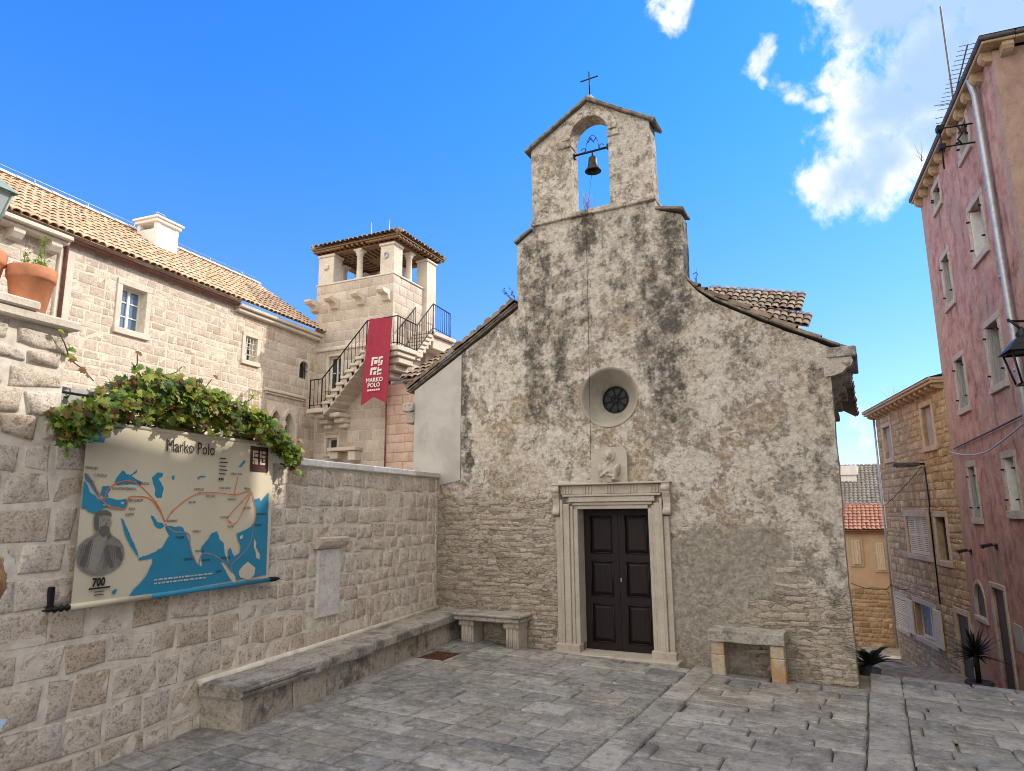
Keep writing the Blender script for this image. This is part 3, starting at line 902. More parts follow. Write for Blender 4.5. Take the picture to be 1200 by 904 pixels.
# ------------------------------------------------------------------ roof tiles
def tiles(m, p0, ex, es, W, Ls, tw=0.19, tl=0.36, seed=0, sink=0.0, n=5, wob=0.012, skip=None, lift=0.035, caps=True):
    base = skip is None
    """rows of overlapping half-round tiles; p0 = lower corner, ex along the eave, es up the slope"""
    ex, es = Vector(ex).normalized(), Vector(es).normalized()
    N = ex.cross(es).normalized()
    rnd = random.Random(seed)
    p0 = Vector(p0)
    nc, nr = max(1, round(W / tw)), max(1, math.ceil(Ls / tl))
    tw = W / nc
    r0 = tw * 0.56
    for c in range(nc):
        for r in range(nr):
            if skip and skip(c * tw, r * tl):
                continue
            cx = (c + 0.5) * tw + rnd.uniform(-wob, wob)
            s0 = r * tl + rnd.uniform(-wob, wob) * 1.5
            s1 = min(s0 + tl * 1.18, Ls + 0.03)
            tilt = rnd.uniform(-wob, wob)
            vs = []
            for k, (s_, rad, hh) in enumerate(((s0, r0, lift), (s1, r0 * 0.80, lift * 0.25))):
                for j in range(n + 1):
                    a = math.pi * j / n
                    q = p0 + ex * (cx + tilt * k - rad * math.cos(a)) + es * s_ + N * (hh + rad * 0.72 * math.sin(a))
                    vs.append(q)
            fs = [(j, j + 1, n + 2 + j, n + 1 + j) for j in range(n)]
            m.add(vs, fs, True)
            if caps:
                # thickness of the open lower end
                t = 0.014
                vs2 = vs[:n + 1] + [p0 + ex * (cx - (r0 - t) * math.cos(math.pi * j / n)) + es * (s0 + 0.002) + N * (lift + (r0 - t) * 0.72 * math.sin(math.pi * j / n)) for j in range(n + 1)]
                m.add(vs2, [(j + 1, j, n + 1 + j, n + 2 + j) for j in range(n)])
    # the channel tiles between
    e = 0.004
    if base:
        m.add([p0 + N * e, p0 + ex * W + N * e, p0 + ex * W + es * Ls + N * e, p0 + es * Ls + N * e], [(0, 1, 2, 3)])

# ------------------------------------------------------------------ the chapel
def make_chapel():
    t = thing('chapel', 'small old stone chapel with weathered plaster front, bell gable and dark double door', 'chapel', (0, 0, 0))
    # front wall
    out = [(-3.30, -0.4), (2.88, -0.4), (2.865, 1.0), (2.88, 2.2), (2.895, 3.80), (2.95, 3.87), (2.21, 4.29), (1.75, 4.56), (1.52, 4.70), (1.33, 4.88), (1.20, 5.05), (1.155, 5.20), (1.165, 6.05),
           (0.80, 6.20), (0.80, 6.36), (-1.185, 6.36), (-1.185, 6.27), (-1.458, 6.10), (-1.458, 5.04), (-2.48, 4.44), (-2.50, 2.42), (-2.80, 2.36), (-3.30, 2.30)]
    out = rough_line(out, 0.11, 0.014, 3)
    door = rect(-0.535, 0.505, -0.05, 1.93)
    m = MB()
    m.prism(out, [door, circle(-0.01, 3.51, 0.415, 44)], 0.0, 0.36)
    m.build('front_wall', M_FACADE, t)
    # bare rubble where the render has dropped off, low on both sides of the door
    rnd = random.Random(17)
    m = MB()
    z = -0.12
    k = 0
    while z < 3.0:
        hh = rnd.uniform(0.055, 0.115)
        x = -2.78
        while x < 2.84:
            w = rnd.uniform(0.09, 0.30)
            cx, cz = x + w / 2, z + hh / 2
            left = max(0, min(1, (-0.75 - cx) / 0.5)) * max(0, min(1, (2.55 - cz) / 0.9))
            right = max(0, min(1, (cx - 1.15) / 1.0)) * max(0, min(1, (1.45 - cz) / 0.9))
            e = max(left, right) + 0.9 * noise.noise(Vector((cx * 1.6, 3.0, cz * 1.9))) + 0.25 * noise.noise(Vector((cx * 6, 1.0, cz * 6)))
            hj = hh * rnd.uniform(0.72, 1.0)
            if rnd.random() < 0.10:
                e = 0
            if e > 0.54 and not (-0.97 < cx < 0.92) and x + w < 2.86 and not (1.3 < cx < 2.15 and 0.3 < cz < 0.52):
                m.patch(x + 0.006, z + 0.005, w - 0.012, hj - 0.010, rnd.uniform(-0.003, 0.010), 0.009, 9000 + k, max(3, int(w / 0.05)), 3, None, 0.016, 0.022, 0.0, 0.012, 12.0)
                k += 1
            x += w
        z += hh
    m.build('bare_rubble', M_RUBBLE, t)
    # grey-white rendered end of the aisle, left of the front
    out = rough_line([(-3.40, 2.28), (-2.80, 2.345), (-2.51, 2.40), (-2.485, 4.43), (-3.40, 3.90)], 0.12, 0.008, 8)
    MB().prism(out, [], -0.012, 0.34).build('aisle_end_wall', M_WHITEPL, t)
    # side walls and back
    m = MB()
    m.add([(2.86, 0.355, -3.5), (2.2, 8, -3.5), (2.2, 8, 3.8), (2.86, 0.355, 3.8)], [(0, 1, 2, 3)])
    m.add([(-3.38, 0.33, 0), (-3.38, 8, 0), (-3.38, 8, 3.9), (-3.38, 0.33, 3.9)], [(3, 2, 1, 0)])
    m.add([(-3.38, 8, 0), (2.2, 8, 0), (2.2, 8, 3.8), (1.0, 8, 5.0), (-1.2, 8, 5.2), (-3.38, 8, 3.9)], [(5, 4, 3, 2, 1, 0)])
    m.build('side_walls', M_WHITEPL, t)
    # coping of the right shoulder and of the left rake
    m = MB()
    for a, b in (((1.17, 5.13), (1.32, 4.93)), ((1.32, 4.93), (1.55, 4.74)), ((1.55, 4.74), (2.22, 4.33)), ((2.22, 4.33), (3.02, 3.905))):
        a, b = Vector((a[0], 0, a[1])), Vector((b[0], 0, b[1]))
        d = (b - a)
        L = d.length
        ang = math.atan2(d.z, d.x)
        M = Matrix.Translation(a) @ Matrix.Rotation(-ang, 4, 'Y')
        m.rbox(0, L, -0.035, 0.5, -0.01, 0.018, 0.006, M, 1, 4, 0.006, 9)
    m.build('raking_coping', M_COPING, t)
    # step copings of the tower base and the string course under the bell gable
    for x0, x1, z0, z1 in ((0.80, 1.20, 6.20, 6.105), (-1.49, -1.18, 6.115, 6.30)):
        m = MB()
        M = Matrix.Translation((x0, 0, z0)) @ Matrix.Rotation(-math.atan2(z1 - z0, x1 - x0), 4, 'Y')
        m.rbox(0, math.hypot(x1 - x0, z1 - z0), -0.045, 0.40, 0.0, 0.045, 0.008, M, 1, 3, 0.006, 9)
        m.build('step_coping', M_COPING, t)
    m = MB()
    x = -1.20
    for w in (0.55, 0.42, 0.6, 0.45):
        x1 = min(x + w, 0.815)
        m.rbox(x + 0.002, x1 - 0.002, -0.05, 0.34, 6.345, 6.418, 0.012, None, 1, 4, 0.008, 8)
        x = x1
    m.build('string_course', M_FACADE, t)
    # bell gable with its round-headed opening
    out = rough_line([(-1.18, 6.412), (0.785, 6.412), (0.77, 7.62), (-0.19, 8.235), (-1.18, 7.66)], 0.1, 0.010, 5)
    hole = [p for p in arch(-0.186, 6.4125, 7.67, 0.312, 18)]
    hole[0] = (-0.498, 6.45)
    hole[1] = (0.122, 6.45)
    MB().prism(out, [hole], 0.0, 0.29).build('bell_gable', M_FACADE, t)
    # impost blocks and arch ring, a finger proud
    m = MB()
    for x0, x1 in ((-0.72, -0.485), (0.11, 0.30)):
        m.rbox(x0, x1, -0.030, 0.27, 7.545, 7.625, 0.01, None, 1, 3, 0.008, 9)
    ring = [(-0.186 + 0.455 * math.cos(math.pi * i / 18), 7.67 + 0.455 * math.sin(math.pi * i / 18)) for i in range(19)] + [(-0.186 + 0.31 * math.cos(math.pi * i / 18), 7.67 + 0.31 * math.sin(math.pi * i / 18)) for i in range(18, -1, -1)]
    m.prism(ring, [], -0.018, 0.02)
    m.build('bell_arch', M_FACADE, t)
    m = MB()
    for a, b in (((-1.27, 7.615), (-0.17, 8.26)), ((-0.21, 8.255), (0.855, 7.575))):
        a, b = Vector((a[0], 0, a[1])), Vector((b[0], 0, b[1]))
        d = b - a
        M = Matrix.Translation(a) @ Matrix.Rotation(-math.atan2(d.z, d.x), 4, 'Y')
        m.rbox(0, d.length, -0.07, 0.37, 0.0, 0.05, 0.008, M, 1, 5, 0.006, 9)
    m.build('gable_coping', M_COPING, t)
    m = MB()
    m.lathe([(0.085, 8.22), (0.085, 8.30), (0.07, 8.35), (0.03, 8.40), (0.0, 8.405)], (-0.185, 0.10, 0), 12)
    fin = m.build('finial', M_FACADE, t)
    m = MB()
    m.tube([(-0.185, 0.10, 8.38), (-0.185, 0.10, 8.82)], 0.012, 8)
    m.tube([(-0.335, 0.10, 8.69), (-0.035, 0.10, 8.70)], 0.011, 8)
    m.build('iron_cross', M_IRON, fin)
    # splayed round window
    m = MB()
    n = 44
    prof = [(0.435, -0.012), (0.415, -0.010), (0.40, 0.02), (0.26, 0.24), (0.205, 0.285), (0.20, 0.33)]
    vs = [(-0.01 + r * math.cos(2 * math.pi * j / n), y, 3.51 + r * math.sin(2 * math.pi * j / n)) for r, y in prof for j in range(n)]
    m.add(vs, [(k * n + j, k * n + (j + 1) % n, (k + 1) * n + (j + 1) % n, (k + 1) * n + j) for k in range(len(prof) - 1) for j in range(n)], True)
    oc = m.build('round_window', M_SPLAY, t)
    m = MB()
    m.add([(-0.01 + 0.203 * math.cos(2 * math.pi * j / n), 0.31, 3.51 + 0.203 * math.sin(2 * math.pi * j / n)) for j in range(n)], [tuple(range(n))])
    m.build('pane', M_DARKGLASS, oc)
    m = MB()
    for k in range(8):
        a = 2 * math.pi * k / 8 + 0.2
        m.tube([(-0.01 + 0.028 * math.cos(a), 0.296, 3.51 + 0.028 * math.sin(a)), (-0.01 + 0.2 * math.cos(a), 0.296, 3.51 + 0.2 * math.sin(a))], 0.006, 6)
        b = a + math.pi / 8
        m.tube([(-0.01 + 0.125 * math.cos(b) + 0.055 * math.cos(w), 0.296, 3.51 + 0.125 * math.sin(b) + 0.055 * math.sin(w)) for w in [2 * math.pi * q / 12 for q in range(13)]], 0.004, 5)
    m.tube([(-0.01 + 0.032 * math.cos(2 * math.pi * q / 12), 0.296, 3.51 + 0.032 * math.sin(2 * math.pi * q / 12)) for q in range(13)], 0.008, 6)
    m.tube([(-0.01 + 0.198 * math.cos(2 * math.pi * q / 30), 0.296, 3.51 + 0.198 * math.sin(2 * math.pi * q / 30)) for q in range(31)], 0.009, 6)
    m.build('tracery', M_IRON, oc)
    # portal
    for side, (a, b) in ((-1, (-0.853, -0.528)), (1, (0.498, 0.788))):
        m = MB()
        # stepped mouldings from the opening outwards
        w = b - a
        steps = [(0.0, 0.20, -0.035, 0.26), (0.20, 0.34, -0.055, 0.05), (0.34, 0.62, -0.085, 0.05), (0.62, 0.74, -0.105, 0.05), (0.74, 1.0, -0.06, 0.05)]
        for f0, f1, y0, y1 in steps:
            x0, x1 = (b - f1 * w, b - f0 * w) if side < 0 else (a + f0 * w, a + f1 * w)
            m.rbox(x0, x1 - 0.001, y0, y1, 0.10, 1.93 + (f0 * 0.22 if f1 < 0.99 else -0.1), 0.006)
        m.rbox(a - 0.012, b + 0.012 if side < 0 else b + 0.02, -0.115, 0.06, -0.09, 0.11, 0.01, None, 1, 3, 0.006, 8)
        m.build('door_jamb', M_PORTAL, t)
    m = MB()
    for z0, z1, y0, ex in ((1.93, 1.985, -0.037, 0.0), (1.985, 2.03, -0.057, 0.065), (2.03, 2.105, -0.087, 0.11), (2.105, 2.135, -0.107, 0.2)):
        m.rbox(-0.530 - ex, 0.50 + ex, y0, 0.05, z0, z1 - 0.001, 0.006)
    m.rbox(-0.775, 0.715, -0.060, 0.05, 2.136, 2.265, 0.006)
    for xc in (-0.70, -0.45, -0.20, -0.02, 0.17, 0.42, 0.64):
        pass
    for xc in (-0.66, -0.35, -0.02, 0.31, 0.61):
        for dx in (-0.045, 0.0, 0.045):
            m.rbox(xc + dx - 0.012, xc + dx + 0.012, -0.072, -0.05, 2.145, 2.255, 0.003)
    m.build('lintel', M_PORTAL, t)
    m = MB()
    m.rbox(-0.895, 0.835, -0.125, 0.05, 2.266, 2.292, 0.008, None, 1, 6, 0.004, 8)
    m.build('door_cornice', M_PORTAL, t)
    for x0 in (-0.885, 0.722):
        m = MB()
        prof = [(0.0, 1.83), (-0.10, 1.85), (-0.115, 1.90), (-0.085, 1.945), (-0.075, 2.0), (-0.09, 2.08), (-0.12, 2.14), (-0.125, 2.20), (-0.11, 2.264), (0.0, 2.264)]
        for k in range(2):
            pass
        vs = [(x, y, z) for x in (x0, x0 + 0.10) for y, z in prof]
        k = len(prof)
        m.add(vs, [tuple(range(k)), tuple(range(2 * k - 1, k - 1, -1))] + [(i, i + k, (i + 1) % k + k, (i + 1) % k) for i in range(k)])
        m.tube([(x0 - 0.006, -0.10, 2.20), (x0 + 0.106, -0.10, 2.20)], 0.045, 12)
        m.tube([(x0 - 0.006, -0.085, 1.88), (x0 + 0.106, -0.085, 1.88)], 0.035, 12)
        m.build('console', M_PORTAL, t)
    m = MB()
    m.rbox(-0.93, 0.86, -0.23, 0.30, -0.14, 0.012, 0.012, None, 1, 6, 0.008, 6)
    m.build('threshold', M_PORTAL, t)
    # double door, each leaf framed with three raised panels
    for x0, x1 in ((-0.532, -0.016), (-0.012, 0.502)):
        m = MB()
        ps = ((0.12, 0.62), (0.74, 1.20), (1.32, 1.83))
        pan = [rect(x0 + 0.10, x1 - 0.10, a, b) for a, b in ps]
        m.prism(rect(x0, x1, 0.014, 1.935), pan, 0.20, 0.25)
        lf = m.build('door_leaf', M_DOOR, t)
        m = MB()
        for a, b in ps:
            xa, xb = x0 + 0.10, x1 - 0.10
            m.add([(xa, 0.228, a), (xb, 0.228, a), (xb, 0.228, b), (xa, 0.228, b), (xa + 0.05, 0.208, a + 0.05), (xb - 0.05, 0.208, a + 0.05), (xb - 0.05, 0.208, b - 0.05), (xa + 0.05, 0.208, b - 0.05)],
                  [(0, 1, 5, 4), (1, 2, 6, 5), (2, 3, 7, 6), (3, 0, 4, 7), (4, 5, 6, 7)])
            for (p, q) in (((xa, a), (xb, a)), ((xa, b), (xb, b)), ((xa, a), (xa, b)), ((xb, a), (xb, b))):
                m.tube([(p[0], 0.198, p[1]), (q[0], 0.198, q[1])], 0.010, 6)
        m.build('panel', M_DOOR, lf)
        if x0 > -0.3:
            m = MB()
            m.box(0.0, 0.016, 0.196, 0.2005, 0.93, 0.985)
            m.tube([(0.008, 0.20, 0.96), (0.008, 0.180, 0.96)], 0.008, 10)
            m.build('lock', M_ZINC, lf)
    # carved relief over the door: a half-length praying figure, as one height field
    m = MB()
    slab_out = rect(-0.293, 0.24, 2.2925, 2.70)[:2] + [(0.24, 2.70)] + [(-0.026 + 0.267 * math.cos(math.pi * i / 14), 2.70 + 0.09 * math.sin(math.pi * i / 14)) for i in range(1, 14)] + [(-0.293, 2.70)]
    m.prism(slab_out, [], -0.060, 0.02)
    rel = m.build('relief', M_PORTAL, t)
    def blob(x, z, cx, cz, rx, rz, hgt, rot=0.0):
        dx, dz = x - cx, z - cz
        a, b = dx * math.cos(rot) + dz * math.sin(rot), -dx * math.sin(rot) + dz * math.cos(rot)
        q = 1 - (a / rx) ** 2 - (b / rz) ** 2
        return hgt * math.sqrt(q) if q > 0 else 0.0
    def hf(x, z):
        x = x + 0.026
        L = [blob(x, z, 0.01, 2.655, 0.046, 0.062, 0.062), blob(x, z, 0.01, 2.685, 0.056, 0.052, 0.045), blob(x, z, 0.012, 2.645, 0.011, 0.028, 0.074),
             blob(x, z, 0.01, 2.56, 0.028, 0.06, 0.05), blob(x, z, 0.0, 2.43, 0.125, 0.15, 0.055), blob(x, z, 0.0, 2.34, 0.155, 0.10, 0.05),
             blob(x, z, -0.105, 2.455, 0.048, 0.11, 0.06, 0.25), blob(x, z, 0.115, 2.44, 0.048, 0.12, 0.06, -0.3),
             blob(x, z, -0.06, 2.40, 0.085, 0.034, 0.078, 0.5), blob(x, z, 0.045, 2.385, 0.10, 0.034, 0.075, -0.25), blob(x, z, 0.0, 2.44, 0.03, 0.04, 0.086), blob(x, z, 0.09, 2.335, 0.045, 0.035, 0.085)]
        h = max(L)
        d = math.hypot(x - 0.01, z - 2.665)
        h = max(h, 0.014 if d < 0.088 else 0.0)
        if h > 0.035 and z < 2.58:
            h += 0.006 * math.sin(60 * x + 25 * z) + 0.004 * math.sin(45 * z - 30 * x)
        return h
    nx, nz = 64, 60
    xs = [-0.285 + 0.517 * i / (nx - 1) for i in range(nx)]
    zs = [2.294 + 0.46 * j / (nz - 1) for j in range(nz)]
    m = MB()
    m.add([(x, -0.0585 - 1.5 * hf(x, z), z) for z in zs for x in xs], [(j * nx + i, j * nx + i + 1, (j + 1) * nx + i + 1, (j + 1) * nx + i) for j in range(nz - 1) for i in range(nx - 1) if max(hf(xs[i], zs[j]), hf(xs[i + 1], zs[j + 1]), hf(xs[i], zs[j + 1]), hf(xs[i + 1], zs[j])) > 0.001], True)
    m.build('carved_figure', M_PORTAL, rel)
    # stone gutter on brackets along the right eave
    m = MB()
    y = -0.03
    for L in (1.3, 1.2, 1.5, 1.4, 1.6):
        m.rbox(2.87 - 0.085 * y, 3.20 - 0.085 * y, y, y + L - 0.01, 3.745, 3.88, 0.015, None, 1, 3, 0.008, 6)
        y += L
    m.build('stone_gutter', M_BENCHTOP, t)
    for k in range(5):
        y = -0.015 + 0.95 * k
        x = 2.87 - 0.085 * y
        prof = [(x - 0.05, 3.744), (x + 0.27, 3.744), (x + 0.285, 3.69), (x + 0.255, 3.64), (x + 0.21, 3.62), (x + 0.16, 3.565), (x + 0.06, 3.53), (x - 0.05, 3.52)]
        m = MB()
        m.prism(rough_line(prof, 0.06, 0.004, k), [], y, y + 0.20)
        m.tube([(x + 0.215, y - 0.006, 3.675), (x + 0.215, y + 0.206, 3.675)], 0.04, 12)
        m.build('gutter_bracket', M_BENCH, t)
    # roofs: verge tiles along the two rakes and the slopes behind
    m = MB()
    ex, es = Vector((0, -1, 0)), Vector((1.98, 0, 1.18))
    tiles(m, (-3.52, 7.6, 3.90), ex, es, 7.55, 2.42, 0.20, 0.34, 3)
    tiles(m, (-1.45, 7.6, 5.22), ex, Vector((1.3, 0, 0.75)), 7.2, 1.45, 0.20, 0.34, 4)
    m.build('left_roof', M_TILEOLD, t)
    m = MB()
    tiles(m, (3.05, 0.45, 3.90), Vector((0, 1, 0)), Vector((-1.85, 0, 1.16)), 7.2, 2.15, 0.20, 0.34, 5)
    tiles(m, (1.22, 0.45, 5.06), Vector((0, 1, 0)), Vector((-1.3, 0, 0.80)), 7.2, 1.5, 0.20, 0.34, 6)
    m.build('right_roof', M_TILEOLD, t)
    m = MB()
    a, b = Vector((-3.50, 0, 3.845)), Vector((-1.45, 0, 5.065))
    d = b - a
    M = Matrix.Translation(a) @ Matrix.Rotation(-math.atan2(d.z, d.x), 4, 'Y')
    m.rbox(0, d.length, -0.025, 0.30, 0.03, 0.058, 0.01, M, 1, 6, 0.008, 8)
    m.rbox(-0.02, d.length, -0.045, 0.30, 0.060, 0.095, 0.01, M, 1, 6, 0.010, 10)
    m.build('verge', M_COPING, t)
    m = MB()
    rnd = random.Random(5)
    L = d.length
    s = 0.02
    while s < L - 0.05:
        # rounded ends of the verge tiles stepping up the rake
        q = Matrix.Translation((0, 0, 0))
        w = rnd.uniform(0.15, 0.2)
        vs = []
        for k, yy in enumerate((-0.075 + rnd.uniform(-0.02, 0.02), 0.32)):
            for j in range(7):
                an = math.pi * j / 6
                vs.append(M @ Vector((s + w / 2 - w * 0.5 * math.cos(an), yy, 0.095 + w * 0.42 * math.sin(an) + rnd.uniform(-0.006, 0.006))))
        m.add(vs, [(j, j + 1, 8 + j, 7 + j) for j in range(6)] + [tuple(range(6, -1, -1))], False)
        s += w * 0.92
    m.build('verge_tiles', M_TILEOLD, t)
    # stub of the eave gutter at the low left corner
    m = MB()
    m.rbox(-3.62, -3.40, -0.06, 0.2, 3.56, 3.70, 0.015, None, 1, 2, 0.008, 8)
    m.rbox(-3.55, -3.40, -0.04, 0.2, 3.36, 3.55, 0.015, None, 1, 2, 0.008, 8)
    m.build('eave_corbel', M_BENCH, t)
    return t
make_chapel()

def make_bell():
    t = thing('bell', 'dark bronze bell hanging from scrolled iron bar in the chapel gable arch', 'bell', (-0.186, 0.14, 7.18))
    m = MB()
    m.lathe([(0.0, 7.37), (0.03, 7.37), (0.058, 7.35), (0.068, 7.31), (0.073, 7.245), (0.088, 7.18), (0.122, 7.135), (0.130, 7.117), (0.118, 7.112), (0.08, 7.17), (0.065, 7.24), (0.0, 7.31)], (-0.186, 0.14, 0), 24)
    m.tube([(-0.186, 0.14, 7.30), (-0.186, 0.14, 7.11)], 0.01, 6)
    m.lathe([(0.0, 7.085), (0.02, 7.097), (0.02, 7.125), (0.0, 7.14)], (-0.186, 0.14, 0), 10)
    m.build('bell_body', M_BRONZE, t)
    m = MB()
    m.tube([(-0.52, 0.14, 7.46), (0.14, 0.14, 7.46)], 0.018, 8)
    m.tube([(-0.186, 0.14, 7.36), (-0.186, 0.14, 7.46)], 0.016, 8)
    m.box(-0.53, -0.47, 0.11, 0.17, 7.40, 7.48)
    m.box(0.06, 0.12, 0.10, 0.18, 7.42, 7.50)
    m.tube([(0.10, 0.14, 7.46), (0.112, 0.14, 7.60)], 0.010, 6)
    for sx in (-1, 1):
        c = Vector((-0.186 + sx * 0.15, 0.14, 7.51))
        m.tube([c + Vector((0.035 * math.cos(a) * sx, 0, 0.035 * math.sin(a))) for a in [0.2 + 0.5 * q for q in range(11)]], 0.006, 6)
        m.tube([(-0.186 + sx * 0.11, 0.14, 7.47), (-0.186 + sx * 0.10, 0.14, 7.60), (-0.186 + sx * 0.05, 0.14, 7.70), (-0.186, 0.14, 7.74)], 0.005, 6)
    m.tube([(-0.26, 0.14, 7.62), (-0.20, 0.14, 7.70), (-0.17, 0.14, 7.62), (-0.11, 0.14, 7.68)], 0.008, 6)
    m.tube([(-0.23, 0.14, 7.70), (-0.15, 0.14, 7.60)], 0.007, 6)
    m.build('headstock', M_IRON, t)
    m = MB()
    m.tube([(-0.20, 0.12, 7.08), (-0.24, 0.05, 6.6), (-0.255, -0.055, 6.42), (-0.27, -0.035, 5.2), (-0.285, -0.030, 3.9), (-0.30, -0.020, 3.1), (-0.31, -0.025, 2.62)], 0.0032, 5)
    m.build('bell_rope', M_IRON, t)
make_bell()

ROT_W = R(96.7)         # local x runs along the wall away from the camera, local y goes into the wall
W0 = (-2.925, 0, 0)

M_PANEL = stone_mat('smooth panel stone', [(0.47, 0.42, 0.365)], 0.5, 1.0, (0.36, 0.31, 0.25), 0.4, 0.4)

def make_garden_wall():
    t = thing('garden_wall', 'tall wall of rough squared limestone blocks with pale mortar joining the chapel', 'wall', W0, ROT_W)
    panel = (-3.07, -2.61, 0.72, 1.50)
    led = (-3.13, -2.56, 1.50, 1.63)
    m = MB()
    m.prism([(-9.5, -0.3), (0.02, -0.3), (0.02, 2.44), (-6.30, 2.44), (-6.30, 3.30), (-9.5, 3.30)], [], 0.0, 0.42)
    m.build('mortar', M_MORTAR, t)
    m = MB()
    rnd = random.Random(4)
    st = ashlar(-9.4, -4.25, -0.05, 2.43, (0.19, 0.31), (0.18, 0.50), [], 21, 0.032) + ashlar(-4.25, -0.09, -0.05, 2.43, (0.16, 0.25), (0.13, 0.32), [panel, led], 22, 0.026)
    for k, (u, v, w, h) in enumerate(st):
        near = u > -7.2
        m.patch(u, v, w, h, rnd.uniform(0.000, 0.013), 0.012, k, None if near else 3, None if near else 3, None, 0.014, 0.024, 0.0, 0.010, 9.0)
    # stone corner strip against the chapel
    z = 0.45
    while z < 2.4:
        h = rnd.uniform(0.25, 0.45)
        m.patch(-0.085, z, 0.07, min(h, 2.43 - z) - 0.01, 0.012, 0.004, int(z * 100), 3, 4)
        z += h
    # taller end with bigger, paler rubble
    for k, (u, v, w, h) in enumerate(ashlar(-9.4, -6.31, 2.44, 3.29, (0.13, 0.26), (0.18, 0.48), [], 9, 0.03)):
        m.patch(u, v, w, h, rnd.uniform(0.01, 0.03), 0.022, 500 + k, None, None, None, 0.03, 0.03, 0.0, 0.012, 9.0)
    m.build('stones', M_WALLST, t)
    m = MB()
    for k, (u, v, w, h) in enumerate(ashlar(0.02, 0.40, 2.44, 3.29, (0.20, 0.3), (0.2, 0.4), [], 12, 0.04)):
        m.patch(u, v, w, h, 0.02, 0.02, 700 + k, None, None, Matrix.Translation((-6.30, 0, 0)) @ Matrix.Rotation(R(90), 4, 'Z'))
    m.build('end_stones', M_WALLST, t)
    m = MB()
    x = -6.29
    while x < 0.0:
        w = min(rnd.uniform(0.7, 1.15), 0.03 - x)
        m.rbox(x + 0.003, x + w - 0.003, -0.045, 0.45, 2.442, 2.525, 0.012, None, 1, 5, 0.005, 6)
        x += w
    m.build('coping', M_WALLCAP, t)
    m = MB()
    m.rbox(-9.5, -6.262, -0.09, 0.5, 3.302, 3.372, 0.012, None, 1, 8, 0.005, 6)
    m.rbox(-9.5, -6.60, -0.11, 0.48, 3.374, 3.442, 0.012, None, 1, 8, 0.005, 6)
    m.build('pillar_slab', M_DRESSED, t)
    m = MB()
    m.rbox(panel[0] + 0.006, panel[1] - 0.006, -0.028, 0.1, panel[2], panel[3] - 0.01, 0.008, None, 1, 6, 0.004, 5)
    m.build('blank_panel', M_PANEL, t)
    m = MB()
    prof = [(0.0, 1.50), (-0.05, 1.50), (-0.085, 1.535), (-0.10, 1.58), (-0.10, 1.615), (-0.07, 1.63), (0.0, 1.63)]
    k = len(prof)
    seg = 8
    vs = []
    for i in range(seg + 1):
        x = led[0] + (led[1] - led[0]) * i / seg
        for y, z in prof:
            nz = noise.noise(Vector((x * 14, y * 20, z * 20))) * 0.012
            vs.append((x, y + nz, z + nz * 0.7))
    m.add(vs, [(i * k + j, i * k + (j + 1) % k, (i + 1) * k + (j + 1) % k, (i + 1) * k + j) for i in range(seg) for j in range(k)] + [tuple(range(k)), tuple(range(seg * k + k - 1, seg * k - 1, -1))])
    m.build('panel_ledge', M_WALLST, t)
    # weathered electrical box / zinc shelf seen above the vine
    m = MB()
    m.rbox(-6.26, -5.55, 0.12, 0.40, 2.86, 2.90, 0.006)
    m.rbox(-6.23, -5.58, 0.14, 0.38, 2.527, 2.858, 0.006)
    m.build('cabinet', M_ZINC, t)
    return t
make_garden_wall()

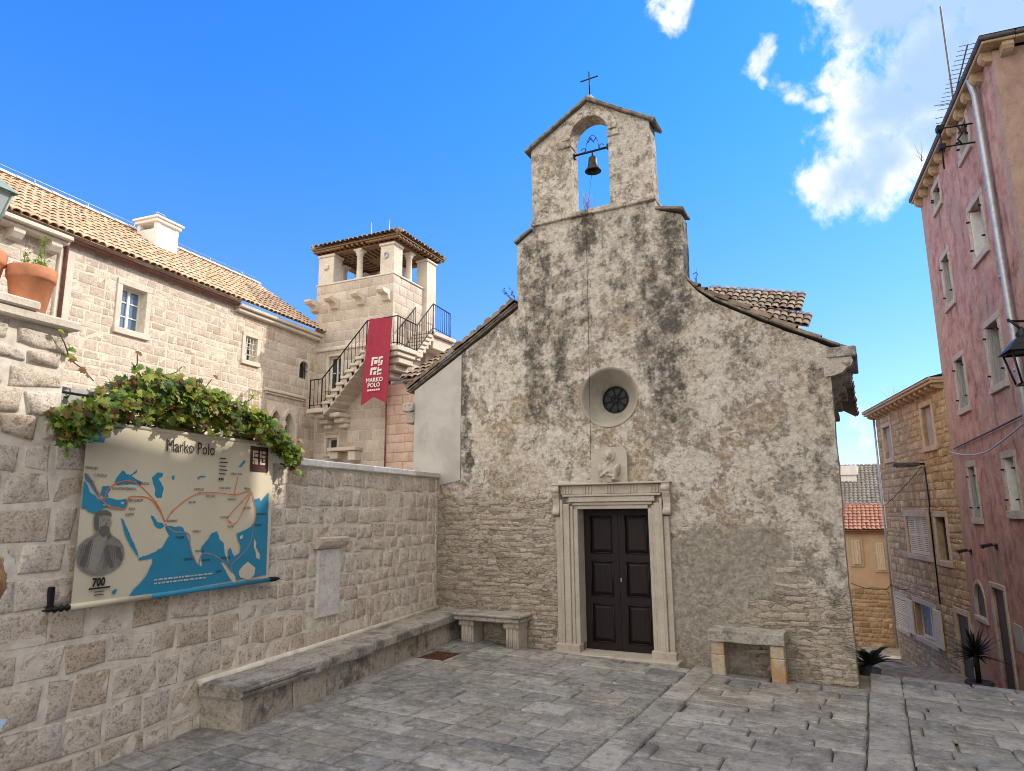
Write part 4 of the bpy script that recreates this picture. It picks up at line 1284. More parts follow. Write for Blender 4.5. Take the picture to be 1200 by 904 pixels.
# ------------------------------------------------------------------ the hanging map
SEA = [
   [(-0.01, 1.252), (0.013, 1.219), (0.089, 1.234), (0.149, 1.236), (0.156, 1.268), (0.199, 1.285), (0.211, 1.323), (0.151, 1.313), (0.138, 1.34), (0.312, 1.364), (0.332, 1.381), (0.123, 1.384), (0.095, 1.362), (0.109, 1.327), (0.072, 1.302), (0.066, 1.268), (0.01, 1.245)] ,
   [(-0.035, 0.925), (-0.002, 0.93), (0.04, 0.893), (0.056, 0.84), (0.107, 0.815), (0.129, 0.789), (0.16, 0.78), (0.187, 0.798), (0.228, 0.799), (0.269, 0.791), (0.332, 0.788), (0.384, 0.796), (0.399, 0.755), (0.372, 0.709), (0.318, 0.718), (0.245, 0.736), (0.196, 0.718), (0.168, 0.704), (0.15, 0.692), (0.102, 0.68), (0.063, 0.692), (0.041, 0.718), (-0.03, 0.718)] ,
   [(-0.009, 0.987), (0.03, 0.98), (0.084, 0.929), (0.121, 0.86), (0.156, 0.816), (0.137, 0.807), (0.092, 0.859), (0.048, 0.91), (0.011, 0.944)] ,
   [(0.162, 0.887), (0.217, 0.898), (0.237, 0.862), (0.213, 0.835), (0.227, 0.808), (0.187, 0.804), (0.155, 0.825)] ,
   [(0.266, 0.918), (0.291, 0.974), (0.328, 1.022), (0.35, 1.014), (0.373, 0.996), (0.406, 0.988), (0.473, 1.039), (0.463, 1.01), (0.418, 0.979), (0.464, 0.962), (0.522, 0.936), (0.513, 0.911), (0.425, 0.914), (0.339, 0.911), (0.299, 0.901)] ,
   [(0.62, 0.978), (0.674, 1.024), (0.729, 1.022), (0.737, 0.993), (0.691, 0.971), (0.719, 0.933), (0.747, 0.895), (0.74, 0.846), (0.732, 0.806), (0.685, 0.806), (0.658, 0.834), (0.666, 0.873), (0.638, 0.921)] ,
   [(0.827, 0.997), (0.858, 1.008), (0.857, 0.968), (0.832, 0.973)] ,
   [(0.347, 0.645), (0.374, 0.627), (0.42, 0.553), (0.473, 0.46), (0.525, 0.384), (0.549, 0.318), (0.518, 0.347), (0.467, 0.414), (0.405, 0.499), (0.375, 0.581)] ,
   [(0.63, 0.661), (0.666, 0.651), (0.706, 0.603), (0.766, 0.592), (0.781, 0.563), (0.747, 0.544), (0.699, 0.555), (0.659, 0.604)] ,
   [(0.549, 0.318), (0.664, 0.339), (0.775, 0.39), (0.837, 0.483), (0.789, 0.553), (0.811, 0.572), (0.903, 0.56), (0.978, 0.558), (1.037, 0.476), (1.084, 0.394), (1.12, 0.292), (1.181, 0.207), (1.22, 0.225), (1.225, 0.306), (1.206, 0.368), (1.281, 0.437), (1.332, 0.491), (1.393, 0.506), (1.428, 0.431), (1.484, 0.397), (1.508, 0.289), (1.577, 0.178), (1.543, 0.33), (1.577, 0.345), (1.63, 0.261), (1.703, 0.289), (1.713, 0.354), (1.667, 0.422), (1.65, 0.477), (1.716, 0.497), (1.839, 0.538), (1.899, 0.605), (1.91, 0.674), (1.887, 0.742), (1.865, 0.811), (1.947, 0.824), (1.967, 0.789), (2.014, 0.836), (2.079, 0.885), (2.1, 0.049), (1.108, 0.018), (0.489, 0.015), (0.516, 0.057), (0.586, 0.113), (0.646, 0.181), (0.683, 0.262), (0.686, 0.304), (0.552, 0.294)] ,
   [(0.331, 0.076), (0.356, 0.091), (0.377, 0.08), (0.361, 0.047), (0.329, 0.055)] ,
   [(1.118, 0.999), (1.144, 1.011), (1.212, 1.018), (1.213, 1.009), (1.145, 1.0), (1.126, 0.978)] ,
   [(1.629, 1.126), (1.718, 1.2), (1.726, 1.177), (1.667, 1.128)] ,
]
LAND = [
   [(1.456, 0.225), (1.547, 0.18), (1.662, 0.069), (1.676, 0.01), (1.637, 0.007), (1.554, 0.106)] ,
   [(1.703, 0.115), (1.761, 0.165), (1.821, 0.2), (1.933, 0.13), (1.928, 0.068), (1.858, 0.021), (1.724, 0.059)] ,
   [(1.898, 0.424), (1.928, 0.377), (1.922, 0.332), (1.988, 0.261), (1.982, 0.205), (1.941, 0.23), (1.919, 0.299), (1.888, 0.357)] ,
   [(1.623, 0.0), (1.761, -0.009), (1.762, -0.022), (1.64, -0.019)] ,
   [(1.689, 0.454), (1.735, 0.461), (1.729, 0.426), (1.698, 0.423)] ,
   [(1.199, 0.242), (1.223, 0.245), (1.235, 0.207), (1.209, 0.201)] ,
   [(0.183, 0.747), (0.223, 0.747), (0.224, 0.74), (0.184, 0.74)] ,
   [(0.334, 0.764), (0.365, 0.77), (0.361, 0.755), (0.34, 0.755)] ,
]
ROUTES = [
   [(0.007, 0.988), (0.075, 0.92), (0.123, 0.842), (0.174, 0.772), (0.201, 0.853), (0.257, 0.903), (0.337, 0.935), (0.422, 0.938), (0.503, 0.907), (0.613, 0.824), (0.717, 0.719), (0.781, 0.611), (0.83, 0.669), (0.887, 0.719), (1.006, 0.8), (1.132, 0.853), (1.186, 0.861), (1.397, 0.865), (1.577, 0.851), (1.699, 0.872), (1.809, 0.89), (1.867, 0.788), (1.895, 0.651), (1.872, 0.538)] ,
   [(0.16, 0.78), (0.224, 0.74), (0.308, 0.722), (0.386, 0.718), (0.405, 0.802), (0.501, 0.816), (0.616, 0.795), (0.719, 0.699), (0.781, 0.606)] ,
   [(1.804, 0.874), (1.691, 0.786), (1.534, 0.654), (1.513, 0.621), (1.549, 0.588), (1.611, 0.57), (1.673, 0.63), (1.742, 0.742), (1.812, 0.86)] ,
   [(1.625, 1.031), (1.582, 0.856)] ,
]
SEAWAYS = [
   [(0.783, 0.586), (0.882, 0.521), (1.049, 0.492), (1.078, 0.374), (1.136, 0.271), (1.185, 0.219), (1.225, 0.306), (1.35, 0.294), (1.485, 0.227), (1.612, 0.116), (1.597, 0.187), (1.735, 0.276), (1.837, 0.381), (1.872, 0.533)] ,
   [(0.181, 0.768), (0.246, 0.725), (0.378, 0.711)] ,
]
NAMES = [('VENECIJA', -0.002, 1.017), ('CURZOLA', 0.074, 0.964), ('KONSTANTINOPOL', 0.245, 0.866), ('TRABZON', 0.473, 0.914), ('JERUZALEM', 0.408, 0.774), ('AKRA', 0.409, 0.704), ('EGIPAT', 0.384, 0.66), ('HORMUZ', 0.801, 0.601), ('KASHGAR', 1.081, 0.883), ('BALKH', 1.027, 0.764), ('KHOTAN', 1.223, 0.82), ('DUNHUANG', 1.385, 0.902), ('SHANGDU', 1.491, 0.797), ('KARAKORUM', 1.523, 1.045), ('PEKING', 1.718, 0.906), ('YUNNAN', 1.41, 0.625), ('PAGAN', 1.515, 0.537), ('SUZHOU', 1.722, 0.715), ('HANGZHOU', 1.905, 0.655), ('ZAITON', 1.888, 0.542), ('CAMBAY', 1.087, 0.503), ('THANA', 0.913, 0.457), ('QUILON', 1.013, 0.263), ('CEYLON', 1.218, 0.241), ('MADRAS', 1.135, 0.327), ('SINGAPUR', 1.454, 0.246), ('JAMBI', 1.411, 0.128)]

def make_map():
    t = thing('map_banner', 'cream and blue hanging map of old trade routes fixed to the garden wall', 'map', W0, ROT_W)
    cream = plain_mat('printed cream vinyl', (0.62, 0.565, 0.43), 0.55, 0, 0.03, 3)
    blue = plain_mat('printed sea blue', (0.022, 0.235, 0.40), 0.5, 0, 0.04, 3)
    orange = plain_mat('printed orange line', (0.68, 0.17, 0.045), 0.5, 0, 0.03, 3)
    greyl = plain_mat('printed grey line', (0.24, 0.25, 0.30), 0.5, 0, 0.03, 3)
    ink = plain_mat('printed black', (0.025, 0.02, 0.02), 0.5, 0, 0.03, 3)
    maroon = plain_mat('printed maroon', (0.075, 0.022, 0.02), 0.5, 0, 0.03, 3)
    pale = plain_mat('printed pale grey', (0.55, 0.54, 0.50), 0.5, 0, 0.05, 3)
    mid = plain_mat('printed mid grey', (0.42, 0.405, 0.37), 0.5, 0, 0.10, 25)
    fold = plain_mat('printed dark grey', (0.255, 0.245, 0.225), 0.5, 0, 0.1, 25)
    face = plain_mat('printed light grey', (0.55, 0.52, 0.46), 0.5, 0, 0.05, 30)
    U0, V0, Wd, H = -6.10, 1.24, 2.135, 1.38
    def yy(v):           # the sheet hangs out from the wall towards its foot and sags a little
        f = 1 - v / H
        return -0.048 - 0.026 * f - 0.010 * math.sin(math.pi * f)
    def P(u, v, lift=0.0):
        return Vector((U0 + u, yy(v) - lift, V0 + v))
    m = MB()
    nu, nv = 30, 24
    g = [P(Wd * i / nu + 0.0, H * j / nv) + Vector((0, 0.004 * math.sin(9 * i / nu + 3 * j / nv), 0)) for j in range(nv + 1) for i in range(nu + 1)]
    n = nu + 1
    fs = [(j * n + i, j * n + i + 1, (j + 1) * n + i + 1, (j + 1) * n + i) for j in range(nv) for i in range(nu)]
    m.add(g, fs, True)
    m.add([v + Vector((0, 0.004, 0)) for v in g], [f[::-1] for f in fs], True)
    cv = m.build('canvas', cream, t)
    def clean(poly):
        return [(min(max(u, 0.003), Wd - 0.003), min(max(v, 0.012), H - 0.004)) for u, v in poly]
    def area(polys, lift, name, mat, parent):
        m = MB()
        for poly in polys:
            poly = clean(poly)
            # soften the coast
            q = []
            for i, (a, b) in enumerate(poly):
                c, d = poly[(i + 1) % len(poly)]
                L = math.hypot(c - a, d - b)
                k = max(1, int(L / 0.02))
                for j in range(k):
                    f = j / k
                    u, v = a + (c - a) * f, b + (d - b) * f
                    edge = u < 0.02 or u > Wd - 0.02 or v < 0.03
                    am = 0.0 if edge else 0.007
                    q.append((u + am * noise.noise(Vector((u * 40, v * 40, 1))), v + am * noise.noise(Vector((u * 40, v * 40, 8)))))
            tri = tessellate_polygon([[Vector((u, v, 0)) for u, v in q]])
            # refine so that the print follows the sag
            bm = bmesh.new()
            vv = [bm.verts.new((u, v, 0)) for u, v in q]
            for f in tri:
                try:
                    bm.faces.new([vv[i] for i in f])
                except ValueError:
                    pass
            for c in range(1, 12):
                bmesh.ops.bisect_plane(bm, geom=bm.verts[:] + bm.edges[:] + bm.faces[:], plane_co=(0, H * c / 12, 0), plane_no=(0, 1, 0))
            bm.verts.index_update()
            m.add([P(v.co.x, v.co.y, lift) for v in bm.verts], [[v.index for v in f.verts] for f in bm.faces])
            bm.free()
        return m.build(name, mat, parent)
    area(SEA, 0.005, 'printed_sea', blue, cv)
    area(LAND, 0.0065, 'printed_islands', cream, cv)
    def lines(paths, wd, lift, name, mat):
        m = MB()
        for p in paths:
            # smooth the route
            q = []
            for i in range(len(p) - 1):
                p0, p1, p2, p3 = p[max(i - 1, 0)], p[i], p[i + 1], p[min(i + 2, len(p) - 1)]
                for k in range(6):
                    s = k / 6
                    q.append(tuple(0.5 * (2 * p1[a] + (p2[a] - p0[a]) * s + (2 * p0[a] - 5 * p1[a] + 4 * p2[a] - p3[a]) * s * s + (3 * p1[a] - p0[a] - 3 * p2[a] + p3[a]) * s ** 3) for a in (0, 1)))
            q.append(p[-1])
            vs = []
            for i, (u, v) in enumerate(q):
                a, b = q[max(i - 1, 0)], q[min(i + 1, len(q) - 1)]
                du, dv = b[0] - a[0], b[1] - a[1]
                L = math.hypot(du, dv) or 1
                vs += [P(u - dv / L * wd, v + du / L * wd, lift), P(u + dv / L * wd, v - du / L * wd, lift)]
            m.add(vs, [(2 * i, 2 * i + 1, 2 * i + 3, 2 * i + 2) for i in range(len(q) - 1)])
            for i in range(6, len(q) - 2, 17):
                u, v = q[i]
                du, dv = q[i + 1][0] - u, q[i + 1][1] - v
                L = math.hypot(du, dv) or 1
                du, dv = du / L, dv / L
                m.add([P(u + du * 0.03, v + dv * 0.03, lift + 0.0004), P(u - dv * 0.013, v + du * 0.013, lift + 0.0004), P(u + dv * 0.013, v - du * 0.013, lift + 0.0004)], [(0, 1, 2)])
        return m.build(name, mat, cv)
    lines(SEAWAYS, 0.0065, 0.0080, 'printed_sea_routes', greyl)
    lines(ROUTES, 0.0042, 0.0090, 'printed_routes', orange)
    # lettering
    def TM(u, v, lift=0.010):
        p = P(u, v, lift)
        sl = math.atan2(yy(v + 0.05) - yy(v - 0.05), 0.1)
        return Matrix.Translation(p) @ Matrix.Rotation(R(90) - sl, 4, 'X')
    m = MB()
    text_into(m, 'Marko Polo', 0.158, TM(0.742, 1.215), 'LEFT', 0.76, 0.0, 0.0008)
    for name, u, v in NAMES:
        text_into(m, name, 0.030, TM(u, v, 0.0105), 'LEFT', 0.85, 0.0, 0.0003)
    text_into(m, '700', 0.085, TM(0.148, 0.128), 'LEFT', 0.85, 0.004)
    for k in range(3):
        a, b = (0.125, 0.305) if k == 0 else (0.175, 0.255)
        m.box(U0 + a, U0 + b, yy(0.1) - 0.0115, yy(0.1) - 0.006, V0 + 0.105 - 0.024 * k, V0 + 0.105 - 0.024 * k + (0.012 if k == 0 else 0.005))
    for k in range(5):
        m.add([P(1.375, 1.19 - k * 0.037, 0.009), P(1.375 + 0.085 + 0.02 * (k % 2), 1.19 - k * 0.037, 0.009), P(1.375 + 0.085 + 0.02 * (k % 2), 1.20 - k * 0.037, 0.009), P(1.375, 1.20 - k * 0.037, 0.009)], [(0, 1, 2, 3)])
    for k in range(3):
        m.add([P(1.375 + 0.022 * k, 0.985, 0.009), P(1.391 + 0.022 * k, 0.985, 0.009), P(1.391 + 0.022 * k, 1.01, 0.009), P(1.375 + 0.022 * k, 1.01, 0.009)], [(0, 1, 2, 3)])
    m.build('lettering', ink, cv)
    m = MB()
    for k in range(2):
        v = 0.118 - 0.030 * k
        u = 0.72
        rnd = random.Random(k + 3)
        while u < 1.36 - 0.1 * k:
            w = rnd.uniform(0.02, 0.06)
            m.add([P(u, v, 0.009), P(u + w, v, 0.009), P(u + w, v + 0.013, 0.009), P(u, v + 0.013, 0.009)], [(0, 1, 2, 3)])
            u += w + 0.012
    m.build('footnote', pale, cv)
    # maroon emblem patch with pale cut blocks
    m = MB()
    m.add([P(1.79, 1.09, 0.008), P(2.055, 1.09, 0.008), P(2.055, 1.35, 0.008), P(1.79, 1.35, 0.008)], [(0, 1, 2, 3)])
    em = m.build('emblem_patch', maroon, cv)
    m = MB()
    def blk(u0, u1, v0, v1):
        m.add([P(u0, v0, 0.0095), P(u1, v0, 0.0095), P(u1, v1, 0.0095), P(u0, v1, 0.0095)], [(0, 1, 2, 3)])
    for a in ((1.825, 1.90, 1.285, 1.305), (1.825, 1.845, 1.235, 1.285), (1.855, 1.90, 1.245, 1.27), (1.93, 1.95, 1.235, 1.305), (1.955, 2.01, 1.235, 1.262), (1.965, 2.015, 1.28, 1.305), (1.825, 1.90, 1.205, 1.225), (1.86, 1.90, 1.165, 1.205), (1.825, 1.85, 1.165, 1.195), (1.93, 2.01, 1.165, 1.185), (1.93, 1.955, 1.185, 1.225), (1.975, 2.01, 1.20, 1.225)):
        blk(*a)
    m.build('emblem', cream, em)
    # engraved bust of a bearded man in a cloak, plain grey shapes
    def shape(pts, lift, name, mat):
        m = MB()
        m.prism(pts, [], 0, 0.0005)
        m.v = [tuple(P(v[0], v[2], lift)) for v in m.v]
        return m.build(name, mat, cv)
    cx = 0.195
    cloak = [(cx - 0.205, 0.37), (cx - 0.19, 0.44), (cx - 0.14, 0.485), (cx - 0.075, 0.515), (cx - 0.05, 0.55), (cx + 0.05, 0.545), (cx + 0.10, 0.50), (cx + 0.16, 0.465), (cx + 0.20, 0.41), (cx + 0.215, 0.34),
             (cx + 0.19, 0.275), (cx + 0.13, 0.235), (cx + 0.04, 0.205), (cx - 0.06, 0.215), (cx - 0.14, 0.25), (cx - 0.19, 0.31)]
    shape(cloak, 0.0085, 'printed_cloak', mid)
    shape([(cx - 0.11, 0.27), (cx - 0.04, 0.235), (cx + 0.0, 0.33), (cx + 0.03, 0.45), (cx + 0.0, 0.52), (cx - 0.05, 0.50), (cx - 0.09, 0.42)], 0.0090, 'printed_shirt', face)
    head = [(cx - 0.055, 0.655), (cx - 0.05, 0.60), (cx - 0.045, 0.56), (cx - 0.01, 0.535), (cx + 0.045, 0.545), (cx + 0.058, 0.585), (cx + 0.078, 0.60), (cx + 0.062, 0.625), (cx + 0.055, 0.66), (cx + 0.0, 0.675)]
    shape(head, 0.0094, 'printed_face', face)
    shape([(cx - 0.085, 0.64), (cx - 0.08, 0.675), (cx - 0.04, 0.70), (cx + 0.02, 0.705), (cx + 0.06, 0.685), (cx + 0.068, 0.655), (cx + 0.0, 0.665), (cx - 0.05, 0.655)], 0.0098, 'printed_cap', fold)
    shape([(cx - 0.025, 0.575), (cx + 0.015, 0.585), (cx + 0.055, 0.575), (cx + 0.062, 0.53), (cx + 0.03, 0.485), (cx - 0.01, 0.505), (cx - 0.035, 0.54)], 0.0100, 'printed_beard', fold)
    shape([(cx - 0.05, 0.40), (cx + 0.03, 0.47), (cx + 0.06, 0.50), (cx + 0.045, 0.53), (cx + 0.015, 0.49), (cx - 0.07, 0.44)], 0.0102, 'printed_hand', face)
    m = MB()
    def ink_shape(pts):
        m2 = MB()
        m2.prism(pts, [], 0, 0.0004)
        m.add([P(v[0], v[2], 0.0106) for v in m2.v], m2.f)
    for k in range(9):
        a = cx + 0.03 + 0.018 * k
        ink_shape([(a, 0.245 + 0.012 * k), (a + 0.005, 0.245 + 0.012 * k), (a + 0.02 - 0.004 * k, 0.44 - 0.004 * k), (a + 0.012 - 0.004 * k, 0.44 - 0.004 * k)])
    for k in range(6):
        a = cx - 0.185 + 0.016 * k
        ink_shape([(a, 0.33 - 0.012 * k), (a + 0.005, 0.33 - 0.012 * k), (a + 0.03, 0.45), (a + 0.024, 0.45)])
    ink_shape([(cx - 0.012, 0.622), (cx + 0.008, 0.626), (cx + 0.008, 0.632), (cx - 0.012, 0.629)])
    ink_shape([(cx + 0.030, 0.626), (cx + 0.05, 0.622), (cx + 0.05, 0.629), (cx + 0.030, 0.632)])
    ink_shape([(cx + 0.018, 0.59), (cx + 0.034, 0.588), (cx + 0.026, 0.62)])
    ink_shape([(cx - 0.085, 0.65), (cx - 0.045, 0.655), (cx - 0.040, 0.60), (cx - 0.035, 0.55), (cx - 0.065, 0.545), (cx - 0.082, 0.59)])
    ink_shape([(cx + 0.02, 0.40), (cx + 0.05, 0.30), (cx + 0.10, 0.25), (cx + 0.13, 0.26), (cx + 0.09, 0.33), (cx + 0.05, 0.44)])
    ink_shape([(cx + 0.12, 0.43), (cx + 0.15, 0.33), (cx + 0.19, 0.30), (cx + 0.195, 0.34), (cx + 0.165, 0.41)])
    ink_shape([(cx - 0.17, 0.30), (cx - 0.13, 0.27), (cx - 0.10, 0.40), (cx - 0.08, 0.49), (cx - 0.11, 0.47)])
    ink_shape([(cx + 0.02, 0.53), (cx + 0.055, 0.535), (cx + 0.08, 0.50), (cx + 0.05, 0.47)])
    m.build('engraving_lines', fold, cv)
    # rails and brackets
    m = MB()
    m.tube([(U0 - 0.01, yy(H) + 0.006, V0 + H + 0.008), (U0 + Wd + 0.01, yy(H) + 0.006, V0 + H + 0.008)], 0.019, 12)
    m.build('top_rail', cream, t)
    m = MB()
    m.tube([(U0 - 0.01, yy(0) + 0.0, V0 - 0.005), (U0 + 0.70, yy(0), V0 - 0.005)], 0.022, 14)
    m.build('bottom_rail', cream, t)
    m = MB()
    m.tube([(U0 + 0.70, yy(0), V0 - 0.005), (U0 + Wd + 0.01, yy(0), V0 - 0.005)], 0.0222, 14)
    m.build('bottom_rail', blue, t)
    for x, s, L in ((U0 - 0.015, -1, 0.20), (U0 + Wd + 0.015, 1, 0.17)):
        m = MB()
        pts, rs = [], []
        for q in range(15):
            f = q / 14
            pts.append((x + s * L * f, yy(0), V0 - 0.005))
            rs.append((0.021 + 0.007 * math.sin(f * 26)) * (1 - 0.75 * max(0, f - 0.6) / 0.4))
        m.tube(pts, rs, 8)
        if s < 0:
            m.rbox(x - 0.13, x - 0.085, -0.03, -0.002, V0 - 0.02, V0 + 0.15, 0.004)
            m.rbox(x - 0.13, x - 0.085, -0.075, -0.02, V0 - 0.02, V0 + 0.012, 0.004)
        else:
            m.rbox(x + 0.07, x + 0.11, -0.075, -0.002, V0 - 0.02, V0 + 0.012, 0.004)
        m.build('rail_bracket', M_IRON, t)
make_map()

# ------------------------------------------------------------------ vine, pots, lantern
LEAF = [(0, 0), (0.18, 0.10), (0.45, -0.02), (0.42, 0.22), (0.62, 0.38), (0.38, 0.48), (0.36, 0.78), (0.16, 0.68), (0.0, 1.0), (-0.16, 0.68), (-0.36, 0.78), (-0.38, 0.48), (-0.62, 0.38), (-0.42, 0.22), (-0.45, -0.02), (-0.18, 0.10)]

def leaf(m, p, nrm, size, rnd, shape=LEAF, fold=0.25):
    nrm = Vector(nrm).normalized()
    up = Vector((rnd.uniform(-1, 1), rnd.uniform(-1, 1), rnd.uniform(-1.2, 0.5)))
    a = (up - nrm * up.dot(nrm))
    a = a.normalized() if a.length > 1e-4 else nrm.orthogonal().normalized()
    b = nrm.cross(a)
    vs = [p + nrm * (-0.08 * size)]
    k = len(shape)
    for x, y in shape:
        vs.append(p + (b * x + a * (y - 0.45)) * size - nrm * (fold * abs(x) * size + 0.12 * size * (y - 0.4) ** 2))
    c = [p + a * (-0.05 * size)]
    m.add(c + vs[1:], [(0, i + 1, (i + 1) % k + 1) for i in range(k)])

def make_vine():
    t = thing('grape_vine', 'green and russet grape vine sprawling over the garden wall top above the map', 'vine', W0, ROT_W)
    rnd = random.Random(77)
    m = MB()
    # crown of the mat: top height along the wall
    top = [(-6.42, 2.66), (-6.2, 2.74), (-5.95, 2.92), (-5.6, 3.10), (-5.45, 3.15), (-5.1, 3.04), (-4.8, 3.00), (-4.5, 2.97), (-4.2, 2.90), (-4.0, 2.78), (-3.8, 2.62), (-3.62, 2.56)]
    bot = [(-6.42, 2.58), (-6.3, 2.45), (-6.15, 2.50), (-5.95, 2.68), (-5.4, 2.74), (-5.0, 2.74), (-4.6, 2.72), (-4.3, 2.69), (-4.0, 2.60), (-3.9, 2.42), (-3.75, 2.42), (-3.62, 2.52)]
    def itp(tab, x):
        for (a, b), (c, d) in zip(tab, tab[1:]):
            if x <= c:
                return b + (d - b) * (x - a) / (c - a)
        return tab[-1][1]
    for k in range(2900):
        x = rnd.uniform(-6.42, -3.62)
        z0, z1 = itp(bot, x), itp(top, x)
        f = rnd.random() ** 0.8
        z = z0 + (z1 - z0) * f + rnd.gauss(0, 0.025)
        lump = noise.noise(Vector((x * 3.2, z * 3.2, 4.0)))
        if lump < -0.16 and rnd.random() < 0.8:
            continue
        y = -0.15 - 0.16 * lump + rnd.uniform(-0.10, 0.12) + (0.30 * max(0, f - 0.55)) * rnd.random() * 1.6
        if z < 2.53:
            y = min(y, -0.14 + rnd.uniform(-0.08, 0.02))
        nr = (rnd.gauss(0, 0.6), -0.9 + rnd.gauss(0, 0.5), 0.55 + rnd.gauss(0, 0.5))
        leaf(m, Vector((x, y, z)), nr, rnd.choice((0.036, 0.05, 0.06, 0.07, 0.08, 0.10)) * rnd.uniform(0.85, 1.1), rnd)
    # body behind, on top of the wall
    for k in range(700):
        x = rnd.uniform(-6.2, -3.75)
        z1 = itp(top, x)
        leaf(m, Vector((x, rnd.uniform(0.0, 0.45), rnd.uniform(2.55, z1))), (rnd.gauss(0, 0.6), rnd.gauss(-0.4, 0.6), 0.8), rnd.uniform(0.07, 0.11), rnd)
    # stray shoots
    shoots = []
    for (x, y, z, dx, dz, n) in ((-6.05, 0.0, 2.96, -0.35, 0.28, 9), (-5.4, 0.1, 3.12, 0.25, 0.12, 6), (-4.1, -0.1, 2.8, 0.5, -0.12, 9), (-3.75, -0.12, 2.45, 0.12, -0.14, 6), (-6.3, -0.2, 2.5, -0.1, -0.14, 6), (-5.0, 0, 3.02, 0.12, 0.14, 4), (-5.7, -0.1, 3.05, -0.1, 0.16, 5), (-4.6, -0.1, 2.95, 0.2, 0.14, 6), (-5.2, -0.25, 2.8, 0.05, -0.16, 5), (-5.9, -0.25, 2.75, 0.08, -0.15, 5), (-4.45, -0.28, 2.72, 0.06, -0.14, 5)):
        pts = []
        for i in range(n):
            f = i / (n - 1)
            p = Vector((x + dx * f, y + 0.05 * math.sin(f * 5), z + dz * f + 0.03 * math.sin(f * 7)))
            pts.append(p)
            leaf(m, p + Vector((rnd.uniform(-0.03, 0.03), -0.03, rnd.uniform(-0.03, 0.03))), (rnd.gauss(0, 0.4), -0.8, 0.5), rnd.uniform(0.045, 0.08), rnd)
        shoots.append(pts)
    m.build('leaves', M_VINE, t)
    s = MB()
    for pts in shoots:
        s.tube(pts, 0.005, 5)
    for k in range(16):
        x = rnd.uniform(-6.2, -3.9)
        pts = [Vector((x, 0.1, 2.56))]
        for i in range(5):
            q = pts[-1] + Vector((rnd.uniform(-0.14, 0.14), rnd.uniform(-0.09, 0.04), rnd.uniform(0.0, 0.13)))
            q.z = min(q.z, itp(top, min(max(q.x, -6.4), -3.65)) - 0.03)
            pts.append(q)
        s.tube(pts, [0.012, 0.011, 0.009, 0.008, 0.006, 0.004], 6)
    s.build('stems', M_TWIG, t)
make_vine()

def make_pot(x, y, z, label, seed, plant):
    Ww = Matrix.Translation(W0) @ Matrix.Rotation(ROT_W, 4, 'Z')
    t = thing('flower_pot', label, 'plant pot', Ww @ Vector((x, y, z)), ROT_W, 'terracotta pots on the pillar slab')
    m = MB()
    m.lathe([(0.0, 0.0), (0.105, 0.0), (0.110, 0.01), (0.146, 0.255), (0.155, 0.258), (0.160, 0.27), (0.164, 0.345), (0.158, 0.352), (0.142, 0.350), (0.138, 0.30), (0.0, 0.30)], (0, 0, 0), 32)
    m.build('pot', M_TERRA, t)
    m = MB()
    m.lathe([(0.0, 0.318), (0.06, 0.322), (0.138, 0.31)], (0, 0, 0), 16)
    m.build('soil', M_SOIL, t)
    rnd = random.Random(seed)
    m, st, fl = MB(), MB(), MB()
    for k in range(26):
        a, r = rnd.uniform(0, 6.28), rnd.uniform(0, 0.09)
        h = rnd.uniform(0.06, 0.16) if k > 3 else (0.32 if plant else 0.14)
        lean = rnd.uniform(-0.05, 0.05)
        x0, y0 = r * math.cos(a), r * math.sin(a)
        if k <= 3 and plant:
            x0, y0 = 0.01 + 0.02 * k, -0.02
        st.tube([(x0, y0, 0.31), (x0 + lean * 0.5, y0 + lean * 0.3, 0.31 + h * 0.5), (x0 + lean, y0, 0.31 + h)], 0.0025, 4)
        for q in range(int(6 + h * 60)):
            f = rnd.random()
            p = Vector((x0 + lean * f + rnd.uniform(-0.018, 0.018), y0 + rnd.uniform(-0.018, 0.018), 0.32 + h * f))
            leaf(m, p, (rnd.gauss(0, 1), rnd.gauss(-0.3, 1), 0.7), rnd.uniform(0.014, 0.026), rnd, [(0, 0), (0.3, 0.3), (0.25, 0.7), (0, 1), (-0.25, 0.7), (-0.3, 0.3)])
        if k > 12:
            for q in range(4):
                leaf(fl, Vector((x0 + lean + rnd.uniform(-0.012, 0.012), y0 - 0.01, 0.32 + h + rnd.uniform(-0.01, 0.012))), (rnd.gauss(0, 0.5), -0.8, 0.5), 0.014, rnd, [(0, 0), (0.4, 0.4), (0, 1), (-0.4, 0.4)])
    m.build('leaves', M_HERB, t)
    st.build('stems', M_HERB, t)
    fl.build('flowers', M_FLOWER, t)
make_pot(-6.58, 0.07, 3.374, 'terracotta pot nearest the slab corner, with one tall bright green sprig', 5, True)
make_pot(-6.86, 0.22, 3.444, 'terracotta pot half out of frame behind the other one, on the upper slab', 8, False)

